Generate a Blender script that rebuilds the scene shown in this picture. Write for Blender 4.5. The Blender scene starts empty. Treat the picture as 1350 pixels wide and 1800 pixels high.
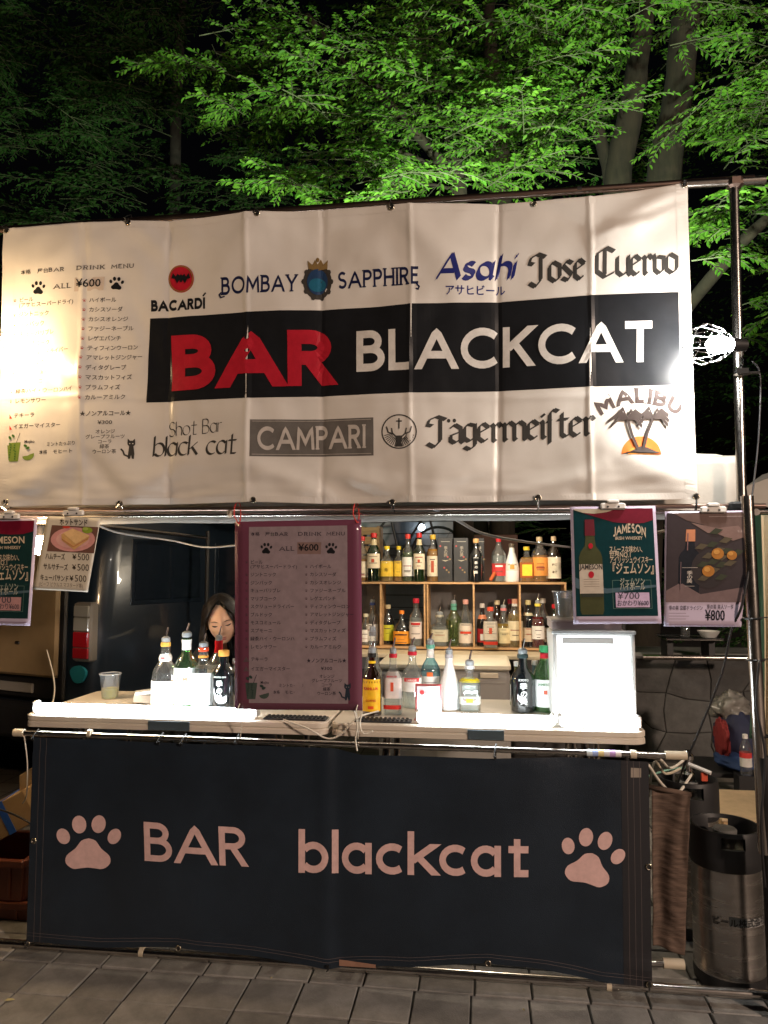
import bpy, bmesh, math, random
from mathutils import Vector, Matrix, Euler, noise
random.seed(7)
SC = bpy.context.scene
COL = SC.collection
PI = math.pi

# ------------------------------------------------------------------ camera
PITCH, YAW, DIST, EYE, FOC = 4.4, 7.5, 2.65, 1.42, 1300.0
cam_data = bpy.data.cameras.new('camera')
cam_data.sensor_fit = 'VERTICAL'; cam_data.sensor_height = 36.0
cam_data.lens = 36.0 * FOC / 1800.0
cam_data.clip_start = 0.05; cam_data.clip_end = 400
cam = bpy.data.objects.new('camera', cam_data); COL.objects.link(cam)
cam.location = (0, -DIST, EYE)
cam.rotation_euler = (math.radians(90 + PITCH), 0, math.radians(YAW))
SC.camera = cam
CR = cam.rotation_euler.to_matrix(); CL = Vector(cam.location)

# ------------------------------------------------------------------ night sky, faint moon, exposure
world = bpy.data.worlds.new('World'); SC.world = world; world.use_nodes = True
wn = world.node_tree.nodes; wl = world.node_tree.links
sky = wn.new('ShaderNodeTexSky'); sky.sky_type = 'NISHITA'; sky.sun_disc = False
sky.sun_elevation = math.radians(-4.0); sky.sun_rotation = math.radians(140)
wl.new(sky.outputs[0], wn['Background'].inputs[0]); wn['Background'].inputs[1].default_value = 0.06
sd = bpy.data.lights.new('moon', 'SUN'); sd.energy = 0.012; sd.angle = math.radians(10); sd.color = (0.75, 0.85, 1)
so = bpy.data.objects.new('moon', sd); COL.objects.link(so); so.rotation_euler = (math.radians(40), 0, math.radians(140))
SC.view_settings.view_transform = 'Standard'; SC.view_settings.look = 'None'
SC.view_settings.exposure = 0.0; SC.view_settings.gamma = 1.0; SC.view_settings.use_curve_mapping = False
SC.cycles.use_denoising = True
SC.cycles.max_bounces = 8; SC.cycles.transparent_max_bounces = 24; SC.cycles.transmission_bounces = 8
SC.cycles.caustics_reflective = False; SC.cycles.caustics_refractive = False
SC.cycles.sample_clamp_indirect = 4.0

def point(name, loc, power, color, radius=0.03, parent=None):
    d = bpy.data.lights.new(name, 'POINT'); d.energy = power; d.color = color; d.shadow_soft_size = radius
    o = bpy.data.objects.new(name, d); COL.objects.link(o); o.location = loc
    if parent: attach(o, parent)
    return o

# ------------------------------------------------------------------ from an image pixel to a place on a chosen depth or height plane
def at(px, py, Y=0.0):
    d = CR @ Vector(((px - 675) / FOC, (900 - py) / FOC, -1)); t = (Y - CL.y) / d.y
    return CL + d * t
def atz(px, py, Z):
    d = CR @ Vector(((px - 675) / FOC, (900 - py) / FOC, -1)); t = (Z - CL.z) / d.z
    return CL + d * t

# ------------------------------------------------------------------ objects
def attach(o, parent):
    o.parent = parent; o.matrix_parent_inverse = Matrix.Translation(-Vector(parent.location))
def tag(o, label=None, cat=None, group=None, kind=None):
    if label: o['label'] = label
    if cat: o['category'] = cat
    if group: o['group'] = group
    if kind: o['kind'] = kind
    return o
def thing(name, label, cat, loc=(0, 0, 0), group=None):
    o = bpy.data.objects.new(name, None); COL.objects.link(o); o.location = loc; o.empty_display_size = 0.1
    return tag(o, label, cat, group)
class MB:
    def __init__(s): s.v = []; s.f = []
    def add(s, vs, fs):
        n = len(s.v); s.v += [tuple(p) for p in vs]; s.f += [tuple(i + n for i in q) for q in fs]; return s
    def box(s, c, d, rot=None, ch=0.0):
        x, y, z = d[0] / 2, d[1] / 2, d[2] / 2
        if ch <= 0:
            vs = [(-x, -y, -z), (x, -y, -z), (x, y, -z), (-x, y, -z), (-x, -y, z), (x, -y, z), (x, y, z), (-x, y, z)]
            fs = [(0, 3, 2, 1), (4, 5, 6, 7), (0, 1, 5, 4), (1, 2, 6, 5), (2, 3, 7, 6), (3, 0, 4, 7)]
        else:
            ch = min(ch, x * .9, y * .9, z * .9)
            vs = []
            for zz, k in ((-z, ch), (-z + ch, 0), (z - ch, 0), (z, ch)):
                a, b = x - k, y - k
                vs += [(-a + ch, -b, zz), (a - ch, -b, zz), (a, -b + ch, zz), (a, b - ch, zz), (a - ch, b, zz), (-a + ch, b, zz), (-a, b - ch, zz), (-a, -b + ch, zz)]
            fs = [tuple(range(7, -1, -1)), tuple(range(24, 32))]
            for r in range(3):
                for i in range(8):
                    j = (i + 1) % 8; fs.append((r * 8 + i, r * 8 + j, r * 8 + 8 + j, r * 8 + 8 + i))
        M = rot.to_matrix() if rot is not None else None
        c = Vector(c)
        return s.add([(M @ Vector(p) if M else Vector(p)) + c for p in vs], fs)
    def tube(s, path, r, seg=10, cap=True):
        path = [Vector(p) for p in path]; n = len(path)
        rr = r if isinstance(r, (list, tuple)) else [r] * n
        vs = []; prev = None
        for i, p in enumerate(path):
            t = (path[min(i + 1, n - 1)] - path[max(i - 1, 0)])
            if t.length < 1e-9: t = Vector((0, 0, 1))
            t.normalize()
            if prev is None:
                a = t.orthogonal().normalized()
            else:
                a = prev - t * prev.dot(t)
                a = a.normalized() if a.length > 1e-6 else t.orthogonal().normalized()
            prev = a; b = t.cross(a)
            for k in range(seg):
                an = 2 * PI * k / seg
                vs.append(p + (a * math.cos(an) + b * math.sin(an)) * rr[i])
        fs = []
        for i in range(n - 1):
            for k in range(seg):
                k2 = (k + 1) % seg
                fs.append((i * seg + k, i * seg + k2, (i + 1) * seg + k2, (i + 1) * seg + k))
        if cap: fs += [tuple(range(seg - 1, -1, -1)), tuple(range((n - 1) * seg, n * seg))]
        return s.add(vs, fs)
    def lathe(s, prof, c=(0, 0, 0), seg=24, sx=1.0, sy=1.0, cap=True, pw=2.0):
        # pw > 2 gives a rounded-square section
        c = Vector(c); vs = []
        for r, z in prof:
            for k in range(seg):
                a = 2 * PI * k / seg; ca, sa = math.cos(a), math.sin(a)
                q = 1.0 if pw == 2 else (abs(ca) ** pw + abs(sa) ** pw) ** (-1 / pw)
                vs.append(c + Vector((r * q * ca * sx, r * q * sa * sy, z)))
        fs = []; n = len(prof)
        for i in range(n - 1):
            for k in range(seg):
                k2 = (k + 1) % seg; fs.append((i * seg + k, i * seg + k2, (i + 1) * seg + k2, (i + 1) * seg + k))
        if cap: fs += [tuple(range(seg - 1, -1, -1)), tuple(range((n - 1) * seg, n * seg))]
        return s.add(vs, fs)
    def grid(s, fn, nu, nv):
        vs = [fn(i / nu, j / nv) for j in range(nv + 1) for i in range(nu + 1)]
        w = nu + 1
        return s.add(vs, [(j * w + i, j * w + i + 1, (j + 1) * w + i + 1, (j + 1) * w + i) for j in range(nv) for i in range(nu)])
    def prism(s, pts, nrm, depth):
        nrm = Vector(nrm) * depth; n = len(pts); a = [Vector(p) for p in pts]
        return s.add(a + [p + nrm for p in a], [tuple(range(n)), tuple(range(2 * n - 1, n - 1, -1))] + [(i, i + n, (i + 1) % n + n, (i + 1) % n) for i in range(n)])
    def build(s, name, mat, parent=None, smooth=False, world=True, solid=0.0):
        m = bpy.data.meshes.new(name); m.from_pydata([tuple(p) for p in s.v], [], s.f)
        if mat: m.materials.append(mat)
        if smooth:
            m.polygons.foreach_set('use_smooth', [True] * len(m.polygons))
            if smooth != 'all': m.set_sharp_from_angle(angle=math.radians(38))
        m.update()
        o = bpy.data.objects.new(name, m); COL.objects.link(o)
        if parent:
            if world: attach(o, parent)
            else: o.parent = parent
        if solid:
            md = o.modifiers.new('thickness', 'SOLIDIFY'); md.thickness = solid; md.offset = 0
        return o
def smoothpath(pts, n=8):
    pts = [Vector(p) for p in pts]; out = []
    for i in range(len(pts) - 1):
        p0, p1, p2, p3 = pts[max(i - 1, 0)], pts[i], pts[i + 1], pts[min(i + 2, len(pts) - 1)]
        for k in range(n):
            t = k / n
            out.append(0.5 * ((2 * p1) + (p2 - p0) * t + (2 * p0 - 5 * p1 + 4 * p2 - p3) * t * t + (3 * p1 - p0 - 3 * p2 + p3) * t ** 3))
    out.append(pts[-1]); return out

# ------------------------------------------------------------------ materials
def srgb(c):
    return tuple((x / 12.92 if x <= .04045 else ((x + .055) / 1.055) ** 2.4) for x in c)
def pm(name, col, rough=0.5, metal=0.0, var=0.0, vscale=8.0, bump=0.0, bscale=60.0, trans=0.0, coat=0.0, spec=0.5, sheen=0.0, emit=None, estr=0.0, stretch=None, sub=0.0, rvar=0.0, island=0.0, alpha=1.0, vcol2=None):
    m = bpy.data.materials.new(name); m.use_nodes = True
    nt = m.node_tree; b = nt.nodes['Principled BSDF']
    b.inputs['Base Color'].default_value = (*col, 1); b.inputs['Roughness'].default_value = rough
    b.inputs['Metallic'].default_value = metal; b.inputs['Transmission Weight'].default_value = trans
    b.inputs['Coat Weight'].default_value = coat; b.inputs['Specular IOR Level'].default_value = spec
    b.inputs['Sheen Weight'].default_value = sheen; b.inputs['Alpha'].default_value = alpha
    if emit: b.inputs['Emission Color'].default_value = (*emit, 1); b.inputs['Emission Strength'].default_value = estr
    tc = nt.nodes.new('ShaderNodeTexCoord'); mp = nt.nodes.new('ShaderNodeMapping')
    nt.links.new(tc.outputs['Object'], mp.inputs[0])
    if stretch: mp.inputs['Scale'].default_value = stretch
    src = None
    if var > 0:
        n = nt.nodes.new('ShaderNodeTexNoise'); n.inputs['Scale'].default_value = vscale; n.inputs['Detail'].default_value = 6; n.inputs['Roughness'].default_value = .65
        nt.links.new(mp.outputs[0], n.inputs[0])
        r = nt.nodes.new('ShaderNodeValToRGB'); r.color_ramp.elements[0].position = .3; r.color_ramp.elements[1].position = .7
        c2 = vcol2 or tuple(min(1, x * (1 + var)) for x in col)
        r.color_ramp.elements[0].color = (*[x * (1 - var) for x in col], 1); r.color_ramp.elements[1].color = (*c2, 1)
        nt.links.new(n.outputs[0], r.inputs[0]); src = r.outputs[0]
        if rvar > 0:
            mr = nt.nodes.new('ShaderNodeMapRange'); mr.inputs[3].default_value = rough - rvar; mr.inputs[4].default_value = rough + rvar
            nt.links.new(n.outputs[0], mr.inputs[0]); nt.links.new(mr.outputs[0], b.inputs['Roughness'])
    if island > 0:
        g = nt.nodes.new('ShaderNodeObjectInfo'); h = nt.nodes.new('ShaderNodeHueSaturation'); mr = nt.nodes.new('ShaderNodeMapRange')
        mr.inputs[3].default_value = 1 - island; mr.inputs[4].default_value = 1 + island
        nt.links.new(g.outputs['Random'], mr.inputs[0]); nt.links.new(mr.outputs[0], h.inputs['Value'])
        if src: nt.links.new(src, h.inputs['Color'])
        else: h.inputs['Color'].default_value = (*col, 1)
        src = h.outputs[0]
    if src: nt.links.new(src, b.inputs['Base Color'])
    if bump > 0:
        n2 = nt.nodes.new('ShaderNodeTexNoise'); n2.inputs['Scale'].default_value = bscale; n2.inputs['Detail'].default_value = 4
        nt.links.new(mp.outputs[0], n2.inputs[0])
        bp = nt.nodes.new('ShaderNodeBump'); bp.inputs['Strength'].default_value = bump; bp.inputs['Distance'].default_value = .004
        nt.links.new(n2.outputs[0], bp.inputs['Height']); nt.links.new(bp.outputs[0], b.inputs['Normal'])
    return m
def glassmat(name, tint, gloss=0.03, milk=.07):
    m = bpy.data.materials.new(name); m.use_nodes = True; nt = m.node_tree; nt.nodes.clear()
    o = nt.nodes.new('ShaderNodeOutputMaterial'); t = nt.nodes.new('ShaderNodeBsdfTransparent'); g = nt.nodes.new('ShaderNodeBsdfGlossy')
    lw = nt.nodes.new('ShaderNodeLayerWeight'); mx = nt.nodes.new('ShaderNodeMixShader'); mr = nt.nodes.new('ShaderNodeMapRange')
    cr = nt.nodes.new('ShaderNodeMix'); cr.data_type = 'RGBA'
    cr.inputs[6].default_value = (*tint, 1); cr.inputs[7].default_value = (*[x ** 3 for x in tint], 1)
    lw.inputs[0].default_value = .35
    nt.links.new(lw.outputs['Facing'], cr.inputs[0]); nt.links.new(cr.outputs[2], t.inputs[0])
    g.inputs[1].default_value = gloss; g.inputs[0].default_value = (.95, .97, 1, 1)
    mr.inputs[3].default_value = .07; mr.inputs[4].default_value = .75
    nt.links.new(lw.outputs['Facing'], mr.inputs[0]); nt.links.new(mr.outputs[0], mx.inputs[0])
    di = nt.nodes.new('ShaderNodeBsdfTranslucent'); di.inputs[0].default_value = (*[min(1, x * 1.05) for x in tint], 1); df = nt.nodes.new('ShaderNodeBsdfDiffuse'); df.inputs[0].default_value = (*[min(1, x * 1.05) for x in tint], 1)
    m1 = nt.nodes.new('ShaderNodeMixShader'); m2 = nt.nodes.new('ShaderNodeMixShader'); m1.inputs[0].default_value = .5; m2.inputs[0].default_value = milk
    nt.links.new(di.outputs[0], m1.inputs[1]); nt.links.new(df.outputs[0], m1.inputs[2]); nt.links.new(t.outputs[0], m2.inputs[1]); nt.links.new(m1.outputs[0], m2.inputs[2])
    nt.links.new(m2.outputs[0], mx.inputs[1]); nt.links.new(g.outputs[0], mx.inputs[2]); nt.links.new(mx.outputs[0], o.inputs[0])
    return m
def emat(name, col, s):
    m = bpy.data.materials.new(name); m.use_nodes = True; nt = m.node_tree; nt.nodes.clear()
    o = nt.nodes.new('ShaderNodeOutputMaterial'); e = nt.nodes.new('ShaderNodeEmission'); e.inputs[0].default_value = (*col, 1); e.inputs[1].default_value = s
    nt.links.new(e.outputs[0], o.inputs[0]); return m
_ink = {}
def ink(col, rough=.45, name=None):
    k = tuple(round(c, 3) for c in col) + (rough,)
    if k not in _ink: _ink[k] = pm(name or 'printed_ink', col, rough, var=.12, vscale=30, spec=.25)
    return _ink[k]

# ------------------------------------------------------------------ lettering: pen-stroke alphabet + built-in font
def arc(cx, cy, rx, ry, a0, a1, n=12):
    return [(cx + rx * math.cos(math.radians(a0 + (a1 - a0) * i / n)), cy + ry * math.sin(math.radians(a0 + (a1 - a0) * i / n))) for i in range(n + 1)]
GL = {
 'A': (.9, [[(0, 0), (.45, 1.03), (.9, 0)], [(.17, .32), (.73, .32)]]),
 'B': (.58, [[(0, 0), (0, 1)], [(0, 1)] + arc(.27, .77, .23, .23, 90, -90) + [(0, .54)], [(0, .54)] + arc(.3, .27, .28, .27, 90, -90) + [(0, 0)]]),
 'C': (.85, [arc(.5, .5, .5, .5, 45, 315, 20)]),
 'D': (.74, [[(0, 0), (0, 1)], [(0, 1)] + arc(.28, .5, .46, .5, 90, -90, 16) + [(0, 0)]]),
 'E': (.5, [[(.5, 1), (0, 1), (0, 0), (.5, 0)], [(0, .52), (.44, .52)]]),
 'F': (.5, [[(.5, 1), (0, 1), (0, 0)], [(0, .52), (.44, .52)]]),
 'G': (.9, [arc(.5, .5, .5, .5, 45, 345, 20), [(.98, .0), (.98, .45), (.6, .45)]]),
 'H': (.68, [[(0, 0), (0, 1)], [(.68, 0), (.68, 1)], [(0, .52), (.68, .52)]]),
 'I': (.0, [[(0, 0), (0, 1)]]),
 'J': (.4, [[(.4, 1)] + arc(.2, .2, .2, .2, 0, -160, 8)]),
 'K': (.66, [[(0, 0), (0, 1)], [(.6, 1), (.06, .46)], [(.22, .6), (.6, 0)]]),
 'L': (.46, [[(0, 1), (0, 0), (.46, 0)]]),
 'M': (.9, [[(0, 0), (.06, 1), (.45, .25), (.84, 1), (.9, 0)]]),
 'N': (.72, [[(0, 0), (0, 1), (.72, 0), (.72, 1)]]),
 'O': (1.0, [arc(.5, .5, .5, .5, 90, 450, 26)]),
 'P': (.54, [[(0, 0), (0, 1)], [(0, 1)] + arc(.28, .74, .26, .26, 90, -90) + [(0, .48)]]),
 'R': (.6, [[(0, 0), (0, 1)], [(0, 1)] + arc(.28, .75, .25, .25, 90, -90) + [(0, .5)], [(.26, .5), (.54, 0)]]),
 'S': (.54, [arc(.27, .75, .25, .25, 35, 270, 12) + arc(.27, .25, .27, .25, 90, -150, 12)]),
 'T': (.64, [[(0, 1), (.64, 1)], [(.32, 0), (.32, 1)]]),
 'U': (.66, [[(0, 1)] + arc(.33, .33, .33, .33, 180, 360, 12) + [(.66, 1)]]),
 'V': (.8, [[(0, 1), (.4, 0), (.8, 1)]]),
 'Y': (.74, [[(0, 1), (.37, .45), (.74, 1)], [(.37, .45), (.37, 0)]]),
 'W': (1.1, [[(0, 1), (.28, 0), (.55, .9), (.82, 0), (1.1, 1)]]),
 'a': (.56, [arc(.27, .33, .27, .33, 40, 320, 18), [(.54, .66), (.54, 0)]]),
 'b': (.54, [[(0, 1), (0, 0)], arc(.27, .33, .27, .33, 140, -140, 18)]),
 'c': (.5, [arc(.3, .33, .3, .33, 50, 310, 16)]),
 'e': (.54, [[(.04, .34), (.54, .34)] + arc(.28, .33, .27, .33, 2, 310, 16)]),
 'h': (.48, [[(0, 1), (0, 0)], [(0, .4)] + arc(.24, .42, .24, .24, 170, 0, 8) + [(.48, 0)]]),
 'i': (.0, [[(0, .66), (0, 0)], [(0, .9), (0, .98)]]),
 'k': (.5, [[(0, 1), (0, 0)], [(.46, .66), (.05, .3)], [(.17, .4), (.5, 0)]]),
 'l': (.0, [[(0, 1), (0, 0)]]),
 'o': (.58, [arc(.29, .33, .29, .33, 90, 450, 20)]),
 'r': (.3, [[(0, .66), (0, 0)], [(0, .4)] + arc(.24, .42, .24, .22, 170, 70, 6)]),
 's': (.4, [arc(.2, .5, .19, .16, 40, 270, 8) + arc(.2, .17, .2, .17, 90, -150, 8)]),
 't': (.46, [[(.2, .95), (.2, .0), (.46, .0)], [(0, .66), (.46, .66)]]),
 'y': (.5, [[(0, .66), (.25, .05)], [(.5, .66), (.12, -.25)]]),
 '1': (.2, [[(0, .8), (.2, 1), (.2, 0)]]),
 '.': (.0, [[(0, 0), (0, .06)]]), ' ': (.3, []),
}
BK = {  # broken-pen letters
 'J': (.5, [[(.0, .9), (.2, 1), (.46, .88)], [(.3, .92), (.3, .1), (.12, -.12), (-.08, .02)], [(-.02, .9), (-.08, .7), (.06, .66)]]),
 'o': (.34, [[(.12, .68), (0, .54), (0, .14), (.17, 0)], [(.12, .68), (.34, .54), (.34, .14), (.17, 0)]]),
 's': (.32, [[(.32, .58), (.16, .68), (.02, .52), (.3, .2), (.16, 0), (-.02, .1)]]),
 'e': (.3, [[(.28, .12), (.14, 0), (0, .14), (0, .54), (.14, .68), (.3, .52), (.02, .34)]]),
 'C': (.62, [[(.6, .86), (.34, 1), (.04, .8), (.04, .2), (.3, -.02), (.6, .14)], [(.3, .98), (.3, .04)]]),
 'u': (.36, [[(0, .66), (0, .14), (.14, 0), (.34, .14)], [(.36, .68), (.36, .1), (.44, 0)]]),
 'r': (.26, [[(0, .64), (.06, .56), (.06, .06), (.12, 0)], [(.08, .52), (.2, .68), (.3, .54)]]),
 'v': (.34, [[(0, .68), (.04, .5), (.04, .14), (.18, 0)], [(.12, .6), (.34, .56), (.34, .16), (.18, 0)]]),
 'a': (.34, [[(.0, .54), (.14, .68), (.32, .54), (.32, .08), (.4, 0)], [(.3, .4), (.02, .28), (.02, .1), (.14, 0), (.3, .12)]]),
 'g': (.34, [[(.3, .62), (.12, .68), (0, .54), (0, .16), (.14, .04), (.3, .16)], [(.32, .66), (.32, -.12), (.16, -.26), (0, -.16)]]),
 'm': (.66, [[(0, .64), (.05, .56), (.05, .06), (.1, 0)], [(.08, .54), (.2, .68), (.34, .54), (.34, .06), (.39, 0)], [(.36, .54), (.5, .68), (.64, .54), (.64, .06), (.7, 0)]]),
 'i': (.1, [[(0, .64), (.05, .56), (.05, .06), (.12, 0)], [(.03, .86), (.08, .8)]]),
 'f': (.26, [[(.32, .94), (.18, 1.02), (.07, .88), (.07, -.2)], [(-.02, .6), (.1, .6)]]),
 't': (.26, [[(.08, .86), (.08, .1), (.18, 0), (.28, .08)], [(-.04, .64), (.26, .64)]]),
 ':': (.3, [[(.06, .9), (.1, .84)], [(.24, .9), (.28, .84)]]),
 ' ': (.22, []),
}
def _cut(pts, step):
    out = [pts[0]]
    for a, b in zip(pts, pts[1:]):
        L = math.hypot(b[0] - a[0], b[1] - a[1]); n = max(1, int(L / step))
        for i in range(1, n + 1): out.append((a[0] + (b[0] - a[0]) * i / n, a[1] + (b[1] - a[1]) * i / n))
    return out
def ribbon(pts, w, nib=None, across=1, step=9.0):
    n = len(pts)
    offs = []
    for i in range(n):
        if nib is not None:
            offs.append((math.cos(nib) * w / 2, math.sin(nib) * w / 2)); continue
        d0 = (pts[i][0] - pts[i - 1][0], pts[i][1] - pts[i - 1][1]) if i else None
        d1 = (pts[i + 1][0] - pts[i][0], pts[i + 1][1] - pts[i][1]) if i < n - 1 else None
        if i == 0 and math.dist(pts[0], pts[-1]) < 1e-6: d0 = (pts[0][0] - pts[-2][0], pts[0][1] - pts[-2][1])
        if i == n - 1 and math.dist(pts[0], pts[-1]) < 1e-6: d1 = (pts[1][0] - pts[0][0], pts[1][1] - pts[0][1])
        ns = []
        for d in (d0, d1):
            if d:
                L = math.hypot(*d) or 1; ns.append((-d[1] / L, d[0] / L))
        nx = sum(q[0] for q in ns); ny = sum(q[1] for q in ns); L = math.hypot(nx, ny) or 1; nx /= L; ny /= L
        k = min(1 / max(.2, nx * ns[0][0] + ny * ns[0][1]), 2.6)
        offs.append((nx * k * w / 2, ny * k * w / 2))
    vs = []; fs = []
    for p, o in zip(pts, offs):
        for j in range(across + 1):
            t = 1 - 2 * j / across; vs.append((p[0] + o[0] * t, p[1] + o[1] * t))
    W = across + 1
    for i in range(n - 1):
        for j in range(across): fs.append((i * W + j, i * W + j + 1, (i + 1) * W + j + 1, (i + 1) * W + j))
    return vs, fs
def glyphs(s, w=.16, gap=.2, nib=None, book=GL, serif=0.0, slant=0.0, rndcap=False, across=1, step=9.0, xs=1.0):
    """ -> list of (verts, faces, layer, glyph_index) with total advance """
    out = []; x = w / 2; h = 1 - w if nib is None else 1 - w * .7
    o0 = w / 2 if nib is None else w * .35
    for gi, ch in enumerate(s):
        adv, strokes = book.get(ch, book.get(ch.upper(), (.4, [])))
        for k, st in enumerate(strokes):
            pts = [(x + p[0] * xs, o0 + p[1] * h) for p in st]
            pts = [(p[0] + slant * p[1], p[1]) for p in pts]
            ends = []
            for e, f in ((0, 1), (-1, -2)):
                q, r = st[e], st[f]; dx, dy = q[0] - r[0], q[1] - r[1]
                tgt = None
                if nib is None and not rndcap and abs(dy) > abs(dx) * .7:
                    if abs(q[1]) < .01 and dy < 0: tgt = 0.0
                    elif abs(q[1] - 1) < .01 and dy > 0: tgt = 1.0
                    elif abs(q[1] - .66) < .01 and dy > 0: tgt = o0 + .66 * h + w * .5
                elif nib is None and abs(q[0]) < .01 and abs(dx) > abs(dy) and (abs(q[1]) < .01 or abs(q[1] - 1) < .01): tgt = 'x'
                ends.append(tgt)
            if nib is not None or step < 5: pts = _cut(pts, .12 if nib is not None else step)
            vs, fs = ribbon(pts, w, nib, across)
            if nib is None:
                A_ = across + 1
                for tgt, idx, p0, p1 in ((ends[0], range(0, A_), pts[0], pts[1]), (ends[1], range(len(vs) - A_, len(vs)), pts[-1], pts[-2])):
                    if tgt is None: continue
                    dx, dy = p0[0] - p1[0], p0[1] - p1[1]; L = math.hypot(dx, dy)
                    for i in idx:
                        if tgt == 'x': vs[i] = (vs[i][0] - w / 2, vs[i][1])
                        else: vs[i] = (vs[i][0] + dx / dy * (tgt - vs[i][1]), tgt)
                vs = [(a, min(1.0, b) if b > .9 else b) for a, b in vs]
            out.append((vs, fs, k * 2, gi))
            if nib is not None:
                vs, fs = ribbon(pts, w * .28, None); out.append((vs, fs, k * 2 + 1, gi))
            if serif:
                for e in (pts[0], pts[-1]):
                    near = min(abs(e[1] - o0), abs(e[1] - o0 - h))
                    if near < .04 and (len(pts) < 6):
                        a = [(e[0] - w * .5 - serif, e[1] + (w * .35 if e[1] < .5 else -w * .35) * 0), (e[0] + w * .5 + serif, e[1])]
                        yy = o0 - w / 2 + .035 if e[1] < .5 else o0 + h + w / 2 - .035
                        vs, fs = ribbon([(a[0][0], yy), (a[1][0], yy)], .07); out.append((vs, fs, 5 + k, gi))
        x += adv * xs + (w * .9 if nib is None else 0) + gap
    return out, x - gap - (w * .4 if nib is None else 0)
_ft = {}
def fontmesh(s, bold=0.0):
    k = (s, bold)
    if k not in _ft:
        c = bpy.data.curves.new('lettering', 'FONT'); c.body = s; c.size = 1.0; c.offset = bold; c.resolution_u = 2; c.fill_mode = 'FRONT'
        o = bpy.data.objects.new('lettering', c); m = bpy.data.meshes.new_from_object(o)
        vs = [(v.co.x, v.co.y) for v in m.vertices]; fs = [tuple(p.vertices) for p in m.polygons]
        bpy.data.objects.remove(o); bpy.data.curves.remove(c); bpy.data.meshes.remove(m)
        _ft[k] = (vs, fs, max([v[0] for v in vs] + [.1]))
    return _ft[k]
class Print:
    """collects flat print, laid on a surface: surf(a, b, off) -> point; one mesh per colour and name"""
    def __init__(s, surf, eps=.0006): s.surf = surf; s.d = {}; s.eps = eps; s.k = 0; s.sp = 0
    def _mb(s, name, mat): return s.d.setdefault((name, mat.name, s.sp), (MB(), mat))[0]
    def raw(s, vs, fs, name, mat, layer=1.0): s._mb(name, mat).add([s.surf(a, b, s.eps * layer) for a, b in vs], fs)
    def line(s, pts, w, name, mat, layer=1, across=1, cut=None):
        if cut: pts = _cut(pts, cut)
        v, f = ribbon(pts, w, None, across); s.raw(v, f, name, mat, layer)
    def poly(s, pts, name, mat, layer=1):
        s.raw(pts, [tuple(range(len(pts)))], name, mat, layer)
    def fan(s, pts, name, mat, layer=1, rings=3):
        cx = sum(p[0] for p in pts) / len(pts); cy = sum(p[1] for p in pts) / len(pts); n = len(pts); vs = []; fs = []
        for r in range(rings):
            k = 1 - r / rings; vs += [(cx + (p[0] - cx) * k, cy + (p[1] - cy) * k) for p in pts]
        vs.append((cx, cy))
        for r in range(rings - 1):
            for i in range(n): fs.append((r * n + i, r * n + (i + 1) % n, (r + 1) * n + (i + 1) % n, (r + 1) * n + i))
        for i in range(n): fs.append(((rings - 1) * n + i, (rings - 1) * n + (i + 1) % n, len(vs) - 1))
        s.raw(vs, fs, name, mat, layer)
    def oval(s, cx, cy, rx, ry, name, mat, layer=1, rot=0, n=20, rings=2):
        c, q = math.cos(rot), math.sin(rot)
        s.fan([(cx + rx * math.cos(a) * c - ry * math.sin(a) * q, cy + rx * math.cos(a) * q + ry * math.sin(a) * c) for a in [2 * PI * i / n for i in range(n)]], name, mat, layer, rings)
    def quad(s, c4, name, mat, layer=1, nu=1, nv=1):
        a, b, c, d = c4  # tl tr br bl
        vs = []
        for j in range(nv + 1):
            for i in range(nu + 1):
                u, v = i / nu, j / nv
                vs.append(tuple((a[k] * (1 - u) + b[k] * u) * (1 - v) + (d[k] * (1 - u) + c[k] * u) * v for k in (0, 1)))
        w = nu + 1
        s.raw(vs, [(j * w + i, j * w + i + 1, (j + 1) * w + i + 1, (j + 1) * w + i) for j in range(nv) for i in range(nu)], name, mat, layer)
    def strokes(s, txt, x0, y0, x1, y1, h, name, mat, layer=1, arcfn=None, each=False, **kw):
        kw.setdefault('step', 7.0 / h if h > 2 else .25)
        gl, W = glyphs(txt, **kw); s.k += 1; s.sp = s.k
        for vs, fs, k, gi in gl:
            if each: s.sp = (s.k, gi)
            m = []
            for u, v in vs:
                t = u / W
                if arcfn: m.append(arcfn(t, v)); continue
                m.append((x0 + (x1 - x0) * t, y0 + (y1 - y0) * t - v * h))
            s.raw(m, fs, name, mat, layer + k * .12)
        s.sp = 0
    def font(s, txt, x0, y0, size, name, mat, layer=1, x1=None, y1=None, bold=0.0, up=-1, slant=0.0):
        vs, fs, W = fontmesh(txt, bold)
        if x1 is None: x1 = x0 + W * size
        if y1 is None: y1 = y0
        s.k += 1; s.sp = s.k
        s.raw([(x0 + (x1 - x0) * u / W + slant * v * size, y0 + (y1 - y0) * u / W + up * v * size) for u, v in vs], fs, name, mat, layer); s.sp = 0
    def build(s, parent):
        out = []
        for (n, _, _k), (mb, mat) in s.d.items(): out.append(mb.build(n, mat, parent))
        return out
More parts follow.
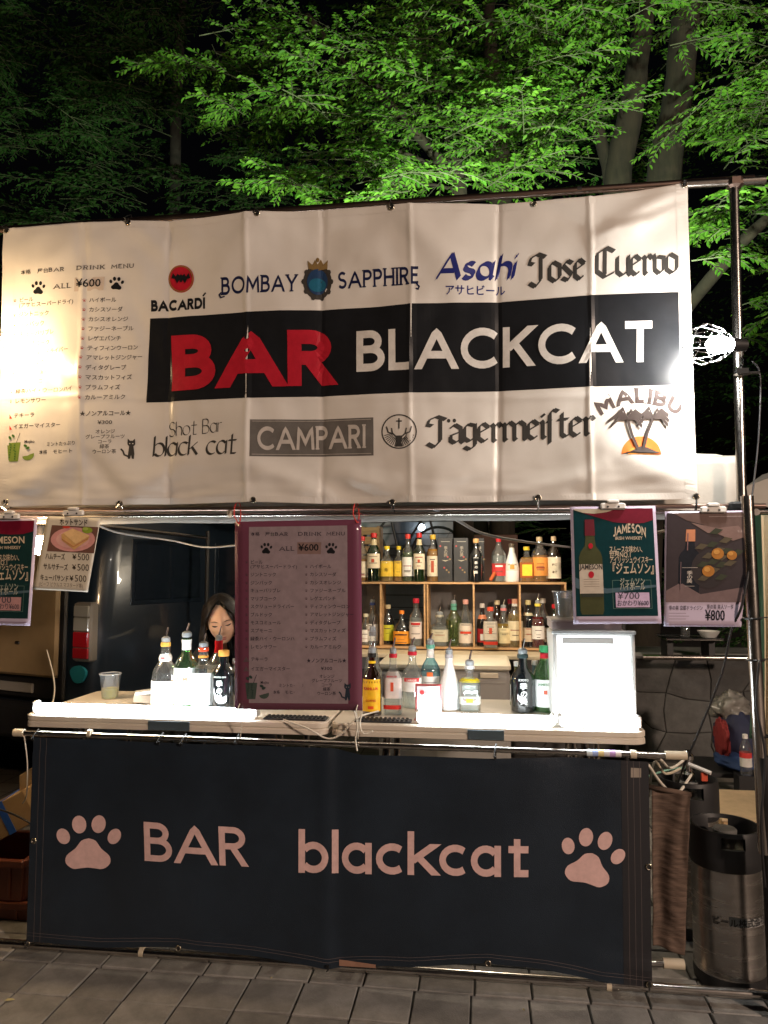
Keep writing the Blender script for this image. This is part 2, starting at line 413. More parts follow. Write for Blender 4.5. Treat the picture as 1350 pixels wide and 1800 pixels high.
def paw(P, cx, cy, sx, name, mat, layer=1, sy=None, tilt=0.0, n=16, rings=2):
    sy = sy or sx; c, q = math.cos(tilt), math.sin(tilt); P.k += 1; P.sp = P.k
    def R(x, y): return (cx + (x * c - y * q) * sx, cy + (x * q + y * c) * sy)
    for (x, y, rx, ry, ro) in ((-.78, -.28, .2, .27, -.35), (-.3, -.68, .22, .3, -.1), (.3, -.7, .22, .3, .1), (.8, -.3, .2, .27, .4)):
        pts = []
        for i in range(n):
            a = 2 * PI * i / n; u, v = rx * math.cos(a), ry * math.sin(a)
            pts.append(R(x + u * math.cos(ro) - v * math.sin(ro), y + u * math.sin(ro) + v * math.cos(ro)))
        P.fan(pts, name, mat, layer, rings)
    pts = []
    prof = [(0, -.22), (.22, -.14), (.4, .12), (.66, .36), (.68, .62), (.46, .8), (.2, .78), (0, .76), (-.2, .78), (-.46, .8), (-.68, .62), (-.66, .36), (-.4, .12), (-.22, -.14)]
    sp = smoothpath([(a, b, 0) for a, b in prof + prof[:1]], 3)[:-1]
    P.fan([R(p.x, p.y) for p in sp], name, mat, layer, rings + 1); P.sp = 0
def cat(P, cx, cy, h, name, mat, eyes):
    k = h / 2
    P.oval(cx, cy - .55 * k, .38 * k, .3 * k, name, mat, 1)
    P.poly([(cx - .38 * k, cy - .6 * k), (cx - .34 * k, cy - 1.05 * k), (cx - .08 * k, cy - .8 * k)], name, mat, 1.2)
    P.poly([(cx + .38 * k, cy - .6 * k), (cx + .36 * k, cy - 1.05 * k), (cx + .08 * k, cy - .8 * k)], name, mat, 1.2)
    P.fan([(cx - .2 * k, cy - .35 * k), (cx + .2 * k, cy - .35 * k), (cx + .32 * k, cy + .5 * k), (cx + .28 * k, cy + k), (cx + .1 * k, cy + k), (cx, cy + .6 * k), (cx - .1 * k, cy + k), (cx - .3 * k, cy + k), (cx - .3 * k, cy + .5 * k)], name, mat, 1.1, 1)
    P.line([(cx - .26 * k, cy + .75 * k), (cx - .65 * k, cy + .6 * k), (cx - .8 * k, cy + .2 * k), (cx - 1.0 * k, cy)], .16 * k, name, mat, 1.3)
    for e in (-.15, .15): P.oval(cx + e * k, cy - .55 * k, .07 * k, .05 * k, 'eyes', eyes, 2.5, n=8, rings=1)
import numpy as np
# ================================================================== GROUND
M_pav = pm('paver_stone', (.19, .183, .172), .85, var=.38, vscale=7, bump=.5, bscale=160, island=.22)
def groundmat():
    m = pm('paved_ground', (.15, .135, .12), .88, var=.25, vscale=5, bump=.4, bscale=120)
    nt = m.node_tree; b = nt.nodes['Principled BSDF']
    br = nt.nodes.new('ShaderNodeTexBrick'); tc = nt.nodes.new('ShaderNodeTexCoord'); mp = nt.nodes.new('ShaderNodeMapping')
    nt.links.new(tc.outputs['Object'], mp.inputs[0]); nt.links.new(mp.outputs[0], br.inputs[0])
    br.offset = 0; br.inputs['Scale'].default_value = 1; br.inputs['Brick Width'].default_value = .19; br.inputs['Row Height'].default_value = .19
    br.inputs['Mortar Size'].default_value = .004
    br.inputs['Color1'].default_value = (.16, .14, .12, 1); br.inputs['Color2'].default_value = (.11, .1, .09, 1); br.inputs['Mortar'].default_value = (.02, .02, .02, 1)
    nt.links.new(br.outputs[0], b.inputs['Base Color']); return m
M_grout = pm('dark_joint_sand', (.03, .028, .025), .95, var=.3, vscale=30)
g = MB(); g.grid(lambda u, v: (-60 + 120 * u, -30 + 110 * v, -.02), 12, 12)
ground = tag(g.build('ground', groundmat()), kind='structure', label='square stone paving stretching back into the dark park')
pv = MB(); pv.box((-.25, .75, -.014), (4.4, 3.9, .012))
pavement = tag(pv.build('pavement', M_grout), kind='structure', label='grey square stone pavers laid in straight rows in front of the stall')
paver_meshes = []
for k in range(6):
    b = bmesh.new(); bmesh.ops.create_cube(b, size=1)
    sx, sy = .184 - .0012 * (k % 3), .184 - .0012 * (k % 2)
    for v in b.verts: v.co = Vector((v.co.x * sx, v.co.y * sy, v.co.z * .03 - .015 + (.0015 * random.uniform(-1, 1) if v.co.z > 0 else 0)))
    bmesh.ops.bevel(b, geom=[e for e in b.edges if e.verts[0].co.z > -.01 and e.verts[1].co.z > -.01], offset=.003, segments=1, affect='EDGES')
    m = bpy.data.meshes.new('paver'); b.to_mesh(m); b.free(); m.materials.append(M_pav); paver_meshes.append(m)
cells = [(i, j) for i in range(-12, 8) for j in range(-5, 4)] + [(i, j) for i in range(4, 13) for j in range(4, 14)] + [(i, j) for i in range(-14, -12) for j in range(-1, 5)]
for (i, j) in cells:
    o = bpy.data.objects.new('paver', random.choice(paver_meshes)); COL.objects.link(o)
    off = .03 if j % 3 == 0 else 0
    o.location = (i * .19 + .045 + off * .4, j * .19 + .055, random.uniform(-.0018, .0018)); o.rotation_euler = (0, 0, random.uniform(-.006, .006) + random.choice((0, PI / 2)))
    attach_loc = o.location.copy(); o.parent = pavement

# ================================================================== HEDGE / DARK WOOD BEHIND
def leafmat(name, col, col2, trans=.35):
    m = bpy.data.materials.new(name); m.use_nodes = True; nt = m.node_tree; nt.nodes.clear()
    o = nt.nodes.new('ShaderNodeOutputMaterial'); d = nt.nodes.new('ShaderNodeBsdfPrincipled'); t = nt.nodes.new('ShaderNodeBsdfTranslucent'); mx = nt.nodes.new('ShaderNodeMixShader')
    ge = nt.nodes.new('ShaderNodeNewGeometry'); cr = nt.nodes.new('ShaderNodeValToRGB')
    cr.color_ramp.elements[0].color = (*col, 1); cr.color_ramp.elements[1].color = (*col2, 1)
    nt.links.new(ge.outputs['Random Per Island'], cr.inputs[0]); nt.links.new(cr.outputs[0], d.inputs['Base Color'])
    hs = nt.nodes.new('ShaderNodeHueSaturation'); hs.inputs['Value'].default_value = 1.25; hs.inputs['Hue'].default_value = .49
    nt.links.new(cr.outputs[0], hs.inputs['Color']); nt.links.new(hs.outputs[0], t.inputs[0])
    d.inputs['Roughness'].default_value = .5; d.inputs['Specular IOR Level'].default_value = .12
    mx.inputs[0].default_value = trans; nt.links.new(d.outputs[0], mx.inputs[1]); nt.links.new(t.outputs[0], mx.inputs[2]); nt.links.new(mx.outputs[0], o.inputs[0])
    return m
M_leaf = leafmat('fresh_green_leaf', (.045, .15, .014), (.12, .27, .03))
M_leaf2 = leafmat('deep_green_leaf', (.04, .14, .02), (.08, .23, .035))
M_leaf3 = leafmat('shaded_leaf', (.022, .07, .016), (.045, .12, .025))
M_twig = pm('twig_bark', (.06, .075, .035), .8)
M_bark = pm('tree_bark', (.02, .016, .009), .9, var=.45, vscale=14, bump=1.0, bscale=40, stretch=(1, 1, .25))
rng = np.random.default_rng(11)
LEAF = np.array([(0, 0, 0), (.3, .2, .05), (.66, .17, .05), (1, 0, -.06), (.66, -.17, .05), (.3, -.2, .05)])
LF = np.array([(0, 1, 2, 3), (0, 3, 4, 5)])
def norm(a): return a / np.maximum(1e-9, np.linalg.norm(a, axis=-1, keepdims=True))
class Crown:
    def __init__(s): s.p = []; s.d = []; s.n = []; s.L = []; s.tw = []
    def spray(s, base, d, length, nl, leaf):
        t = np.linspace(.12, 1, nl); d = norm(d); side = norm(np.cross(d, (0, 0, 1)))
        P = base + np.outer(t * length, d) + np.outer(-(t ** 2) * length * .28, (0, 0, 1.))
        sg = np.where(np.arange(nl) % 2 == 0, 1, -1)[:, None]
        D = norm(d * .75 + side * sg * .8 + rng.normal(0, .18, (nl, 3)) + np.array((0, 0, -.35)))
        N = norm(np.array((0, 0, 1.)) + rng.normal(0, .35, (nl, 3)))
        s.p.append(P); s.d.append(D); s.n.append(N); s.L.append(leaf * rng.uniform(.65, 1.2, nl) * (1 - .25 * t))
        s.tw.append((base, P[nl // 2], P[-1]))
    def bough(s, base, d, length, ns=9, leaf=.062, nl=13):
        d = norm(np.array(d, float)); side = norm(np.cross(d, (0, 0, 1.)))
        for k in range(ns):
            t = .15 + .85 * k / (ns - 1); b = base + d * t * length - np.array((0, 0, .22 * t * t * length))
            sg = 1 if k % 2 else -1
            dd = d * (.5 + .5 * t) + side * sg * (1.0 - .6 * t) + rng.normal(0, .12, 3) * np.array((1, 1, .8)) + np.array((0, 0, -.08))
            s.spray(b, dd, length * rng.uniform(.3, .5) * (1.1 - .35 * t), nl, leaf)
        s.tw.append((base, base + d * length * .5 - np.array((0, 0, .055 * length)), base + d * length - np.array((0, 0, .22 * length))))
    def fill(s, px, py, Y, rx, ry, n, leaf=.062, length=.75, dy=.5, bias=(-.2, -.5, 0), nl=13, ns=9):
        for _ in range(n):
            a, b = rng.uniform(-1, 1, 2); c = at(px + a * rx, py + b * ry, Y + rng.uniform(-dy, dy))
            an = rng.uniform(0, 2 * PI)
            d = np.array((math.cos(an), math.sin(an), rng.uniform(-.05, .3))) + np.array(bias)
            s.bough(np.array(c) - norm(d) * length * .4, d, length * rng.uniform(.7, 1.2), ns, leaf, nl)
    def build(s, parent, mat, cut=None):
        P = np.concatenate(s.p); D = np.concatenate(s.d); N = np.concatenate(s.n); L = np.concatenate(s.L)
        S = norm(np.cross(N, D)); N = np.cross(D, S); n = len(P)
        V = P[:, None, :] + L[:, None, None] * (LEAF[None, :, 0:1] * D[:, None, :] + LEAF[None, :, 1:2] * S[:, None, :] + LEAF[None, :, 2:3] * N[:, None, :])
        V = V.reshape(-1, 3); F = (np.arange(n)[:, None, None] * 6 + LF[None]).reshape(-1)
        m = bpy.data.meshes.new('crown'); m.vertices.add(len(V)); m.vertices.foreach_set('co', V.astype(np.float32).ravel())
        m.loops.add(len(F)); m.loops.foreach_set('vertex_index', F.astype(np.int32)); m.polygons.add(n * 2)
        m.polygons.foreach_set('loop_start', np.arange(0, n * 8, 4, dtype=np.int32)); m.update(calc_edges=True); m.validate()
        m.materials.append(mat)
        o = bpy.data.objects.new('crown', m); COL.objects.link(o); o['kind'] = 'stuff'; attach(o, parent)
        t = MB()
        for a, b, c in s.tw: t.tube([a, b, c], [.0045, .003, .0012], 3, False)
        q = t.build('twigs', M_twig, parent); q['kind'] = 'stuff'
        return n
def limb(pts, rs, n=6, wob=.012):
    sp = smoothpath(pts, n); rr = []
    for i in range(len(sp)):
        f = i / n; k = min(int(f), len(rs) - 2); rr.append(rs[k] + (rs[k + 1] - rs[k]) * min(1, f - k))
    mb = MB(); mb.tube(sp, rr, 14)
    mb.v = [tuple(Vector(v) + noise.noise_vector(Vector(v) * 5) * wob * (1 + 0)) for v in mb.v]
    return mb
M_bark2 = pm('dark_tree_bark', (.02, .019, .015), .95, var=.4, vscale=14)
def tree(label, base, parts, crown=None, mat=M_leaf, group='park trees behind the stall', dark=False):
    t = thing('leafy_tree', label, 'tree', (base[0], base[1], 0), group)
    for i, (pts, rs) in enumerate(parts):
        limb(pts, rs).build('trunk' if i == 0 else 'limb', M_bark2 if dark else M_bark, t, smooth='all')
    if crown: crown.build(t, mat)
    return t
# --- tree with the broad trunk at upper right
B = at(1120, 900, 4.0); bx = B.x
c = Crown()
c.fill(1310, 60, 3.0, 75, 80, 16); c.fill(1315, 190, 3.2, 65, 60, 14); c.fill(1150, 30, 4.8, 120, 60, 14)
c.fill(1290, 350, 2.4, 70, 30, 6, length=.5); c.fill(1245, 410, 2.2, 30, 40, 3, length=.4); c.fill(1345, 530, 2.4, 25, 90, 4, length=.4)
c.fill(1190, 180, 5.6, 140, 120, 14); c.fill(1330, 440, 4.5, 60, 120, 5)
tree('big park tree at upper right with two thick pale trunks forking', (bx, 4.0), [
    ([(bx - .02, 4.0, -.1), (bx + .02, 4.0, 1.4), at(1165, 340, 4.0), at(1190, 180, 4.0), at(1205, 20, 4.0), at(1212, -260, 4.1), at(1216, -500, 4.3)], [.19, .17, .15, .13, .125, .1, .07]),
    ([at(1080, 700, 4.05), at(1085, 340, 4.0), at(1108, 200, 4.05), at(1128, 60, 4.1), at(1165, -200, 4.2)], [.14, .125, .115, .09, .06]),
    ([at(1085, 380, 4.02), at(1058, 250, 4.1), at(1030, 190, 4.2), at(1010, 130, 4.3)], [.07, .055, .05, .03]),
    ([at(1160, 600, 4.0), at(1225, 520, 3.4), at(1310, 420, 3.0), at(1400, 340, 2.8)], [.07, .05, .045, .03])], c)
# --- tree in the middle with the fan of limbs
B = at(815, 900, 3.4); bx = B.x
c = Crown()
c.fill(860, 60, 3.2, 170, 60, 22); c.fill(800, 170, 2.8, 130, 45, 16); c.fill(950, 190, 3.3, 80, 60, 16)
c.fill(640, 120, 2.9, 110, 60, 15); c.fill(600, 290, 2.5, 100, 30, 11, length=.62); c.fill(520, 320, 2.5, 45, 14, 3, length=.5); c.fill(620, 345, 2.3, 70, 10, 5, length=.5)
c.fill(480, 70, 3.2, 110, 60, 11); c.fill(345, 105, 3.0, 50, 10, 3, length=.65, bias=(-1.2, -.3, -.1)); c.fill(410, 185, 2.9, 25, 10, 2, length=.5, bias=(-1.2, -.3, -.2))
c.fill(760, 290, 3.4, 90, 40, 8); c.fill(930, 270, 3.2, 80, 35, 8); c.fill(985, 80, 3.0, 60, 70, 9); c.fill(1150, 20, 3.0, 90, 18, 4, length=.5)
c.fill(520, 190, 3.0, 70, 30, 5); c.fill(700, 220, 3.0, 60, 40, 6)
tree('spreading park tree above the middle of the banner with fine limbs', (bx, 3.4), [
    ([(bx, 3.4, -.1), (bx, 3.4, 1.5), at(808, 350, 3.4), at(775, 285, 3.35), at(725, 230, 3.2), at(690, 190, 3.1), at(640, 120, 3.0)], [.1, .085, .07, .055, .04, .03, .02]),
    ([at(790, 310, 3.4), at(785, 240, 3.3), at(770, 190, 3.3), at(760, 130, 3.3)], [.03, .02, .015, .01]),
    ([at(780, 300, 3.4), at(700, 265, 3.2), at(675, 250, 3.0), at(640, 240, 2.9)], [.02, .014, .01, .006]),
    ([at(800, 330, 3.4), at(740, 325, 3.1), at(680, 330, 2.8)], [.015, .01, .006]),
    ([at(700, 200, 3.1), at(630, 140, 3.1), at(590, 90, 3.2), at(540, 30, 3.3)], [.03, .03, .035, .04])], c)
# --- dark straight trunk between them
B = at(882, 900, 4.8)
c = Crown(); c.fill(900, 40, 5.4, 200, 60, 24, leaf=.066); c.fill(800, 130, 5.2, 200, 70, 18, leaf=.066); c.fill(1000, 240, 5.6, 150, 100, 18); c.fill(640, 220, 5.0, 120, 90, 10)
tree('slender dark trunked tree behind the banner, left of the two thick trunks', (B.x, 4.8), [
    ([(B.x, 4.8, -.1), (B.x, 4.8, 1.5), at(878, 340, 4.8), at(872, 200, 4.8), at(862, 90, 4.9), at(855, -100, 5.0)], [.14, .125, .115, .1, .08, .05])], c, M_leaf2)
# --- dim trees at the left
for (lab, x0, Y, spec) in (
    ('dim tree at far left whose leaves barely catch the light', -120, 5.0, [(40, 60, 4.6, 120, 60, 26), (200, 180, 4.7, 90, 50, 12), (60, 200, 4.8, 80, 60, 12), (150, 290, 5.0, 120, 60, 16), (60, 370, 5.2, 100, 30, 8)]),
    ('very dark tree between the far left tree and the lit leaves', 300, 6.4, [(270, 90, 4.9, 60, 80, 14), (300, 60, 6.2, 160, 80, 22), (320, 230, 6.4, 150, 80, 22), (430, 320, 6.0, 110, 60, 16)])):
    B = at(x0, 900, Y); c = Crown()
    for q in spec: c.fill(*q, leaf=.07)
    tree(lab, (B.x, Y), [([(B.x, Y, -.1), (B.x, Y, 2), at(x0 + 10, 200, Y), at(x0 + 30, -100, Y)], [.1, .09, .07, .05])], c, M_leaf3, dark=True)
# far wood as one dark mass
c = Crown()
for _ in range(46):
    px = rng.uniform(-150, 1500); c.fill(px, rng.uniform(-60, 800), rng.uniform(8.5, 11), 130, 100, 7, leaf=.11, length=1.5, nl=10, ns=7)
wood = thing('far_wood', None, None, (0, 9, 0)); del_ = wood
bpy.data.objects.remove(wood)
root = bpy.data.objects.new('tmp', None); COL.objects.link(root)
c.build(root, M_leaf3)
ch = list(root.children)
for o in ch:
    o.parent = None; o.matrix_parent_inverse = Matrix()
    if o.name.startswith('twigs'): bpy.data.objects.remove(o)
    else: o.name = 'distant_wood'; tag(o, 'dark mass of park foliage filling the background behind the trees', None, kind='stuff')
bpy.data.objects.remove(root)

# ================================================================== STONE RETAINING WALL (right rear)
M_stone = pm('rough_wall_stone', (.08, .078, .074), .85, var=.35, vscale=6, bump=1, bscale=25, island=.2)
M_capst = pm('smooth_coping_stone', (.2, .2, .19), .45, var=.2, vscale=12)
YW = 3.1
wz = at(1200, 1160, YW).z
w = MB(); w.box((3.0, YW + .32, wz / 2 - .03), (6.0, .4, wz))
wall = tag(w.build('stone_wall', M_grout), 'low dark wall of fitted irregular stones at the right rear under the coping', 'wall')
NX, NZ = 15, 3; x00, dxs = .1, .31
jit = {}
for i in range(NX + 1):
    for k in range(NZ + 1):
        jit[i, k] = (x00 + i * dxs + random.uniform(-.09, .09) + .1 * (k % 2), min(wz, max(-.02, wz * k / NZ + (random.uniform(-.07, .07) if 0 < k < NZ else 0))))
mid = {}
def mp_(a, b):
    q = tuple(sorted((a, b)))
    if q not in mid:
        p, r = jit[q[0]], jit[q[1]]; f = random.uniform(.35, .65); ed_ = a[1] == b[1] and a[1] in (0, NZ)
        mid[q] = (p[0] + (r[0] - p[0]) * f + (0 if ed_ else random.uniform(-.03, .03)), p[1] + (r[1] - p[1]) * f + (0 if ed_ else random.uniform(-.03, .03)))
    return mid[q]
for i in range(NX):
    for k in range(NZ):
        cs_ = [(i, k), (i + 1, k), (i + 1, k + 1), (i, k + 1)]; p = []
        for a, b in zip(cs_, cs_[1:] + cs_[:1]): p += [jit[a], mp_(a, b)]
        n = len(p); cx = sum(t[0] for t in p) / n; cz = sum(t[1] for t in p) / n; dp = random.uniform(.007, .014)
        def ins(d): return [(cx + (t[0] - cx) * (1 - d / max(.05, math.dist(t, (cx, cz)))), cz + (t[1] - cz) * (1 - d / max(.05, math.dist(t, (cx, cz))))) for t in p]
        mb = MB(); r0, r1, r2 = ins(.004), ins(.007), ins(.03)
        mb.add([(t[0], YW + .118, t[1]) for t in r0] + [(t[0], YW + .118 - dp * .7, t[1]) for t in r1] + [(t[0], YW + .118 - dp, t[1]) for t in r2], [tuple(range(2 * n, 3 * n))] + [(r * n + i2, r * n + (i2 + 1) % n, (r + 1) * n + (i2 + 1) % n, (r + 1) * n + i2) for r in (0, 1) for i2 in range(n)])
        mb.build('stone', M_stone, wall)
cp = MB(); cp.box((3.0, YW + .3, wz + .02), (6.0, .5, .045), ch=.02); cp.build('coping', M_capst, wall)
# hedge above the wall
c = Crown()
for px in range(880, 1500, 45): c.fill(px, 1060, 4.6, 40, 60, 5, leaf=.05, length=.5)
for px in range(880, 1500, 60): c.fill(px, 960, 5.2, 40, 60, 4, leaf=.05, length=.5)
t_ = thing('clipped_hedge', 'dark hedge growing behind the stone wall at the right', 'hedge', (1.8, 4.8, 0))
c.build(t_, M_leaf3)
# ================================================================== VAN
vc = at(170, 1100, 1.75); VAN = (vc.x, 1.75)
van = thing('parked_van', 'dark navy van parked behind the left end of the bar counter', 'van', (VAN[0], VAN[1], 0))
M_van = pm('dark_van_paint', (.012, .02, .033), .28, coat=.6, var=.2, vscale=2)
M_beige = pm('beige_trim_panel', (.33, .23, .12), .6, var=.12, vscale=5)
M_blk = pm('black_plastic', (.015, .015, .016), .5)
M_glassd = pm('dark_glass', (.012, .018, .028), .08, spec=.6)
M_chrome = pm('chrome', (.7, .7, .7), .12, metal=1)
ca, sa = math.cos(math.radians(72)), math.sin(math.radians(72))
def V(l, wd, z):  # length behind the corner, width to the left, height
    return Vector((VAN[0] + l * ca - wd * sa, VAN[1] + l * sa + wd * ca, z))
def vbox(l0, l1, w0, w1, z0, z1, ch=.01):
    mb = MB(); c_ = V((l0 + l1) / 2, (w0 + w1) / 2, (z0 + z1) / 2); mb.box(c_, (l1 - l0, w1 - w0, z1 - z0), Euler((0, 0, math.radians(72))), ch); return mb
prof = [(.0, .32), (0, .95), (.05, 1.5), (.14, 1.8), (.3, 1.86), (2.3, 1.86), (2.5, 1.78), (2.95, 1.2), (3.3, 1.1), (3.35, .9), (3.35, .32)]
body = MB(); nP = len(prof)
secs = [(0.0, .94), (.05, .985), (.1, 1.0), (1.35, 1.0), (1.4, .985), (1.45, .94)]
vs = []
for wd, k in secs:
    vs += [V(1.67 + (l - 1.67) * (k if k < 1 else 1), wd, .32 + (z - .32) * (1 - (1 - k) * .6)) for l, z in prof]
fs = [tuple(range(nP)), tuple(range((len(secs) - 1) * nP, len(secs) * nP))[::-1]]
for r in range(len(secs) - 1):
    for i in range(nP): fs.append((r * nP + i, (r + 1) * nP + i, (r + 1) * nP + (i + 1) % nP, r * nP + (i + 1) % nP))
body.add(vs, fs); body.build('body', M_van, van, smooth=True)
for l0, l1 in ((.28, 1.0), (1.15, 1.95)):
    f = vbox(l0, l1, -.006, .004, 1.18, 1.62, .004).build('window', M_van, van)
    vbox(l0 + .03, l1 - .03, -.011, -.004, 1.21, 1.59, .003).build('pane', M_glassd, f)
vbox(1.05, 1.065, -.012, .0, .45, 1.7, .002).build('door_seam', M_blk, van)
vbox(1.9, 2.05, -.03, -.004, 1.02, 1.05, .01).build('handle', M_blk, van)
for l in (.55, 2.75):
    for wd in (-.02, 1.3):
        mb = MB(); a, b = V(l, wd, .28), V(l, wd + .17, .28); mb.tube([a, b], .28, 28); wl_ = mb.build('wheel', M_blk, van, smooth=True)
        mb = MB(); mb.tube([V(l, wd - .006, .28), V(l, wd + .01, .28)], .17, 20); mb.build('rim', M_chrome, wl_)
vbox(-.1, .02, .03, 1.42, .33, .56, .03).build('bumper', M_blk, van)
# tail lamp on the rear corner: clear, grey, red sections
M_red = pm('red_lens', (.45, .01, .02), .15, coat=1); M_clr = pm('clear_lens', (.4, .4, .38), .12, coat=1); M_bezel = pm('lamp_bezel', (.22, .2, .18), .4)
tl = vbox(-.035, .03, .01, .17, .84, 1.21, .012).build('tail_lamp', M_bezel, van)
for z0, z1, mt in ((1.12, 1.19, M_clr), (1.03, 1.115, M_clr), (.93, 1.025, M_red), (.86, .925, M_red)):
    q = vbox(-.047, -.03, .025, .155, z0, z1, .005).build('lens', mt, van)
# inner rear gate with beige trim and dark lower frame
gt = vbox(-.03, .0, .24, 1.40, .58, 1.78, .02).build('rear_gate', M_blk, van)
vbox(-.07, -.032, .27, 1.38, .73, 1.74, .035).build('trim_panel', M_beige, van)
vbox(-.078, -.068, .60, .64, .93, .95, .004).build('latch', M_chrome, van)
vbox(-.05, -.03, .5, .95, .62, .68, .004).build('number_plate', pm('plate', (.3, .28, .25), .5), van)
M_cyan = pm('cyan_sticker', (.02, .25, .32), .5)
mb = MB(); cc = V(.0, 0, .79)
mb.add([V(-.012 - .0, .12 + .065 * math.cos(a) * (1 + .12 * math.sin(3 * a)), .76 + .055 * math.sin(a)) for a in [2 * PI * i / 16 for i in range(16)]] + [V(-.03, .12 + .065 * math.cos(a) * (1 + .12 * math.sin(3 * a)), .76 + .055 * math.sin(a)) for a in [2 * PI * i / 16 for i in range(16)]], [tuple(range(16)), tuple(range(31, 15, -1))] + [(i, (i + 1) % 16, 16 + (i + 1) % 16, 16 + i) for i in range(16)])
mb.build('sticker', M_cyan, van)
# ================================================================== things seen far behind, over the shelf
M_woodc = pm('pale_crate_wood', (.42, .26, .12), .6, var=.3, vscale=6, stretch=(1, 1, 6))
def crate(px, py0, py1, Y, wpx, lab, grp=None):
    a = at(px - wpx / 2, py1, Y); b = at(px + wpx / 2, py0, Y); t = thing('wooden_crate', lab, 'crate', (a.x, Y, a.z), grp)
    n = 4; h = (b.z - a.z) / n
    for i in range(n):
        mb = MB(); mb.box(((a.x + b.x) / 2, Y, a.z + h * (i + .5)), (b.x - a.x, .012, h * .8), ch=.002); mb.build('slat', M_woodc, t)
    for x in (a.x + .015, b.x - .015):
        mb = MB(); mb.box((x, Y + .16, (a.z + b.z) / 2), (.03, .3, b.z - a.z)); mb.build('side', M_woodc, t)
    return t
# kiosk with pale siding in the distance
ko = at(735, 960, 7.0)
kiosk = thing('park_kiosk', 'dim kiosk with horizontal siding far behind the shelf bottles', 'kiosk', (ko.x, 7.0, 0))
mb = MB(); mb.box((ko.x + .2, 7.6, 1.25), (2.0, 1.2, 2.5)); mb.build('wall', pm('kiosk_wall', (.08, .085, .09), .7), kiosk)
M_sid = pm('painted_siding', (.25, .27, .29), .6, island=.15)
for i in range(14):
    mb = MB(); mb.box((ko.x + .2, 6.985, .2 + i * .16), (2.0, .02, .145), Euler((.06, 0, 0))); mb.build('siding_board', M_sid, kiosk)
mb = MB(); mb.box((ko.x + .2, 7.5, 2.55), (2.4, 1.6, .1), ch=.02); mb.build('roof', M_blk, kiosk)
mb = MB(); mb.box((ko.x - .25, 6.95, 1.5), (.3, .03, .4)); f = mb.build('window', M_blk, kiosk)
lampk = thing('wall_lamp', 'small bright white lamp on the distant kiosk wall', 'lamp', tuple(at(741, 927, 6.9)))
mb = MB(); c_ = at(741, 927, 6.86); mb.lathe([(.001, -.045), (.035, -.03), (.045, 0), (.035, .03), (.001, .045)], c_, 12); mb.build('bulb', emat('white_lamp', (.8, .9, 1), 14), lampk, smooth='all')
mb = MB(); mb.box((c_.x, 6.93, c_.z + .05), (.06, .1, .02), ch=.004); mb.build('bracket', M_blk, lampk)
# bicycle against the kiosk
bic = thing('bicycle', 'dark bicycle parked in the background behind the whisky bottles', 'bicycle', tuple(at(665, 990, 6.0)))
wc = [at(652, 972, 6.0), at(688, 972, 6.0)]
wc = [Vector((wc[0].x - .12, 6.0, wc[0].z)), Vector((wc[1].x + .55, 6.0, wc[0].z))]
for p in wc:
    mb = MB(); ring = [p + Vector((.3 * math.cos(a), 0, .3 * math.sin(a))) for a in [2 * PI * i / 28 for i in range(29)]]; mb.tube(ring, .016, 6, False); mb.build('tyre', M_blk, bic, smooth='all')
    mb = MB()
    for i in range(12):
        a = 2 * PI * i / 12; mb.tube([p, p + Vector((.29 * math.cos(a), 0, .29 * math.sin(a)))], .002, 3)
    mb.build('spokes', M_chrome, bic)
mb = MB(); A, Bq = wc; S_ = Vector(((A.x * .62 + Bq.x * .38), 6.0, A.z + .45)); H_ = Vector((Bq.x - .12, 6.0, A.z + .5)); K_ = Vector(((A.x + Bq.x) / 2, 6.0, A.z - .03))
for q in ((A, S_), (A, K_), (K_, S_), (S_, H_), (K_, H_), (H_, Bq)): mb.tube(q, .014, 8)
mb.build('frame', M_blk, bic)
mb = MB(); mb.box(S_ + Vector((0, 0, .07)), (.22, .12, .05), ch=.02); mb.build('saddle', M_blk, bic)
mb = MB(); mb.tube([H_, H_ + Vector((0, 0, .16)), H_ + Vector((.0, -.2, .2))], .012, 8); mb.tube([H_ + Vector((0, 0, .16)), H_ + Vector((.0, .2, .2))], .012, 8); mb.build('handlebar', M_blk, bic)
crate(650, 925, 992, 5.6, 34, 'pale wooden crate seen past the right edge of the pink menu board')
# green-lit trunk and brown board behind the whisky boxes
B = at(846, 1000, 5.2)
tree('green lit trunk seen under the canopy behind the boxed bottles', (B.x, 5.2), [([(B.x, 5.2, -.1), at(850, 1000, 5.2), at(842, 930, 5.2), at(838, 800, 5.2), at(838, 500, 5.3)], [.12, .11, .1, .09, .06])], None, group='park trees behind the stall')
pb = at(872, 1005, 4.6); mb = MB(); mb.box((pb.x, 4.6, 1.1), (.42, .03, 1.3), ch=.004); mb2 = thing('brown_panel', 'tall brown panel standing in the dark behind the boxed bottles', 'panel', (pb.x, 4.6, 0)); mb.build('board', pm('brown_board', (.1, .045, .025), .5), mb2)
for dx in (-.18, .18):
    mb = MB(); mb.box((pb.x + dx, 4.63, .5), (.03, .03, 1.0)); mb.build('leg', M_blk, mb2)
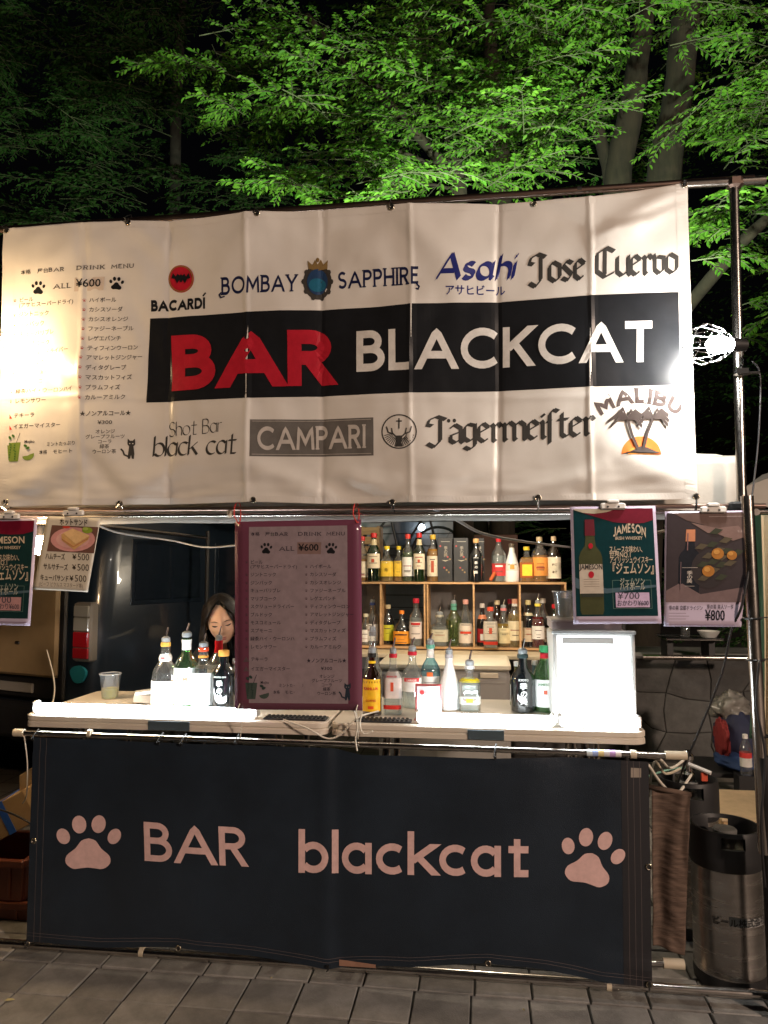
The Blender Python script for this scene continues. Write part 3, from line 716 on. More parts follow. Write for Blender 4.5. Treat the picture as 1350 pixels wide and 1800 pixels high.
# ================================================================== STALL FRAME
M_steel = pm('brushed_steel_pipe', (.62, .58, .54), .22, metal=1, var=.1, vscale=20, rvar=.06)
M_copper = pm('reddish_steel_pipe', (.42, .3, .25), .3, metal=1, var=.15, vscale=15)
M_joint = pm('cream_plastic_joint', (.55, .48, .36), .45)
M_tie = pm('black_cable_tie', (.01, .01, .01), .4)
M_whitep = pm('white_plastic', (.75, .74, .7), .4)
M_redtie = pm('red_string', (.6, .05, .04), .5)
M_string = pm('white_string', (.7, .65, .55), .7)
M_cord = pm('black_cord', (.02, .02, .022), .4); M_cordg = pm('grey_cord', (.28, .28, .29), .4)
fr = thing('stall_frame', 'steel pipe frame of the bar stall carrying the banner, posters and black skirt', 'frame', (-.5, 0, 0))
def pipe(name, pts, r, mat=M_steel, seg=14):
    mb = MB(); mb.tube(pts, r, seg); return mb.build(name, mat, fr, smooth=True)
pipe('top_rail', [at(-60, 408, .02), at(1325, 314, .02)], .0135, M_copper)
pipe('top_rail', [at(1205, 324, .02), at(1345, 316, .02)], .0155)
pipe('front_post', [at(1290, 322, .02), at(1304, 888, .02)], .0165)
pipe('front_post', [at(1313, 872, -.03), at(1345, 1500, -.05)], .021)
mb = MB(); mb.tube([at(1343, 1330, -.05), at(1350, 1420, -.05), (at(1356, 1500, -.05).x, -.05, .0)], [.024, .026, .026], 14); mb.build('post_foot', M_blk, fr, smooth=True)
pipe('canopy_rail', [at(-60, 897, .02), at(1345, 889, .02)], .0085, M_copper)
pipe('canopy_rail', [at(-60, 908, .03), at(1350, 899, .03)], .0075)
pipe('counter_rail', [at(30, 1288, 0), at(1195, 1329, 0)], .0105)
pipe('ground_rail', [at(-80, 1652, 0), at(1420, 1754, 0)], .0155)
pipe('rear_ground_rail', [at(1060, 1693, .12), at(1180, 1694, .12)], .012)
pipe('rear_rail', [at(1130, 1155, 2.9), at(1312, 1157, 2.9)], .02)
for (px, py, Y, dx, m) in ((1188, 1328, 0, .035, M_joint), (1184, 1694, .12, .035, M_joint), (34, 1288, 0, .02, M_joint), (404, 903, .025, .006, M_joint), (1045, 897, .025, .006, M_joint), (250, 1673, 0, .008, M_joint), (1070, 1732, 0, .008, M_joint), (158, 1289, 0, .007, M_joint), (1113, 1326, 0, .01, M_joint), (1018, 334, .02, .008, M_blk), (1298, 640, .02, .01, M_blk)):
    c = at(px, py, Y); mb = MB(); mb.tube([c - Vector((dx, 0, 0)), c + Vector((dx, 0, 0))], .0175 if py > 1600 else .0145, 12); mb.build('joint', m, fr, smooth=True)
mb = MB(); c = at(1291, 322, .02); mb.box(c, (.05, .05, .045), ch=.01); mb.build('corner_joint', M_copper, fr)
for (px, y0, y1) in ((1298, 880, 905),):
    mb = MB(); mb.box(at(px, 890, .02), (.07, .05, .03), ch=.008); mb.build('corner_joint', M_blk, fr)
# patterned tape round the counter rail
c = at(1060, 1324, 0)
for i, cl in enumerate([(.6, .7, .75), (.3, .4, .7), (.7, .6, .3), (.65, .65, .7), (.45, .3, .6), (.75, .75, .75)]):
    mb = MB(); p = c + Vector((-.055 + i * .019, 0, 0)); mb.tube([p, p + Vector((.0188, 0, 0))], .0118, 12); mb.build('tape', ink(cl), fr, smooth=True)
# left post, out of the picture's edge
pipe('front_post', [at(-40, 405, .02), at(-46, 900, .02)], .0165)
pipe('front_post', [at(-52, 880, .0), at(-95, 1640, .0)], .018)
for (px, py) in ((-40, 900, ), (1330, 900)):
    a = at(px, py, .02); pipe('side_rail', [a, (a.x, 2.5, a.z)], .012)
    pipe('rear_post', [(a.x, 2.5, 0), (a.x, 2.5, a.z + .05)], .016, M_blk)
# ================================================================== CANOPY
M_canvas = pm('white_canvas', (.42, .39, .34), .75, var=.1, vscale=6, bump=.4, bscale=14, sheen=.2)
can = thing('canopy_tent', 'white canopy roof behind the banner, its corner showing at the right', 'tent', (-.5, 1.3, 1.6))
xL, xR, yF, yB, zE, zV = -2.3, .915, .09, 2.5, at(1300, 802, .09).z, at(600, 915, .05).z
pk = Vector(((xL + xR) / 2, (yF + yB) / 2, zE + .62))
def roof(u, v):
    # four slopes
    x = xL + (xR - xL) * u; y = yF + (yB - yF) * v
    du = min(u, 1 - u) * 2; dv = min(v, 1 - v) * 2; k = min(du, dv)
    return (x, y, zE + .62 * k ** 1.12 * (1 - .06 * math.sin(9 * PI * u) * (1 - k)) + .004 * noise.noise(Vector((x * 6, y * 6, 0))))
mb = MB(); mb.grid(roof, 48, 40); mb.build('roof', M_canvas, can, smooth='all', solid=.002)
def val(x0, y0, x1, y1):
    def f(u, v):
        x = x0 + (x1 - x0) * u; y = y0 + (y1 - y0) * u; w = .004 * math.sin(23 * u + 3 * v) * v + .006 * noise.noise(Vector((u * 9, v * 3, 1)))
        return (x + (w if x0 == x1 else 0), y + (w if y0 == y1 else 0), zE + (zV - zE) * v - .004 * abs(math.sin(6 * PI * u)) * v)
    return f
for q in ((xL, yF, xR, yF), (xR, yF, xR, yB), (xL, yB, xR, yB), (xL, yF, xL, yB)):
    mb = MB(); vf_ = val(*q); lo_ = 1.0 if q[1] == yF and q[3] == yF else .18; mb.grid(lambda u, v: vf_(u, v * lo_), 60, 8); mb.build('valance', M_canvas, can, smooth='all', solid=.002)
# ================================================================== BANNER
TOP = [(10, 405), (75, 401), (150, 396), (229, 390), (340, 387), (457, 378), (570, 371), (690, 365), (780, 361), (875, 359), (938, 356), (1040, 352), (1120, 340), (1206, 326)]
BOT = [(-3, 892), (100, 889), (216, 888), (330, 886), (449, 883), (570, 886), (691, 884), (820, 884), (945, 880), (1080, 881), (1224, 878)]
def ip(T, u):
    x = T[0][0] + (T[-1][0] - T[0][0]) * u
    for a, b in zip(T, T[1:]):
        if x <= b[0] + 1e-6: return (x, a[1] + (b[1] - a[1]) * (x - a[0]) / (b[0] - a[0]))
    return T[-1]
def bpix(u, v):
    a, b = ip(TOP, u), ip(BOT, u); return (a[0] + (b[0] - a[0]) * v, a[1] + (b[1] - a[1]) * v)
CRX = [0, 150, 297, 437, 567, 722, 876, 1036, 1222]; CRD = [0, .011, -.012, .013, -.006, .013, -.010, .014, 0]
SEGS = [(20, 872, 150, 790, 22, .009), (150, 790, 220, 880, 16, -.008), (225, 878, 330, 800, 26, .012), (330, 800, 300, 700, 20, .006), (345, 872, 440, 862, 10, .006), (440, 815, 575, 870, 18, .010), (560, 850, 690, 880, 16, -.008), (590, 830, 700, 872, 18, .01), (700, 872, 860, 815, 22, .009),
        (860, 880, 1010, 838, 14, .009), (945, 878, 1060, 820, 12, .006), (1010, 870, 1200, 862, 16, -.007), (1070, 790, 1222, 866, 24, .009), (690, 366, 560, 440, 26, -.010), (690, 366, 800, 470, 26, .011), (457, 380, 400, 470, 24, .008), (457, 380, 560, 450, 22, .006), (229, 392, 290, 440, 20, .009), (150, 400, 152, 470, 8, -.007), (1200, 330, 1050, 440, 26, .012), (1180, 360, 1090, 400, 9, -.005),
        (1040, 425, 1120, 390, 10, .005), (100, 480, 170, 780, 40, .009), (60, 600, 130, 720, 24, -.01), (150, 640, 120, 830, 16, .008), (640, 460, 720, 480, 14, .006), (870, 560, 700, 600, 20, .004), (240, 540, 300, 690, 16, -.005), (500, 760, 660, 745, 12, .003), (930, 345, 1040, 420, 20, -.006)]
def relief(px, py):
    r = 0.0
    for a, b, da, db in zip(CRX, CRX[1:], CRD, CRD[1:]):
        if a <= px <= b or (px < 0 and a == 0) or (px > 1222 and b == 1222):
            t = (px - a) / (b - a); t = t * (1 - .0) ; r += da + (db - da) * t + .004 * math.sin(PI * t) * math.sin(py / 55 + a); break
    r *= 1.25
    for k_, c_ in enumerate(CRX[1:-1]):
        if abs(px - c_) < 16: r += (.0035 if CRD[k_ + 1] > 0 else -.003) * math.exp(-((px - c_ - 2 * math.sin(py / 60 + c_)) / 4.5) ** 2)
    for x0, y0, x1, y1, w, amp in SEGS:
        dx, dy = x1 - x0, y1 - y0; L2 = dx * dx + dy * dy; t = max(0, min(1, ((px - x0) * dx + (py - y0) * dy) / L2))
        d = math.hypot(px - x0 - dx * t, py - y0 - dy * t)
        if d < 3 * w: r += amp * math.exp(-(d / w) ** 2) * (.35 + .65 * math.sin(PI * (.1 + .8 * t)))
    e = max(0, (py - 800) / 90)
    nk = 1 if px < 700 else max(.35, 1 - (px - 700) / 400)
    r += .008 * nk * noise.noise(Vector((px / 95, py / 70, 3))) + .003 * nk * noise.noise(Vector((px / 34, py / 40, 8))) + .005 * e * noise.noise(Vector((px / 60, py / 14, 5)))
    r += .0025 * math.exp(-((py - 700) / 6) ** 2) * (1 if px < 1222 else 0)
    if px > 1170: r += .003 * math.sin(py / 7.0) * min(1, (px - 1170) / 30) * noise.noise(Vector((py / 50, 0, 0)))
    return r
def bsurf(px, py, off=0.0):
    p = at(px, py, 0.0); p.y = -relief(px, py) - .012 - off; return p
M_ban = pm('banner_vinyl', (.66, .63, .58), .3, var=.04, vscale=5, bump=.12, bscale=420, spec=.55)
ban = thing('main_banner', 'large creased white bar banner with drink logos and a black title strip', 'banner', (-.5, 0, 1.64))
mb = MB(); mb.grid(lambda u, v: bsurf(*bpix(u, v)), 400, 130); mb.build('sheet', M_ban, ban, smooth='all')
P = Print(bsurf, .0009)
BLKP = ink((.012, .013, .015), .28); REDP = ink((.42, .015, .03), .35); WHP = ink((.62, .6, .56), .35); NAVY = ink((.012, .016, .055), .35); BLUEP = ink((.018, .024, .15), .35); GREYP = ink((.045, .043, .04), .4)
TEAL = ink((.02, .12, .2), .3); ORA = ink((.8, .22, .03), .4); GOLD = ink((.25, .16, .05), .4); PINKD = ink((.5, .12, .1), .5); DARKP = ink((.05, .045, .04), .4)
P.quad([(264, 560), (1191, 517), (1196, 678), (258, 708)], 'title_strip', BLKP, 1, 150, 26)
P.strokes('BAR', 302, 688, 590, 678, 97, 'red_lettering', REDP, 3, w=.25, gap=.1, across=2, step=.09, each=True)
P.strokes('BLACKCAT', 628, 656, 1150, 638, 71, 'white_lettering', WHP, 3, w=.185, gap=.12, across=2, step=.09, each=True)
# round emblem + name
P.oval(318, 490, 23, 24, 'round_emblem', REDP, 1, n=28, rings=3); P.line([(318 + 21 * math.cos(a), 490 + 22 * math.sin(a)) for a in [2 * PI * i / 28 for i in range(29)]], 1.6, 'emblem_detail', GOLD, 3)
for s_ in (-1, 1):
    P.poly([(318, 486), (318 + s_ * 6, 481), (318 + s_ * 9, 486), (318 + s_ * 14, 480), (318 + s_ * 17, 489), (318 + s_ * 11, 490), (318 + s_ * 7, 498), (318 + s_ * 3, 492)], 'emblem_detail', BLKP, 4)
P.oval(318, 489, 3, 7, 'emblem_detail', BLKP, 4.5, rings=1)
P.strokes('BACARDI', 266, 548, 362, 544, 20, 'lettering', BLKP, 1, w=.26, gap=.12); P.line([(358, 522), (363, 516)], 3, 'lettering', BLKP, 1)
P.strokes('BOMBAY', 392, 522, 524, 515, 31, 'serif_lettering', NAVY, 1, w=.16, gap=.16, serif=.08)
P.line([(392, 517), (388, 521), (391, 526), (398, 524)], 2.5, 'serif_lettering', NAVY, 2)
P.strokes('SAPPHIRE', 595, 510, 738, 503, 30, 'serif_lettering', NAVY, 1, w=.16, gap=.16, serif=.07)
P.line([(733, 503), (738, 508), (736, 513), (732, 511)], 2.5, 'serif_lettering', NAVY, 2)
P.oval(559, 497, 25, 31, 'crest', DARKP, 1, n=26, rings=2)
for i in range(10):
    a = 2 * PI * i / 10; P.oval(559 + 24 * math.cos(a), 497 + 29 * math.sin(a), 4, 5, 'crest', DARKP, 1.6, n=8, rings=1)
P.oval(559, 497, 18, 23, 'crest_stone', ink((.02, .05, .12)), 3, rings=2); P.oval(559, 503, 15, 12, 'crest_stone', TEAL, 4, rings=2)
P.poly([(543, 474), (541, 459), (550, 467), (554, 458), (559, 466), (564, 457), (569, 466), (577, 458), (576, 474), (559, 477)], 'crown_mark', ink((.2, .13, .05)), 2.5)
P.oval(559, 458, 3, 4, 'crown_mark', ink((.2, .13, .05)), 3, rings=1)
P.strokes('Asahi', 762, 500, 900, 494, 50, 'blue_lettering', BLUEP, 1, w=.28, gap=.2, book={**GL, 'a': (.66, [arc(.27, .33, .27, .33, 20, 380, 20), [(.56, .72), (.56, .06), (.64, .02)]])}, nib=math.radians(38), slant=.28, xs=1.25)
P.strokes('', 0, 0, 1, 1, 1, 'x', NAVY) if False else None
P.font('アサヒビール', 782, 521, 19, 'lettering', BLUEP, 1, x1=888, y1=518, bold=.015)
P.strokes('Jose', 930, 504, 1025, 499, 58, 'blackletter', GREYP, 1, w=.17, gap=.09, nib=math.radians(40), book=BK)
P.strokes('Cuervo', 1040, 497, 1187, 487, 56, 'blackletter', GREYP, 1, w=.17, gap=.09, nib=math.radians(40), book=BK)
# lower row
P.strokes('Shot Bar', 296, 769, 392, 761, 26, 'script_lettering', GREYP, 1, w=.09, gap=.1, nib=math.radians(35), slant=.08)
P.strokes('black cat', 268, 804, 418, 800, 38, 'script_lettering', GREYP, 1, w=.14, gap=.1, nib=math.radians(35), slant=.1)
P.quad([(444, 740), (658, 736), (658, 802), (443, 804)], 'name_box', ink((.13, .12, .11)), 1, 36, 10)
P.strokes('CAMPARI', 456, 793, 644, 789, 41, 'box_lettering', ink((.5, .46, .42)), 3, w=.17, gap=.12, serif=.03)
for q in (((448, 743), (654, 739.5)), ((447, 800.5), (654, 798.5))): P.line(list(q), 1, 'box_lettering', ink((.4, .37, .33)), 3, cut=8)
P.line([(703 + 30 * math.cos(a), 761 + 29 * math.sin(a)) for a in [2 * PI * i / 36 for i in range(37)]], 2.2, 'stag_emblem', GREYP, 1)
for i in range(19):
    a = math.radians(15 + i * 150 / 18); P.line([(703 + 13 * math.cos(a), 761 + 13 * math.sin(a)), (703 + 27 * math.cos(a), 761 + 26 * math.sin(a))], 1.4, 'stag_emblem', GREYP, 1)
P.line([(703, 738), (703, 756)], 2.2, 'stag_emblem', GREYP, 2); P.line([(698, 743), (708, 743)], 2.2, 'stag_emblem', GREYP, 2.4)
for s_ in (-1, 1):
    P.line([(703 + s_ * 3, 772), (703 + s_ * 10, 765), (703 + s_ * 19, 762), (703 + s_ * 22, 752)], 2, 'stag_emblem', GREYP, 2)
    P.line([(703 + s_ * 11, 765), (703 + s_ * 13, 755)], 1.8, 'stag_emblem', GREYP, 2.4)
P.fan([(697, 768), (709, 768), (707, 780), (710, 787), (696, 787), (699, 780)], 'stag_emblem', GREYP, 3, 1)
P.strokes('Jägermeifter'.replace('ä', 'a'), 752, 786, 1040, 770, 54, 'blackletter', GREYP, 1, w=.16, gap=.085, nib=math.radians(40), book=BK)
P.oval(789, 741, 3, 3.4, 'blackletter', GREYP, 1, rings=1); P.oval(799, 740.5, 3, 3.4, 'blackletter', GREYP, 1, rings=1)
# arched name over two palms and a half sun
def mal(t, v):
    a = math.radians(-127 + 73 * t); r = 112 + 27 * v
    return (1122 + r * math.cos(a), 823 + r * math.sin(a))
P.strokes('MALIBU', 0, 0, 1, 1, 1, 'arched_lettering', ink((.07, .05, .045)), 1, arcfn=mal, w=.24, gap=.14, serif=.04)
P.fan([(1124 + 35 * math.cos(a), 801 + 32 * math.sin(a)) for a in [PI + PI * i / 18 for i in range(19)]], 'half_sun', ink((.85, .2, .03)), 1, 3)
P.fan([(1124 + 24 * math.cos(a), 801 + 14 * math.sin(a)) for a in [PI + PI * i / 12 for i in range(13)]], 'half_sun_glow', ink((.85, .33, .04)), 3, 2)
PLM = ink((.05, .035, .03))
P.poly([(1088, 801), (1105, 796), (1122, 787), (1135, 789), (1150, 796), (1163, 799)], 'palm_trees', PLM, 5)
for (bx0, by0, tx, ty) in ((1118, 792, 1100, 738), (1127, 792, 1146, 736)):
    P.line([(bx0, by0), ((bx0 + tx) / 2 - 2, (by0 + ty) / 2), (tx, ty)], 5, 'palm_trees', PLM, 6)
    for i in range(9):
        a = math.radians(-200 + i * 27.5); L = 30 + 4 * math.sin(i * 2.3); ex, ey = tx + L * math.cos(a), ty + L * .62 * math.sin(a) + 6
        mx_, my_ = tx + L * .5 * math.cos(a), ty + L * .5 * math.sin(a) * .8 - 6
        P.poly([(tx, ty - 2), (mx_, my_ - 3), (ex, ey), (ex - 2, ey + 6), (mx_, my_ + 5), (tx, ty + 3)], 'palm_trees', PLM, 6 + i * .15)
# the drink menu, used on the banner and on the laminated board
L1 = [('ビール', 455, 200), ('(アサヒスーパードライ)', 495, 200), ('ジントニック', 565, 200), ('ジンバック', 637, 200), ('キューバリブレ', 705, 200), ('マリブコーク', 777, 200), ('スクリュードライバー', 845, 200), ('ブルドック', 917, 200), ('モスコミュール', 987, 200), ('スプモーニ', 1057, 200), ('緑茶ハイ・ウーロンハイ', 1128, 200), ('レモンサワー', 1200, 200), ('テキーラ', 1308, 203), ('イエガーマイスター', 1393, 203)]
L2 = [('ハイボール', 493), ('カシスソーダ', 563), ('カシスオレンジ', 635), ('ファジーネーブル', 705), ('レゲエパンチ', 775), ('ティフィンウーロン', 845), ('アマレットジンジャー', 915), ('ディタグレープ', 987), ('マスカットフィズ', 1057), ('プラムフィズ', 1128), ('カルーアミルク', 1200)]
W1 = {'ビール': 108, '(アサヒスーパードライ)': 410, 'ジントニック': 225, 'ジンバック': 190, 'キューバリブレ': 265, 'マリブコーク': 228, 'スクリュードライバー': 385, 'ブルドック': 190, 'モスコミュール': 268, 'スプモーニ': 190, '緑茶ハイ・ウーロンハイ': 425, 'レモンサワー': 230, 'テキーラ': 150, 'イエガーマイスター': 345}
W2 = [190, 235, 275, 315, 228, 352, 385, 272, 315, 235, 275]
def menu(P, M, sz, dark, bullet, colour=True, sec=1.0):
    def F(txt, x, y, s, w, name='menu_lettering', mat=dark, bold=.01):
        vs, fs, W = fontmesh(txt, bold); P.k += 1; P.sp = P.k; P.raw([M(x + w * u / W, y - s * v) for u, v in vs], fs, name, mat, 1); P.sp = 0
    def S(txt, x0, x1, y, h, **k):
        gl, W = glyphs(txt, **k); P.k += 1; P.sp = P.k
        for vs, fs, kk, gi in gl: P.raw([M(x0 + (x1 - x0) * u / W, y - v * h) for u, v in vs], fs, 'menu_lettering', dark, 1 + kk * .15)
        P.sp = 0
    F('本格', 203, 208, 38, 80); F('屋台', 330, 208, 38, 84)
    S('BAR', 418, 530, 208, 30, w=.15, gap=.25, serif=.1); S('DRINK', 622, 825, 208, 32, w=.14, gap=.3, serif=.1); S('MENU', 870, 1030, 206, 32, w=.14, gap=.25, serif=.1)
    S('ALL', 455, 585, 340, 38, w=.15, gap=.22, serif=.12)
    q = [M(612, 265), M(825, 265), M(820, 370), M(612, 370)]; P.quad(q, 'price_sticker', ink((.55, .47, .4)) if colour else ink((.2, .13, .12)), 1)
    P.raw([M(625 + 175 * u / fontmesh('¥600', .01)[2], 340 - 85 * v) for u, v in fontmesh('¥600', .01)[0]], fontmesh('¥600', .01)[1], 'price', BLKP, 2.5)
    for cx_ in (340, 910):
        o_ = M(cx_, 318); e_ = M(cx_ + 52, 318); k_ = abs(e_[0] - o_[0]); paw(P, o_[0], o_[1] + k_ * .1, k_, 'paw_mark', BLKP, 1, sy=k_ * 1.02, n=10, rings=1, tilt=.05)
    for (t, y, x) in L1: F(t, x, y, 40, W1[t])
    for (t, y), w_ in zip(L2, W2): F(t, 722, y, 40, w_)
    for i in range(11):
        for x, y in ((168, L1[i + (1 if i else 0)][1] - 14), (692, L2[i][1] - 14)):
            o_ = M(x, y); e_ = M(x + 12, y); k_ = abs(e_[0] - o_[0]); paw(P, o_[0], o_[1], k_, 'bullet', bullet, 1, n=6, rings=1)
    F('★ノンアルコール★', 695, 1322, 44, 350, bold=.018); F('¥300', 820, 1388, 40, 100)
    for t, y, x, w_ in (('オレンジ', 1457, 805, 135), ('グレープフルーツ', 1495, 738, 268), ('コーラ', 1533, 822, 95), ('緑茶', 1570, 838, 66), ('ウーロン茶', 1608, 785, 168), ('ミントたっぷり', 1538, 450, 215), ('本格', 1597, 400, 60), ('モヒート', 1597, 500, 150), ('Mojito', 1510, 290, 75)): F(t, x, y, 36, w_)
    for y in (1296, 1380): P.poly([M(165, y - 25), M(193, y + 20), M(137, y + 20)], 'warning_mark', ink((.6, .06, .03)) if colour else ink((.1, .06, .07)), 1)
    gr = ink((.18, .26, .05)) if colour else ink((.05, .07, .06)); gr2 = ink((.06, .16, .03)) if colour else ink((.03, .05, .045))
    P.poly([M(155, 1500), M(262, 1500), M(245, 1645), M(172, 1645)], 'mojito_glass', gr, 1)
    for i in range(14):
        o_ = M(175 + (i * 37) % 72, 1505 + (i * 53) % 125); P.poly([(o_[0] - 1.6, o_[1]), (o_[0], o_[1] - 1.5), (o_[0] + 1.8, o_[1] - .2), (o_[0] + .3, o_[1] + 1.7)], 'mojito_mint', gr2, 2 + i * .1)
    for (x, y) in ((180, 1462), (205, 1450), (320, 1548), (302, 1530)): o_ = M(x, y); P.oval(o_[0], o_[1], 3.6, 2.4, 'mojito_mint', gr2, 3, rot=x, n=8, rings=1)
    P.line([M(230, 1500), M(256, 1430)], .9, 'straw', dark, 2)
    P.fan([M(320 + 45 * math.cos(a), 1600 + 42 * math.sin(a)) for a in [-.3 + PI * 1.0 * i / 10 for i in range(11)]], 'lime_slice', gr, 1, 1)
    o_ = M(1055, 1580); e_ = M(1055, 1655); cat(P, o_[0], o_[1], 2 * abs(e_[1] - o_[1]), 'cat_mark', GREYP if colour else ink((.02, .03, .045)), WHP if colour else ink((.25, .2, .22)))
def MBAN(x, y):
    t = (y - 205) / 1385; k = (x - 205)
    px = 43 - 15 * t + k * (.2364 + .005 * t); py = 486 + 314 * t - k * (.0158 - .007 * t) - 11 * math.sin(min(1, max(0, t * 4)) * PI) * .0
    if 380 < y < 1240: py -= 7 * math.sin((y - 380) / 860 * PI / 2 + PI / 2) * 1.2
    return (px, py)
menu(P, MBAN, .23, DARKP, PINKD)
P.build(ban)
# hems, eyelets and ties
hem = MB()
for e in range(2):
    for (a, b) in (((0.006, .0), (0.006, 1)), ((.994, 0), (.994, 1))):
        pass
hm = Print(bsurf, .0007)
for v0, v1 in ((.004, .024), (.978, .998)):
    n = 200; vs = []
    for i in range(n + 1):
        for v in (v0, v1): vs.append(bpix(i / n, v))
    hm.raw(vs, [(2 * i, 2 * i + 1, 2 * i + 3, 2 * i + 2) for i in range(n)], 'hem', M_ban, 1.2)
for u0, u1 in ((.001, .018), (.982, .999)):
    n = 90; vs = []
    for i in range(n + 1):
        for u in (u0, u1): vs.append(bpix(u, i / n))
    hm.raw(vs, [(2 * i, 2 * i + 1, 2 * i + 3, 2 * i + 2) for i in range(n)], 'hem', M_ban, 1.5)
hm.build(ban)
M_eye = pm('brass_eyelet', (.55, .5, .4), .25, metal=1)
def eyelet(p, parent, r=.0085):
    mb = MB(); ring = [p + Vector((r * math.cos(a), -.003, r * math.sin(a))) for a in [2 * PI * i / 16 for i in range(17)]]; mb.tube(ring, .0026, 6, False); e = mb.build('eyelet', M_eye, parent, smooth='all')
    mb = MB(); mb.add([p + Vector((r * .8 * math.cos(a), -.0028, r * .8 * math.sin(a))) for a in [2 * PI * i / 12 for i in range(12)]], [tuple(range(12))]); mb.build('hole', M_blk, e)
def tie(p, q, parent, mat=M_tie, r=.0022):
    mb = MB(); m = (p + q) / 2
    mb.tube([p + Vector((0, -.006, 0)), Vector((m.x - .004, min(p.y, q.y) - .016, m.z)), q + Vector((0, -.02, .006)), q + Vector((.004, 0, .02)), q + Vector((.004, .015, 0)), Vector((m.x + .003, .004, m.z)), p + Vector((.002, .002, 0))], r, 6)
    mb.box(p + Vector((0, -.011, .008)), (.009, .007, .008)); mb.build('tie', mat, parent)
for (px, py, qx, qy, ti) in ((17, 409, 14, 402, 1), (229, 395, 228, 386, 1), (457, 383, 458, 372, 1), (690, 370, 691, 356, 1), (938, 361, 938, 348, 0), (1200, 331, 1199, 326, 1)):
    eyelet(bsurf(px, py, .001), ban)
    if ti: tie(bsurf(px, py), at(qx, qy, .02), ban)
for (px, py) in ((17, 884), (215, 886), (449, 880), (691, 884), (945, 876), (1221, 874)):
    eyelet(bsurf(px, py, .001), ban, .0095)
    if px not in (449,): tie(bsurf(px, py + 1), at(px, 900, .02), ban, M_tie if px in (691, 1221) else M_steel)
# ================================================================== BLACK SKIRT
SKT = [(64, 1294), (150, 1298), (285, 1303), (440, 1308), (585, 1313), (640, 1325), (740, 1327), (860, 1331), (1000, 1329), (1138, 1337)]
SKB = [(52, 1650), (180, 1661), (318, 1661), (450, 1676), (580, 1698), (640, 1692), (720, 1694), (858, 1688), (960, 1700), (1060, 1722), (1144, 1731)]
def spix(u, v):
    a, b = ip(SKT, u), ip(SKB, u); return (a[0] + (b[0] - a[0]) * v, a[1] + (b[1] - a[1]) * v)
def ssurf(px, py, off=0.0):
    p = at(px, py, 0)
    r = .006 * noise.noise(Vector((px / 130, py / 220, 2))) + \
        .004 * math.exp(-((px - 574) / 14) ** 2) - .003 * math.exp(-((px - 600) / 20) ** 2)
    r += .004 * math.exp(-((px - 355) / 30) ** 2) - .004 * math.exp(-((px - 1010) / 60) ** 2) + .008 * noise.noise(Vector((px / 60, py / 40, 9))) * max(0, (py - 1640) / 80) + .006 * noise.noise(Vector((px / 70, py / 20, 4))) * max(0, (1360 - py) / 60)
    p.y = -r - .019 - off; return p
M_skirt = pm('black_mesh_fabric', (.01, .018, .03), .33, var=.3, vscale=2.5, bump=.35, bscale=500, sheen=.1, rvar=.1, spec=.45)
M_hem = pm('hem_fabric', (.018, .018, .022), .45)
sk = thing('counter_skirt', 'black mesh skirt with pink paw prints and bar name along the counter front', 'banner', (-.6, 0, .05))
mb = MB(); mb.grid(lambda u, v: ssurf(*spix(u, v)), 170, 60); mb.build('fabric', M_skirt, sk, smooth='all')
S_ = Print(ssurf, .0008)
for u in (.012, .022, .965, .975, .985):
    S_.line([spix(u, i / 40) for i in range(41)], .7, 'stitching', ink((.12, .1, .1)), 1.5)
for v in (.955, .97):
    S_.line([spix(i / 120, v) for i in range(121)], .7, 'stitching', ink((.12, .1, .1)), 1.5)
S_.quad([spix(.955, 0), spix(1, 0), spix(1, 1), spix(.955, 1)], 'side_hem', M_hem, .8, 6, 40)
PK = ink((.68, .46, .44), .55, 'pale_pink_print')
paw(S_, 160, 1482, 56, 'paw_print', PK, 2, sy=52, tilt=.02, n=22, rings=3); paw(S_, 1037, 1508, 56, 'paw_print', PK, 2, sy=54, tilt=.22, n=22, rings=3)
S_.strokes('BAR', 259, 1509, 440, 1520, 68, 'skirt_lettering', PK, 2, w=.16, gap=.1, each=True, across=2, step=.1, slant=-.03)
S_.strokes('blackcat', 527, 1530, 934, 1538, 76, 'skirt_lettering', PK, 2, w=.165, gap=.1, each=True, across=2, step=.1, xs=1.1)
S_.quad([(1107, 1347), (1125, 1348), (1125, 1364), (1107, 1364)], 'tape_patch', ink((.3, .26, .22)), 1)
S_.poly([(598, 1682), (662, 1690), (662, 1696), (598, 1693)], 'tape_patch', ink((.3, .17, .12)), 2)
S_.build(sk)
for (px, py) in ((55, 1653), (318, 1661), (858, 1687), (1139, 1725), (66, 1474), (1138, 1519)): eyelet(ssurf(px, py, .001), sk)
for (px, py, qx, qy) in ((55, 1653, 54, 1664), (580, 1694, 581, 1700), (1139, 1725, 1140, 1738), (66, 1300, 66, 1291), (285, 1306, 285, 1297), (325, 1308, 325, 1299), (870, 1332, 870, 1318), (418, 1306, 418, 1300)): tie(ssurf(px, py), at(qx, qy, 0), sk)
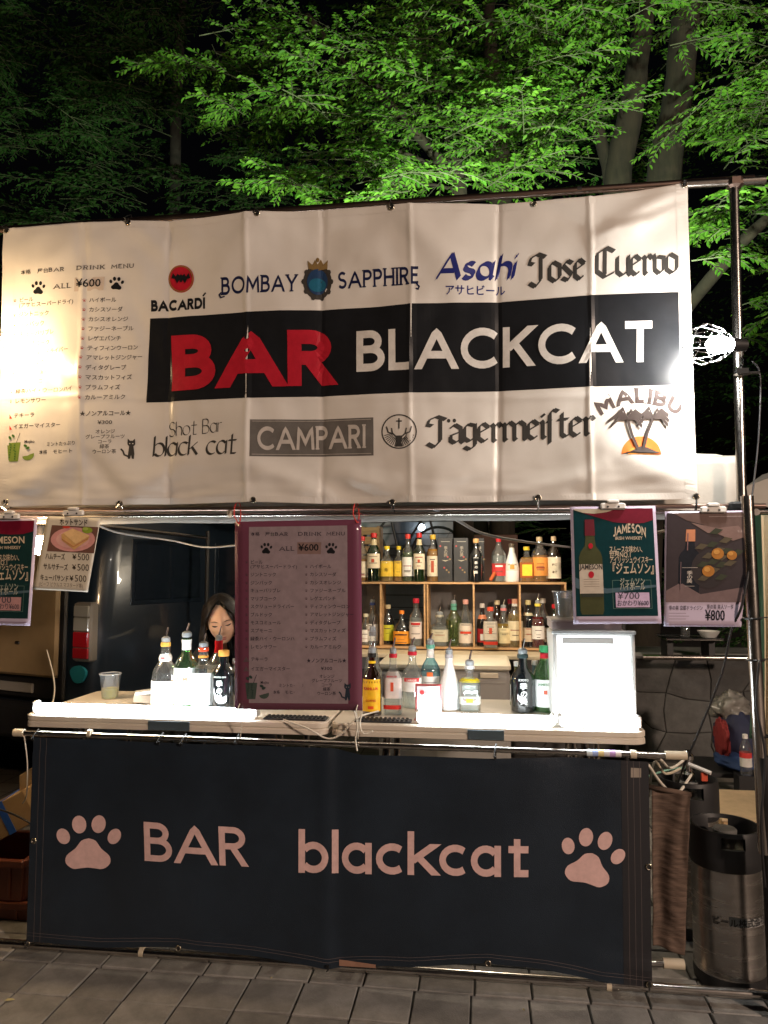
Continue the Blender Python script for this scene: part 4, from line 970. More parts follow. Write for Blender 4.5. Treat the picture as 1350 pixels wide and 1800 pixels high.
# ================================================================== FOLDING TABLES
ZT = .865
M_table = pm('cream_plastic_table', (.62, .56, .47), .42, var=.05, vscale=5, bump=.15, bscale=200)
M_under = pm('dark_label', (.05, .075, .09), .5)
def ftable(x0, x1, lab):
    t = thing('folding_table', lab, 'table', ((x0 + x1) / 2, .3, 0), 'folding tables under the bar')
    mb = MB(); cx = (x0 + x1) / 2; hx = (x1 - x0) / 2; cy, hy = .315, .285
    def ring(ins, z, rr):
        out = []
        for (sx, sy, a0) in ((1, 1, 0), (-1, 1, 90), (-1, -1, 180), (1, -1, 270)):
            for k in range(6):
                a = math.radians(a0 + 18 * k); out.append((cx + sx * (hx - rr) + (rr - ins) * math.cos(a), cy + sy * (hy - rr) + (rr - ins) * math.sin(a), z))
        return out
    R_ = [(.012, ZT - .05), (.0, ZT - .046), (0, ZT - .03), (.004, ZT - .027), (.004, ZT - .024), (0, ZT - .021), (0, ZT - .006), (.004, ZT - .001), (.012, ZT)]
    vs = []; n = 24
    for ins, z in R_: vs += ring(ins, z, .04)
    fs = [(r * n + i, r * n + (i + 1) % n, (r + 1) * n + (i + 1) % n, (r + 1) * n + i) for r in range(len(R_) - 1) for i in range(n)] + [tuple(range((len(R_) - 1) * n, len(R_) * n)), tuple(range(n - 1, -1, -1))]
    mb.add(vs, fs); mb.build('tabletop', M_table, t, smooth=True)
    for sx in (-1, 1):
        for sy in (-1, 1):
            mb = MB(); mb.tube([(cx + sx * (hx - .2), cy + sy * .2, ZT - .05), (cx + sx * (hx - .14), cy + sy * .22, 0.0)], .014, 10); mb.build('leg', M_steel, t, smooth=True)
        mb = MB(); mb.tube([(cx + sx * (hx - .17), cy - .21, .4), (cx + sx * (hx - .17), cy + .21, .4)], .01, 8); mb.build('crossbar', M_steel, t, smooth=True)
    return t
xa, xm, xb = at(40, 1280, .03).x, at(577, 1285, .03).x, at(1138, 1295, .03).x
ta = ftable(xa, xm - .006, 'left cream folding table with rounded corners behind the paw skirt')
tb = ftable(xm + .006, xb, 'right cream folding table with rounded corners nearest the beer kegs')
for (px0, px1, t) in ((260, 333, ta), (822, 886, tb)):
    a = at(px0, 1282, .028); b = at(px1, 1282, .028); mb = MB(); mb.box(((a.x + b.x) / 2, .029, ZT - .028), (b.x - a.x, .004, .034), ch=.001); mb.build('edge_label', M_under, t)
# ================================================================== LED LIGHT BARS ON THE COUNTER
M_led = emat('led_diffuser', (.86, .95, 1.0), 55)
M_alu = pm('aluminium', (.7, .7, .7), .35, metal=1)
def ledbar(px0, px1, y, z, lab, s=1.0):
    a = at(px0, 1255, y); b = at(px1, 1255, y); t = thing('led_light_bar', lab, 'light', ((a.x + b.x) / 2, y, z), 'glaring light bars on the counter')
    mb = MB(); mb.box(((a.x + b.x) / 2, y, z + .006), (b.x - a.x, .045, .012), ch=.003); mb.build('housing', M_whitep, t)
    mb = MB(); mb.tube([(a.x + .01, y - .012, z + .02), (b.x - .01, y - .012, z + .02)], .019, 12); mb.build('tube', M_led, t, smooth=True)
    for x in (a.x, b.x):
        mb = MB(); mb.box((x, y, z + .026), (.014, .04, .04), ch=.004); mb.build('end_cap', M_whitep, t)
ledbar(64, 452, .062, ZT + .001, 'white glaring light bar lying along the left half of the counter')
ledbar(734, 972, .062, ZT + .001, 'white glaring light bar in front of the right bottles, left of the white case')
ledbar(985, 1122, .062, ZT + .001, 'white glaring light bar at the foot of the white case')
# bar mats
M_rub = pm('black_rubber', (.015, .017, .02), .6)
def barmat(px0, px1, y0, y1, lab):
    a = at(px0, 1262, y0).x; b = at(px1, 1262, y0).x; t = thing('bar_mat', lab, 'mat', ((a + b) / 2, (y0 + y1) / 2, ZT))
    mb = MB(); mb.box(((a + b) / 2, (y0 + y1) / 2, ZT + .004), (b - a, y1 - y0, .006), ch=.002); mb.build('base', M_rub, t)
    mb = MB(); n = int((b - a) / .016)
    for i in range(n):
        for k in range(3): mb.box((a + .012 + i * .0162, y0 + .014 + k * .017, ZT + .009), (.009, .009, .005))
    q = mb.build('studs', M_rub, t); q['kind'] = 'stuff'
barmat(462, 572, .045, .11, 'black studded bar mat beneath the pink menu board')
barmat(622, 722, .045, .1, 'black studded bar mat in front of the yellow labelled bottle')
# ================================================================== WHITE CASE AT THE RIGHT, FRONT GIVEN EMISSION
M_panel = emat('emissive_white_front', (.93, .97, 1.0), 2.6)  # white box front made to emit, so it renders blown out
xa_, xb_ = at(974, 1200, .12).x, at(1118, 1200, .12).x; zp = at(1050, 1112, .12).z
cs = thing('lit_display_case', 'blown out white case with a glowing front standing at the right end of the counter', 'case', ((xa_ + xb_) / 2, .25, ZT))
mb = MB(); mb.box(((xa_ + xb_) / 2, .27, (ZT + zp) / 2), (xb_ - xa_, .26, zp - ZT - .01), ch=.006); mb.build('body', M_whitep, cs)
mb = MB(); mb.box(((xa_ + xb_) / 2, .137, (ZT + zp) / 2 + .012), (xb_ - xa_ - .03, .006, zp - ZT - .05)); mb.build('emissive_front', M_panel, cs)
M_frm = pm('grey_case_frame', (.4, .4, .38), .4)
for x in (xa_ + .006, xb_ - .006):
    mb = MB(); mb.box((x, .13, (ZT + zp) / 2), (.012, .02, zp - ZT), ch=.003); mb.build('frame_side', M_frm, cs)
mb = MB(); mb.box(((xa_ + xb_) / 2, .13, zp), (xb_ - xa_ + .01, .024, .014), ch=.003); mb.build('frame_top', M_frm, cs)
mb = MB(); mb.box(((xa_ + xb_) / 2 - .02, .132, zp - .03), (.18, .008, .022), ch=.001); mb.build('name_plate', pm('plate_grey', (.35, .37, .36), .5), cs)
bx_ = thing('flat_carton', 'flat pinkish carton lying on top of the lit case', 'box', ((xa_ + xb_) / 2 - .02, .27, zp))
mb = MB(); mb.box(((xa_ + xb_) / 2 - .02, .25, zp + .022), (.25, .2, .03), ch=.003); mb.build('carton', pm('pinkish_card', (.38, .3, .27), .6), bx_)
mb = MB(); mb.box(((xa_ + xb_) / 2 - .02, .25, zp + .04), (.256, .206, .006), ch=.002); mb.build('lid', pm('card_lid', (.5, .42, .36), .6), bx_)
# ================================================================== POSTERS
M_clip = pm('clear_clip', (.72, .7, .66), .25, coat=.5)
def poster(name, lab, cat_, c4, Y, art, base=(.52, .45, .58), clip=None, gl=.28, curl=.0):
    z = at(*c4[0], Y)
    t = thing(name, lab, cat_, tuple(z))
    def sf(px, py, off=0.0):
        p = at(px, py, Y); s = (py - c4[0][1]) / (c4[3][1] - c4[0][1]); u = (px - c4[0][0]) / (c4[1][0] - c4[0][0])
        p.y = Y - off + .0006 * math.sin(PI * u); return p
    M = pm(name + '_paper', base, gl, coat=.15)
    mb = MB()
    def q(u, v): return tuple((c4[0][k] * (1 - u) + c4[1][k] * u) * (1 - v) + (c4[3][k] * (1 - u) + c4[2][k] * u) * v for k in (0, 1))
    mb.grid(lambda u, v: sf(*q(u, v)), 14, 18); mb.build('sheet', M, t, smooth='all', solid=.0008)
    P_ = Print(sf, .0008); art(P_, q); P_.build(t)
    for (px, py) in (clip or []):
        c = at(px, py, Y); mb = MB(); mb.box(c + Vector((0, -.004, 0)), (.085, .014, .024), ch=.005); mb.box(c + Vector((0, -.006, .016)), (.04, .02, .014), ch=.004); k = mb.build('clip', M_clip, t, smooth=True)
        for d in (-.018, .018):
            mb = MB(); mb.tube([c + Vector((d, -.012, -.002)), c + Vector((d, -.0135, -.002))], .0035, 8); mb.build('rivet', M_blk, k)
    return t
def rect(P, q, u0, v0, u1, v1, name, mat, layer=1, n=4): P.quad([q(u0, v0), q(u1, v0), q(u1, v1), q(u0, v1)], name, mat, layer, n, n)
def qtext(P, q, txt, u0, u1, v, size_px, name, mat, layer=2, bold=.012):
    a, b = q(u0, v), q(u1, v); P.font(txt, a[0], a[1], size_px, name, mat, layer, b[0], b[1], bold)
def bottle_art(P, q, cx, top, bot, w, glass, neckc, capc, lab, sh='round'):
    def y(t): return top + (bot - top) * t
    prof = [(0.18, .0), (.2, .02), (.2, .2), (.24, .28), (.42, .34), (.5, .4), (.5, .96), (.44, 1)]
    pts = [q(cx - w * r, y(t)) for r, t in prof] + [q(cx + w * r, y(t)) for r, t in reversed(prof)]
    P.fan(pts, 'pictured_bottle', glass, 2, 1)
    P.quad([q(cx - w * .2, y(0)), q(cx + w * .2, y(0)), q(cx + w * .22, y(.17)), q(cx - w * .22, y(.17))], 'pictured_cap', capc, 3)
    if lab: P.quad([q(cx - w * .5, y(.47)), q(cx + w * .5, y(.47)), q(cx + w * .5, y(.78)), q(cx - w * .5, y(.78))], 'pictured_label', lab, 3)
def jam(P, q, dim=False):
    g_ = (.003, .032, .038) if not dim else (.01, .035, .035)
    rect(P, q, .035, .02, .965, .935, 'picture_ground', ink(g_, .3), 1, 8)
    red = ink((.16, .008, .025), .4)
    P.poly([q(.035, .022), q(.965, .022), q(.965, .12), q(.85, .145), q(.7, .15), q(.5, .135), q(.3, .09), q(.15, .055)], 'red_swoosh', red, 2)
    P.poly([q(.035, .021), q(.55, .021), q(.42, .05), q(.28, .062), q(.15, .053), q(.05, .03)], 'cream_swoosh', ink((.45, .4, .3), .3), 3)
    P.poly([q(.035, .6), q(.18, .66), q(.4, .7), q(.965, .67), q(.965, .69), q(.4, .74), q(.18, .73), q(.035, .69)], 'pale_swoosh', ink((.07, .12, .15), .3), 2)
    if not dim:
        bottle_art(P, q, .22, .11, .92, .27, ink((.06, .065, .028), .3), None, ink((.12, .01, .02)), ink((.5, .44, .36)))
        rect(P, q, .1, .74, .35, .77, 'pictured_band', ink((.03, .035, .025)), 4, 1)
        qtext(P, q, 'JAMESON', .09, .35, .535, 13, 'pictured_lettering', DARKP, 4, .02)
        P.oval(*q(.22, .58), 5, 6, 'pictured_seal', REDP, 4, rings=1); P.oval(*q(.225, .335), 4, 5, 'pictured_seal', REDP, 4, rings=1)
        for v in (.62, .64, .66, .68): P.line([q(.13, v), q(.31, v)], .8, 'pictured_lettering', ink((.25, .2, .16)), 4.5)
    cream = ink((.55, .45, .33), .35)
    if not dim:
        def fn(t, v):
            a = t - .5; p = q(.49 + .38 * t, .225); return (p[0], p[1] + 4 * (2 * a) ** 2 * 2 - v * 16)
        P.strokes('JAMESON', 0, 0, 1, 1, 1, 'poster_title', cream, 3, arcfn=fn, w=.2, gap=.16, serif=.05)
    else: qtext(P, q, 'JAMESON', .45, .87, .23, 17, 'poster_title', cream, 3, .02)
    qtext(P, q, 'IRISH WHISKEY', .51, .83, .285, 8, 'poster_lettering', cream, 3)
    for t, u1, v, s in (('スムースな味わい、', .82, .39, 13), ('世界NO.1', .68, .435, 13), ('アイリッシュウイスキー', .93, .48, 13)): qtext(P, q, t, .435, u1, v, s, 'poster_lettering', cream, 3)
    qtext(P, q, '『ジェムソン』', .42, .94, .57, 22, 'poster_lettering', cream, 3, .02)
    qtext(P, q, 'ジェムソン', .54, .83, .665, 14, 'poster_lettering', ink((.4, .4, .33)), 3); qtext(P, q, 'ハイボール', .54, .83, .71, 14, 'poster_lettering', ink((.4, .4, .33)), 3)
    for sgm in ([q(.46, .63), q(.9, .63)], [q(.9, .63), q(.9, .87)], [q(.9, .87), q(.46, .87)], [q(.46, .87), q(.46, .63)]): P.line(sgm, .7, 'box_rule', ink((.12, .2, .17)), 3)
    rect(P, q, .49, .735, .875, .86, 'price_sticker', ink((.55, .42, .6)) if not dim else ink((.45, .25, .25)), 4, 1)
    qtext(P, q, '¥700', .51, .76, .79, 17, 'handwritten_price', ink((.07, .06, .08)), 6, 0); qtext(P, q, 'おかわり¥600', .5, .86, .845, 12, 'handwritten_price', ink((.07, .06, .08)), 6, 0.005)
    P.line([q(.05, .965), q(.96, .97)], .8, 'fine_print', ink((.2, .12, .2)), 2)
poster('whiskey_poster', 'green and red whiskey poster with a pictured bottle, left of the citrus poster', 'poster', [(1002, 891), (1152, 889), (1163, 1096), (1008, 1097)], -.03, jam, clip=[(1077, 890)])
poster('whiskey_poster', 'dark green whiskey poster cut off by the left picture edge', 'poster', [(-85, 914), (66, 911), (53, 1100), (-90, 1097)], -.03, lambda P, q: jam(P, q, True), clip=[(18, 908)])
def gin(P, q):
    rect(P, q, .02, .015, .98, .79, 'picture_ground', ink((.03, .022, .026), .4), 1, 6)
    lt = ink((.2, .13, .115), .3)
    P.poly([q(.1, .02), q(.98, .016), q(.98, .2), q(.75, .17), q(.6, .2), q(.45, .12), q(.25, .08)], 'light_streak', ink((.13, .085, .075), .3), 2)
    P.poly([q(.3, .1), q(.6, .15), q(.85, .13), q(.97, .22), q(.8, .26), q(.62, .2), q(.5, .19)], 'light_streak', lt, 2.5)
    P.poly([q(.02, .69), q(.2, .62), q(.45, .72), q(.97, .66), q(.97, .788), q(.02, .788)], 'pictured_table', ink((.16, .11, .11), .3), 2)
    dk = ink((.02, .022, .028), .2)
    P.fan([q(.44 + .2 * math.cos(a) * 1.1 + .1, .5 + .17 * math.sin(a)) for a in [2 * PI * i / 16 for i in range(16)]], 'pictured_shade', ink((.024, .019, .021), .4), 2.2, 1)
    for i in range(16):
        a = i * 2.4; cx, cy = .62 + .24 * math.cos(a) * (i / 16 + .2), .4 + .2 * math.sin(a) * (i / 16 + .2)
        P.poly([q(cx - .07, cy + .02), q(cx, cy - .025), q(cx + .09, cy - .01), q(cx + .02, cy + .03)], 'pictured_leaf', ink((.028, .034, .018)) if i % 2 else ink((.075, .06, .035)), 3.2 + i * .05)
    for (u, v, r) in ((.63, .37, 11), (.8, .385, 9), (.53, .52, 11)):
        P.oval(*q(u, v), r, r * .9, 'pictured_citrus', ink((.35, .14, .02)), 5, n=16, rings=1); c = q(u, v); P.oval(c[0] - 2, c[1] - 3, r * .5, r * .4, 'pictured_citrus', ink((.5, .24, .05)), 5.5, n=12, rings=1)
    bottle_art(P, q, .3, .16, .76, .26, dk, None, ink((.5, .2, .1)), None)
    P.quad([q(.262, .19), q(.275, .19), q(.275, .34), q(.262, .34)], 'pictured_shine', ink((.18, .1, .1)), 4); P.quad([q(.19, .44), q(.2, .44), q(.2, .68), q(.19, .68)], 'pictured_shine', ink((.12, .08, .09)), 4)
    for i, ch in enumerate('季の美'): qtext(P, q, ch, .27, .34, .55 + i * .035, 8, 'pictured_lettering', ink((.5, .45, .4)), 4)
    P.line([q(.21, .49), q(.4, .49)], .7, 'pictured_lettering', ink((.4, .35, .32)), 4); P.line([q(.25, .65), q(.37, .65)], .7, 'pictured_lettering', ink((.4, .35, .32)), 4)
    P.line([q(.5, .05), q(.9, .05)], .9, 'fine_print', ink((.35, .28, .26)), 4)
    qtext(P, q, '季の美', .845, .9, .19, 5, 'fine_print', ink((.35, .28, .26)), 4)
    qtext(P, q, '季の美 京都ドライジン', .06, .49, .855, 9, 'poster_lettering', ink((.1, .08, .1)), 2); qtext(P, q, '季の美 美人ソーダ', .54, .88, .845, 9, 'poster_lettering', ink((.1, .08, .1)), 2)
    for i, v in enumerate((.885, .91, .935)): P.line([q(.06, v), q(.28 + .04 * (i % 2), v)], 1.0, 'fine_print', ink((.25, .2, .24)), 2)
    qtext(P, q, '¥800', .53, .78, .945, 26, 'handwritten_price', BLKP, 2.5, .01)
    P.line([q(.03, .985), q(.9, .985)], .8, 'fine_print', ink((.2, .12, .2)), 2)
poster('gin_poster', 'moody poster of a dark bottle with oranges and leaves, beside the right post', 'poster', [(1169, 899), (1323, 897), (1303, 1102), (1167, 1101)], -.035, gin, clip=[(1253, 896)])
def sand(P, q):
    rect(P, q, .12, .12, .99, .475, 'food_photo', ink((.16, .08, .06), .4), 1, 4)
    pts = [q(.56 + .41 * math.cos(a), .3 + .165 * math.sin(a)) for a in [2 * PI * i / 24 for i in range(24)]]; P.fan(pts, 'pictured_plate', ink((.62, .3, .28)), 2, 1)
    P.fan([q(.56 + .31 * math.cos(a), .3 + .12 * math.sin(a)) for a in [2 * PI * i / 24 for i in range(24)]], 'pictured_plate_inner', ink((.68, .38, .34)), 2.4, 1)
    P.poly([q(.33, .24), q(.5, .17), q(.86, .25), q(.84, .3), q(.62, .44), q(.36, .32)], 'pictured_sandwich', ink((.6, .36, .14)), 3)
    P.poly([q(.36, .22), q(.52, .155), q(.86, .24), q(.63, .36)], 'pictured_sandwich_top', ink((.75, .5, .24)), 4)
    P.line([q(.36, .3), q(.6, .4), q(.84, .28)], 1.4, 'pictured_filling', ink((.5, .2, .1)), 5)
    P.oval(*q(.8, .17), 9, 5.5, 'pictured_greens', ink((.25, .35, .04)), 4, rings=1); P.oval(*q(.76, .15), 5, 3, 'pictured_greens', ink((.4, .5, .1)), 5, rings=1)
    P.oval(*q(.4, .14), 7, 2, 'pictured_tomato', ink((.6, .05, .03)), 3, rings=1)
    dk = ink((.05, .04, .03))
    qtext(P, q, 'ホットサンド', .26, .78, .105, 13, 'menu_lettering', dk, 2, .02)
    for t, u0, u1, v, pu in (('ハムチーズ', .12, .48, .575, .62), ('サルサチーズ', .12, .57, .715, .65), ('キューバサンド', .1, .62, .865, .64)):
        qtext(P, q, t, u0, u1, v, 12, 'menu_lettering', dk, 2, .02); qtext(P, q, '¥', pu, pu + .07, v - .01, 12, 'menu_lettering', dk, 2, .02); qtext(P, q, '500', pu + .09, pu + .31, v, 17, 'handwritten_price', dk, 2, 0)
    qtext(P, q, '(ビーフ ピクルス マスタード等)', .1, .9, .945, 9, 'handwritten_note', ink((.2, .17, .14)), 2, 0)
poster('sandwich_menu', 'small tilted hot sandwich menu card with a food photo and 500 yen prices', 'menu', [(83, 907), (177, 911), (154, 1041), (58, 1036)], -.04, sand, base=(.62, .57, .47), clip=[(130, 902)], gl=.5)
# laminated pink-bordered board
def brd(P, q):
    rect(P, q, .045, .03, .955, .965, 'menu_sheet', ink((.26, .205, .225), .22), .35, 1)
    menu(P, lambda x, y: (400 + x / 5, 900 + y / 5), .2, ink((.018, .014, .025)), ink((.06, .03, .04)), colour=False)
mb_ = poster('menu_board', 'tall laminated drink menu board with a purple pink border hanging over the counter', 'menu board', [(413, 917), (635, 913), (637, 1249), (413, 1247)], -.045, brd, base=(.14, .045, .075), gl=.16)
for (px, py) in ((420, 921), (628, 919)):
    a = at(px, py, -.046); b = at(px - 3, 891, .02); mb = MB(); mb.tube(smoothpath([a + Vector((0, -.003, 0)), (a + b) / 2 + Vector((-.008, -.02, 0)), b + Vector((0, -.018, .01)), b + Vector((.005, .016, .012)), (a + b) / 2 + Vector((.01, .0, 0)), a + Vector((.003, -.002, 0))], 4), .0022, 6); mb.build('red_tie', M_redtie, mb_, smooth='all')
for (px, py) in ((422, 1243), (629, 1245)):
    a = at(px, py, -.046); mb = MB(); mb.tube(smoothpath([a + Vector((0, -.003, .012)), a + Vector((-.004, -.01, -.01)), a + Vector((.0, .02, -.06)), at(px, 1300, 0)], 5), .002, 6); mb.build('white_tie', M_string, mb_, smooth='all')
# ================================================================== CABLES
def cable(lab, pts, r, mat, cat_='cable'):
    mb = MB(); mb.tube(smoothpath(pts, 8), r, 7); return tag(mb.build('cable', mat, None, smooth='all'), lab, cat_)
cable('black cable hanging from the gin poster clip down to the kegs', [at(1318, 905, -.02), at(1322, 960, -.04), at(1305, 1060, -.05), at(1285, 1110, -.02), at(1270, 1180, .0), at(1235, 1270, .02), at(1205, 1340, .06), at(1192, 1375, .2)], .0042, M_cord)
cable('grey cable strung under the canopy above the top bottles', [at(760, 893, .03), at(800, 912, .3), at(850, 938, .9), at(920, 952, 1.6), at(1002, 962, 2.4)], .007, M_cordg)
cable('grey cable drooping from the sandwich card to the menu board', [at(176, 925, .1), at(215, 938, .4), at(300, 950, .6), at(360, 962, .6), at(420, 958, .5)], .004, M_cordg)
cable('thin pale cord hanging on the van side at far left', [at(82, 1142, 1.2), at(92, 1180, 1.0), at(96, 1210, .8), at(92, 1240, .5)], .0035, M_string)
cable('thin cord hanging below the left end of the counter rail', [at(42, 1290, .0), at(48, 1340, .01), at(47, 1395, .02), at(40, 1412, .05)], .0025, M_string)
cable('white cord looped over the counter edge below the menu board', [at(498, 1265, .02), at(540, 1280, -.02), at(575, 1298, -.015), at(600, 1290, -.02), at(628, 1262, -.02), at(665, 1250, .1)], .0032, M_string)
cable('white string dangling past the table edge right of the menu board', [at(622, 1248, -.03), at(628, 1275, -.03), at(625, 1300, -.03), at(628, 1320, -.03)], .0028, M_string)
cable('white string end curling on the right table edge', [at(636, 1252, -.02), at(633, 1275, -.02), at(640, 1290, -.025), at(655, 1285, -.025)], .0028, M_string)
cable('thin black cable drooping from the clamp lamp down the right post', [at(1322, 635, .03), at(1336, 660, .05), at(1334, 760, .06), at(1325, 850, .05), at(1318, 895, .02)], .0032, M_cord)
cable('black cable running down beside the lower right post', [at(1335, 1160, -.08), at(1330, 1240, -.08), at(1345, 1330, -.08), at(1338, 1450, -.09), at(1345, 1560, -.08)], .004, M_cord)
for (px, py) in ((1322, 1087), (1328, 1160), (1338, 1293)):
    c = at(px, py, -.035); mb = MB(); mb.tube([c + Vector((.026 * math.cos(a), .026 * math.sin(a), 0)) for a in [2 * PI * i / 14 for i in range(15)]], .004, 6, False); mb.box(c + Vector((.03, -.01, .004)), (.03, .004, .004)); mb.build('strap', M_tie, fr)
# ================================================================== LAMPS
M_hot = emat('hot_white_bulb', (1, .97, .92), 720); M_warm = emat('warm_bulb', (1.0, .68, .36), 400)
def clamp_lamp(lab, c, side, post, power, col, hot):
    t = thing('clamp_lamp', lab, 'lamp', tuple(c), 'work lamps clamped to the stall posts')
    ax = Vector((side, -.35, -.05)).normalized()  # opening direction
    e1 = ax.orthogonal().normalized(); e2 = ax.cross(e1)
    def ringp(s, r, n=20): return [c + ax * s + (e1 * math.cos(2 * PI * i / n) + e2 * math.sin(2 * PI * i / n)) * r for i in range(n + 1)]
    cage = MB()
    for s, r in ((.0, .054), (.05, .066), (.1, .048)): cage.tube(ringp(s, r), .0016, 5, False)
    for i in range(10):
        a = 2 * PI * i / 10; d = e1 * math.cos(a) + e2 * math.sin(a); cage.tube([c + ax * -.04 + d * .03, c + d * .054, c + ax * .05 + d * .066, c + ax * .1 + d * .048, c + ax * .125 + d * .01], .0015, 5)
    cage.build('cage', M_chrome, t, smooth='all')
    mb = MB(); prof = [(.001, -.045), (.016, -.04), (.027, -.02), (.03, .0), (.026, .022), (.014, .036), (.001, .04)]
    vs = []; n = 18
    for r, s in prof: vs += [c + ax * s + (e1 * math.cos(2 * PI * i / n) + e2 * math.sin(2 * PI * i / n)) * r for i in range(n)]
    mb.add(vs, [(k * n + i, k * n + (i + 1) % n, (k + 1) * n + (i + 1) % n, (k + 1) * n + i) for k in range(len(prof) - 1) for i in range(n)]); mb.build('bulb', hot, t, smooth='all')
    mb = MB(); mb.tube([c - ax * .1, c - ax * .045], [.02, .024], 14); mb.build('socket', M_blk, t, smooth=True)
    mb = MB(); mb.tube([c - ax * .09, post + Vector((0, -.02, -.03)), post + Vector((.0, .0, -.05))], .006, 8); mb.box(post + Vector((.0, -.012, -.06)), (.05, .03, .03), ch=.006); mb.box(post + Vector((.035, -.012, -.065)), (.05, .02, .012), ch=.004); mb.build('clamp', M_chrome, t)
clamp_lamp('caged work lamp blazing white, clamped to the right post beside the banner', at(1262, 606, -.17), -1, at(1300, 625, .0), 85, (1, .97, .92), M_hot)
clamp_lamp('caged warm work lamp clamped to the left post, just past the picture edge', at(-42, 600, -.17), 1, at(-44, 615, .0), 26, (1, .68, .36), M_warm)
def hanging(lab, c, power, col, em, top=None, r=.03):
    t = thing('hanging_bulb', lab, 'lamp', tuple(c), 'bare bulbs hanging under the canopy')
    mb = MB(); mb.lathe([(.001, -.042), (r * .6, -.036), (r, -.012), (r * .95, .008), (r * .5, .03), (r * .4, .038)], c, 16); mb.build('bulb', em, t, smooth='all')
    mb = MB(); mb.lathe([(r * .45, .036), (r * .5, .04), (r * .5, .075), (r * .2, .082)], c, 14); mb.build('socket', M_blk, t, smooth=True)
    mb = MB(); mb.tube([c + Vector((0, 0, .08)), top or c + Vector((0, 0, .16))], .003, 6); mb.build('cord', M_cord, t)
    point('bulb_light', c + Vector((0, 0, -.06)), power, col, .04, t)
hanging('warm glowing bulb hanging between the left poster and the sandwich card', at(71, 958, .12), 5, (1, .7, .38), M_warm)
hanging('unseen bulb added high under the canopy to light the shelf bottles', Vector((-.05, 1.75, 1.95)), 44, (1, .86, .66), emat('shelf_bulb', (1, .86, .66), 25))  # added bulb, hidden by the banner, brightens the shelf bottles
hanging('unseen bulb added high under the canopy to light the counter work space', Vector((-.55, .75, 2.0)), 7, (1, .9, .78), emat('work_bulb', (1, .9, .78), 20))  # second added bulb out of view, brightens the counter
# flood lamp on a pole behind the canopy, turned up into the trees
fl = thing('flood_lamp', 'flood lamp on a thin pole behind the banner, turned up into the trees', 'lamp', (.55, 1.15, 0))
mb = MB(); mb.tube([(.55, 1.15, 0), (.55, 1.15, 2.35)], .016, 10); mb.build('pole', M_steel, fl, smooth=True)
mb = MB(); mb.box((.55, 1.12, 2.42), (.26, .1, .16), Euler((math.radians(-50), 0, 0)), .01); mb.build('housing', M_blk, fl)
sp_ = bpy.data.lights.new('flood_light', 'SPOT'); sp_.energy = 1150; sp_.color = (.88, 1, .74); sp_.spot_size = math.radians(155); sp_.spot_blend = .6; sp_.shadow_soft_size = .06
so_ = bpy.data.objects.new('flood_light', sp_); COL.objects.link(so_); so_.location = (.42, 1.0, 2.52); so_.rotation_euler = Vector((-.25, .35, .75)).to_track_quat('-Z', 'Y').to_euler(); attach(so_, fl)
# unseen street lamp behind the photographer, inferred from the warm front light
lp = thing('street_lamp', 'warm globe street lamp standing on the path opposite the stall', 'lamp', (6.0, -6.5, 0))
mb = MB(); mb.tube([(6, -6.5, 0), (6, -6.5, 4.0)], [.06, .04], 12); mb.build('pole', M_blk, lp, smooth=True)
mb = MB(); mb.lathe([(.01, -.2), (.12, -.16), (.2, 0), (.12, .16), (.01, .2)], (6, -6.5, 4.2), 20); mb.build('globe', emat('globe', (1, .74, .5), 9), lp, smooth='all')
point('globe_light', (5.9, -6.4, 3.8), 2500, (1, .75, .59), .3, lp)
# ================================================================== BACK SHELF AND WORK BOARD
YS = 2.45
M_plank = pm('pine_plank', (.5, .3, .14), .55, var=.25, vscale=5, stretch=(1, 4, 14), bump=.2, bscale=30)
M_back = pm('grey_back_panel', (.13, .125, .12), .7, var=.2, vscale=4)
zT = at(820, 1023, YS).z; zB = at(820, 1137, YS).z
sh = thing('bottle_shelf', 'open pine shelf unit with square cells holding bottles behind the counter', 'shelf', (0, YS, zB - .02))
def sx(px): return at(px, 1080, YS).x
x0, x1 = sx(560), sx(996)
mb = MB(); mb.box(((x0 + x1) / 2, YS + .09, zT - .008), (x1 - x0, .24, .014), ch=.002); mb.build('top_board', M_plank, sh)
mb = MB(); mb.box(((x0 + x1) / 2, YS + .09, zB - .008), (x1 - x0, .24, .014), ch=.002); mb.build('bottom_board', M_plank, sh)
for px in (562, 616, 670, 747, 752, 833, 914, 994):
    mb = MB(); mb.box((sx(px), YS + .09, (zT + zB) / 2 - .008), (.012, .236, zT - zB - .016), ch=.001); mb.build('divider', M_plank, sh)
for a, b in ((754, 831), (835, 912), (916, 992), (620, 668)):
    mb = MB(); mb.box(((sx(a) + sx(b)) / 2, YS + .2, (zT + zB) / 2), (sx(b) - sx(a), .004, zT - zB - .03)); mb.build('back_panel', M_back, sh)
# long pale table the shelf stands on
M_pale = pm('pale_table_top', (.6, .5, .34), .45, var=.08, vscale=4)
wt = thing('work_table', 'pale wooden table carrying the bottle shelf', 'table', (-.1, 2.4, 0))
zw = zB - .022; xw0, xw1 = sx(540), sx(1012)
mb = MB(); mb.box(((xw0 + xw1) / 2, 2.42, zw - .014), (xw1 - xw0, .5, .026), ch=.004); mb.build('tabletop', M_pale, wt)
for x in (xw0 + .05, xw1 - .05):
    for y in (2.22, 2.62):
        mb = MB(); mb.tube([(x, y, 0), (x, y, zw - .028)], .016, 10); mb.build('leg', M_steel, wt)
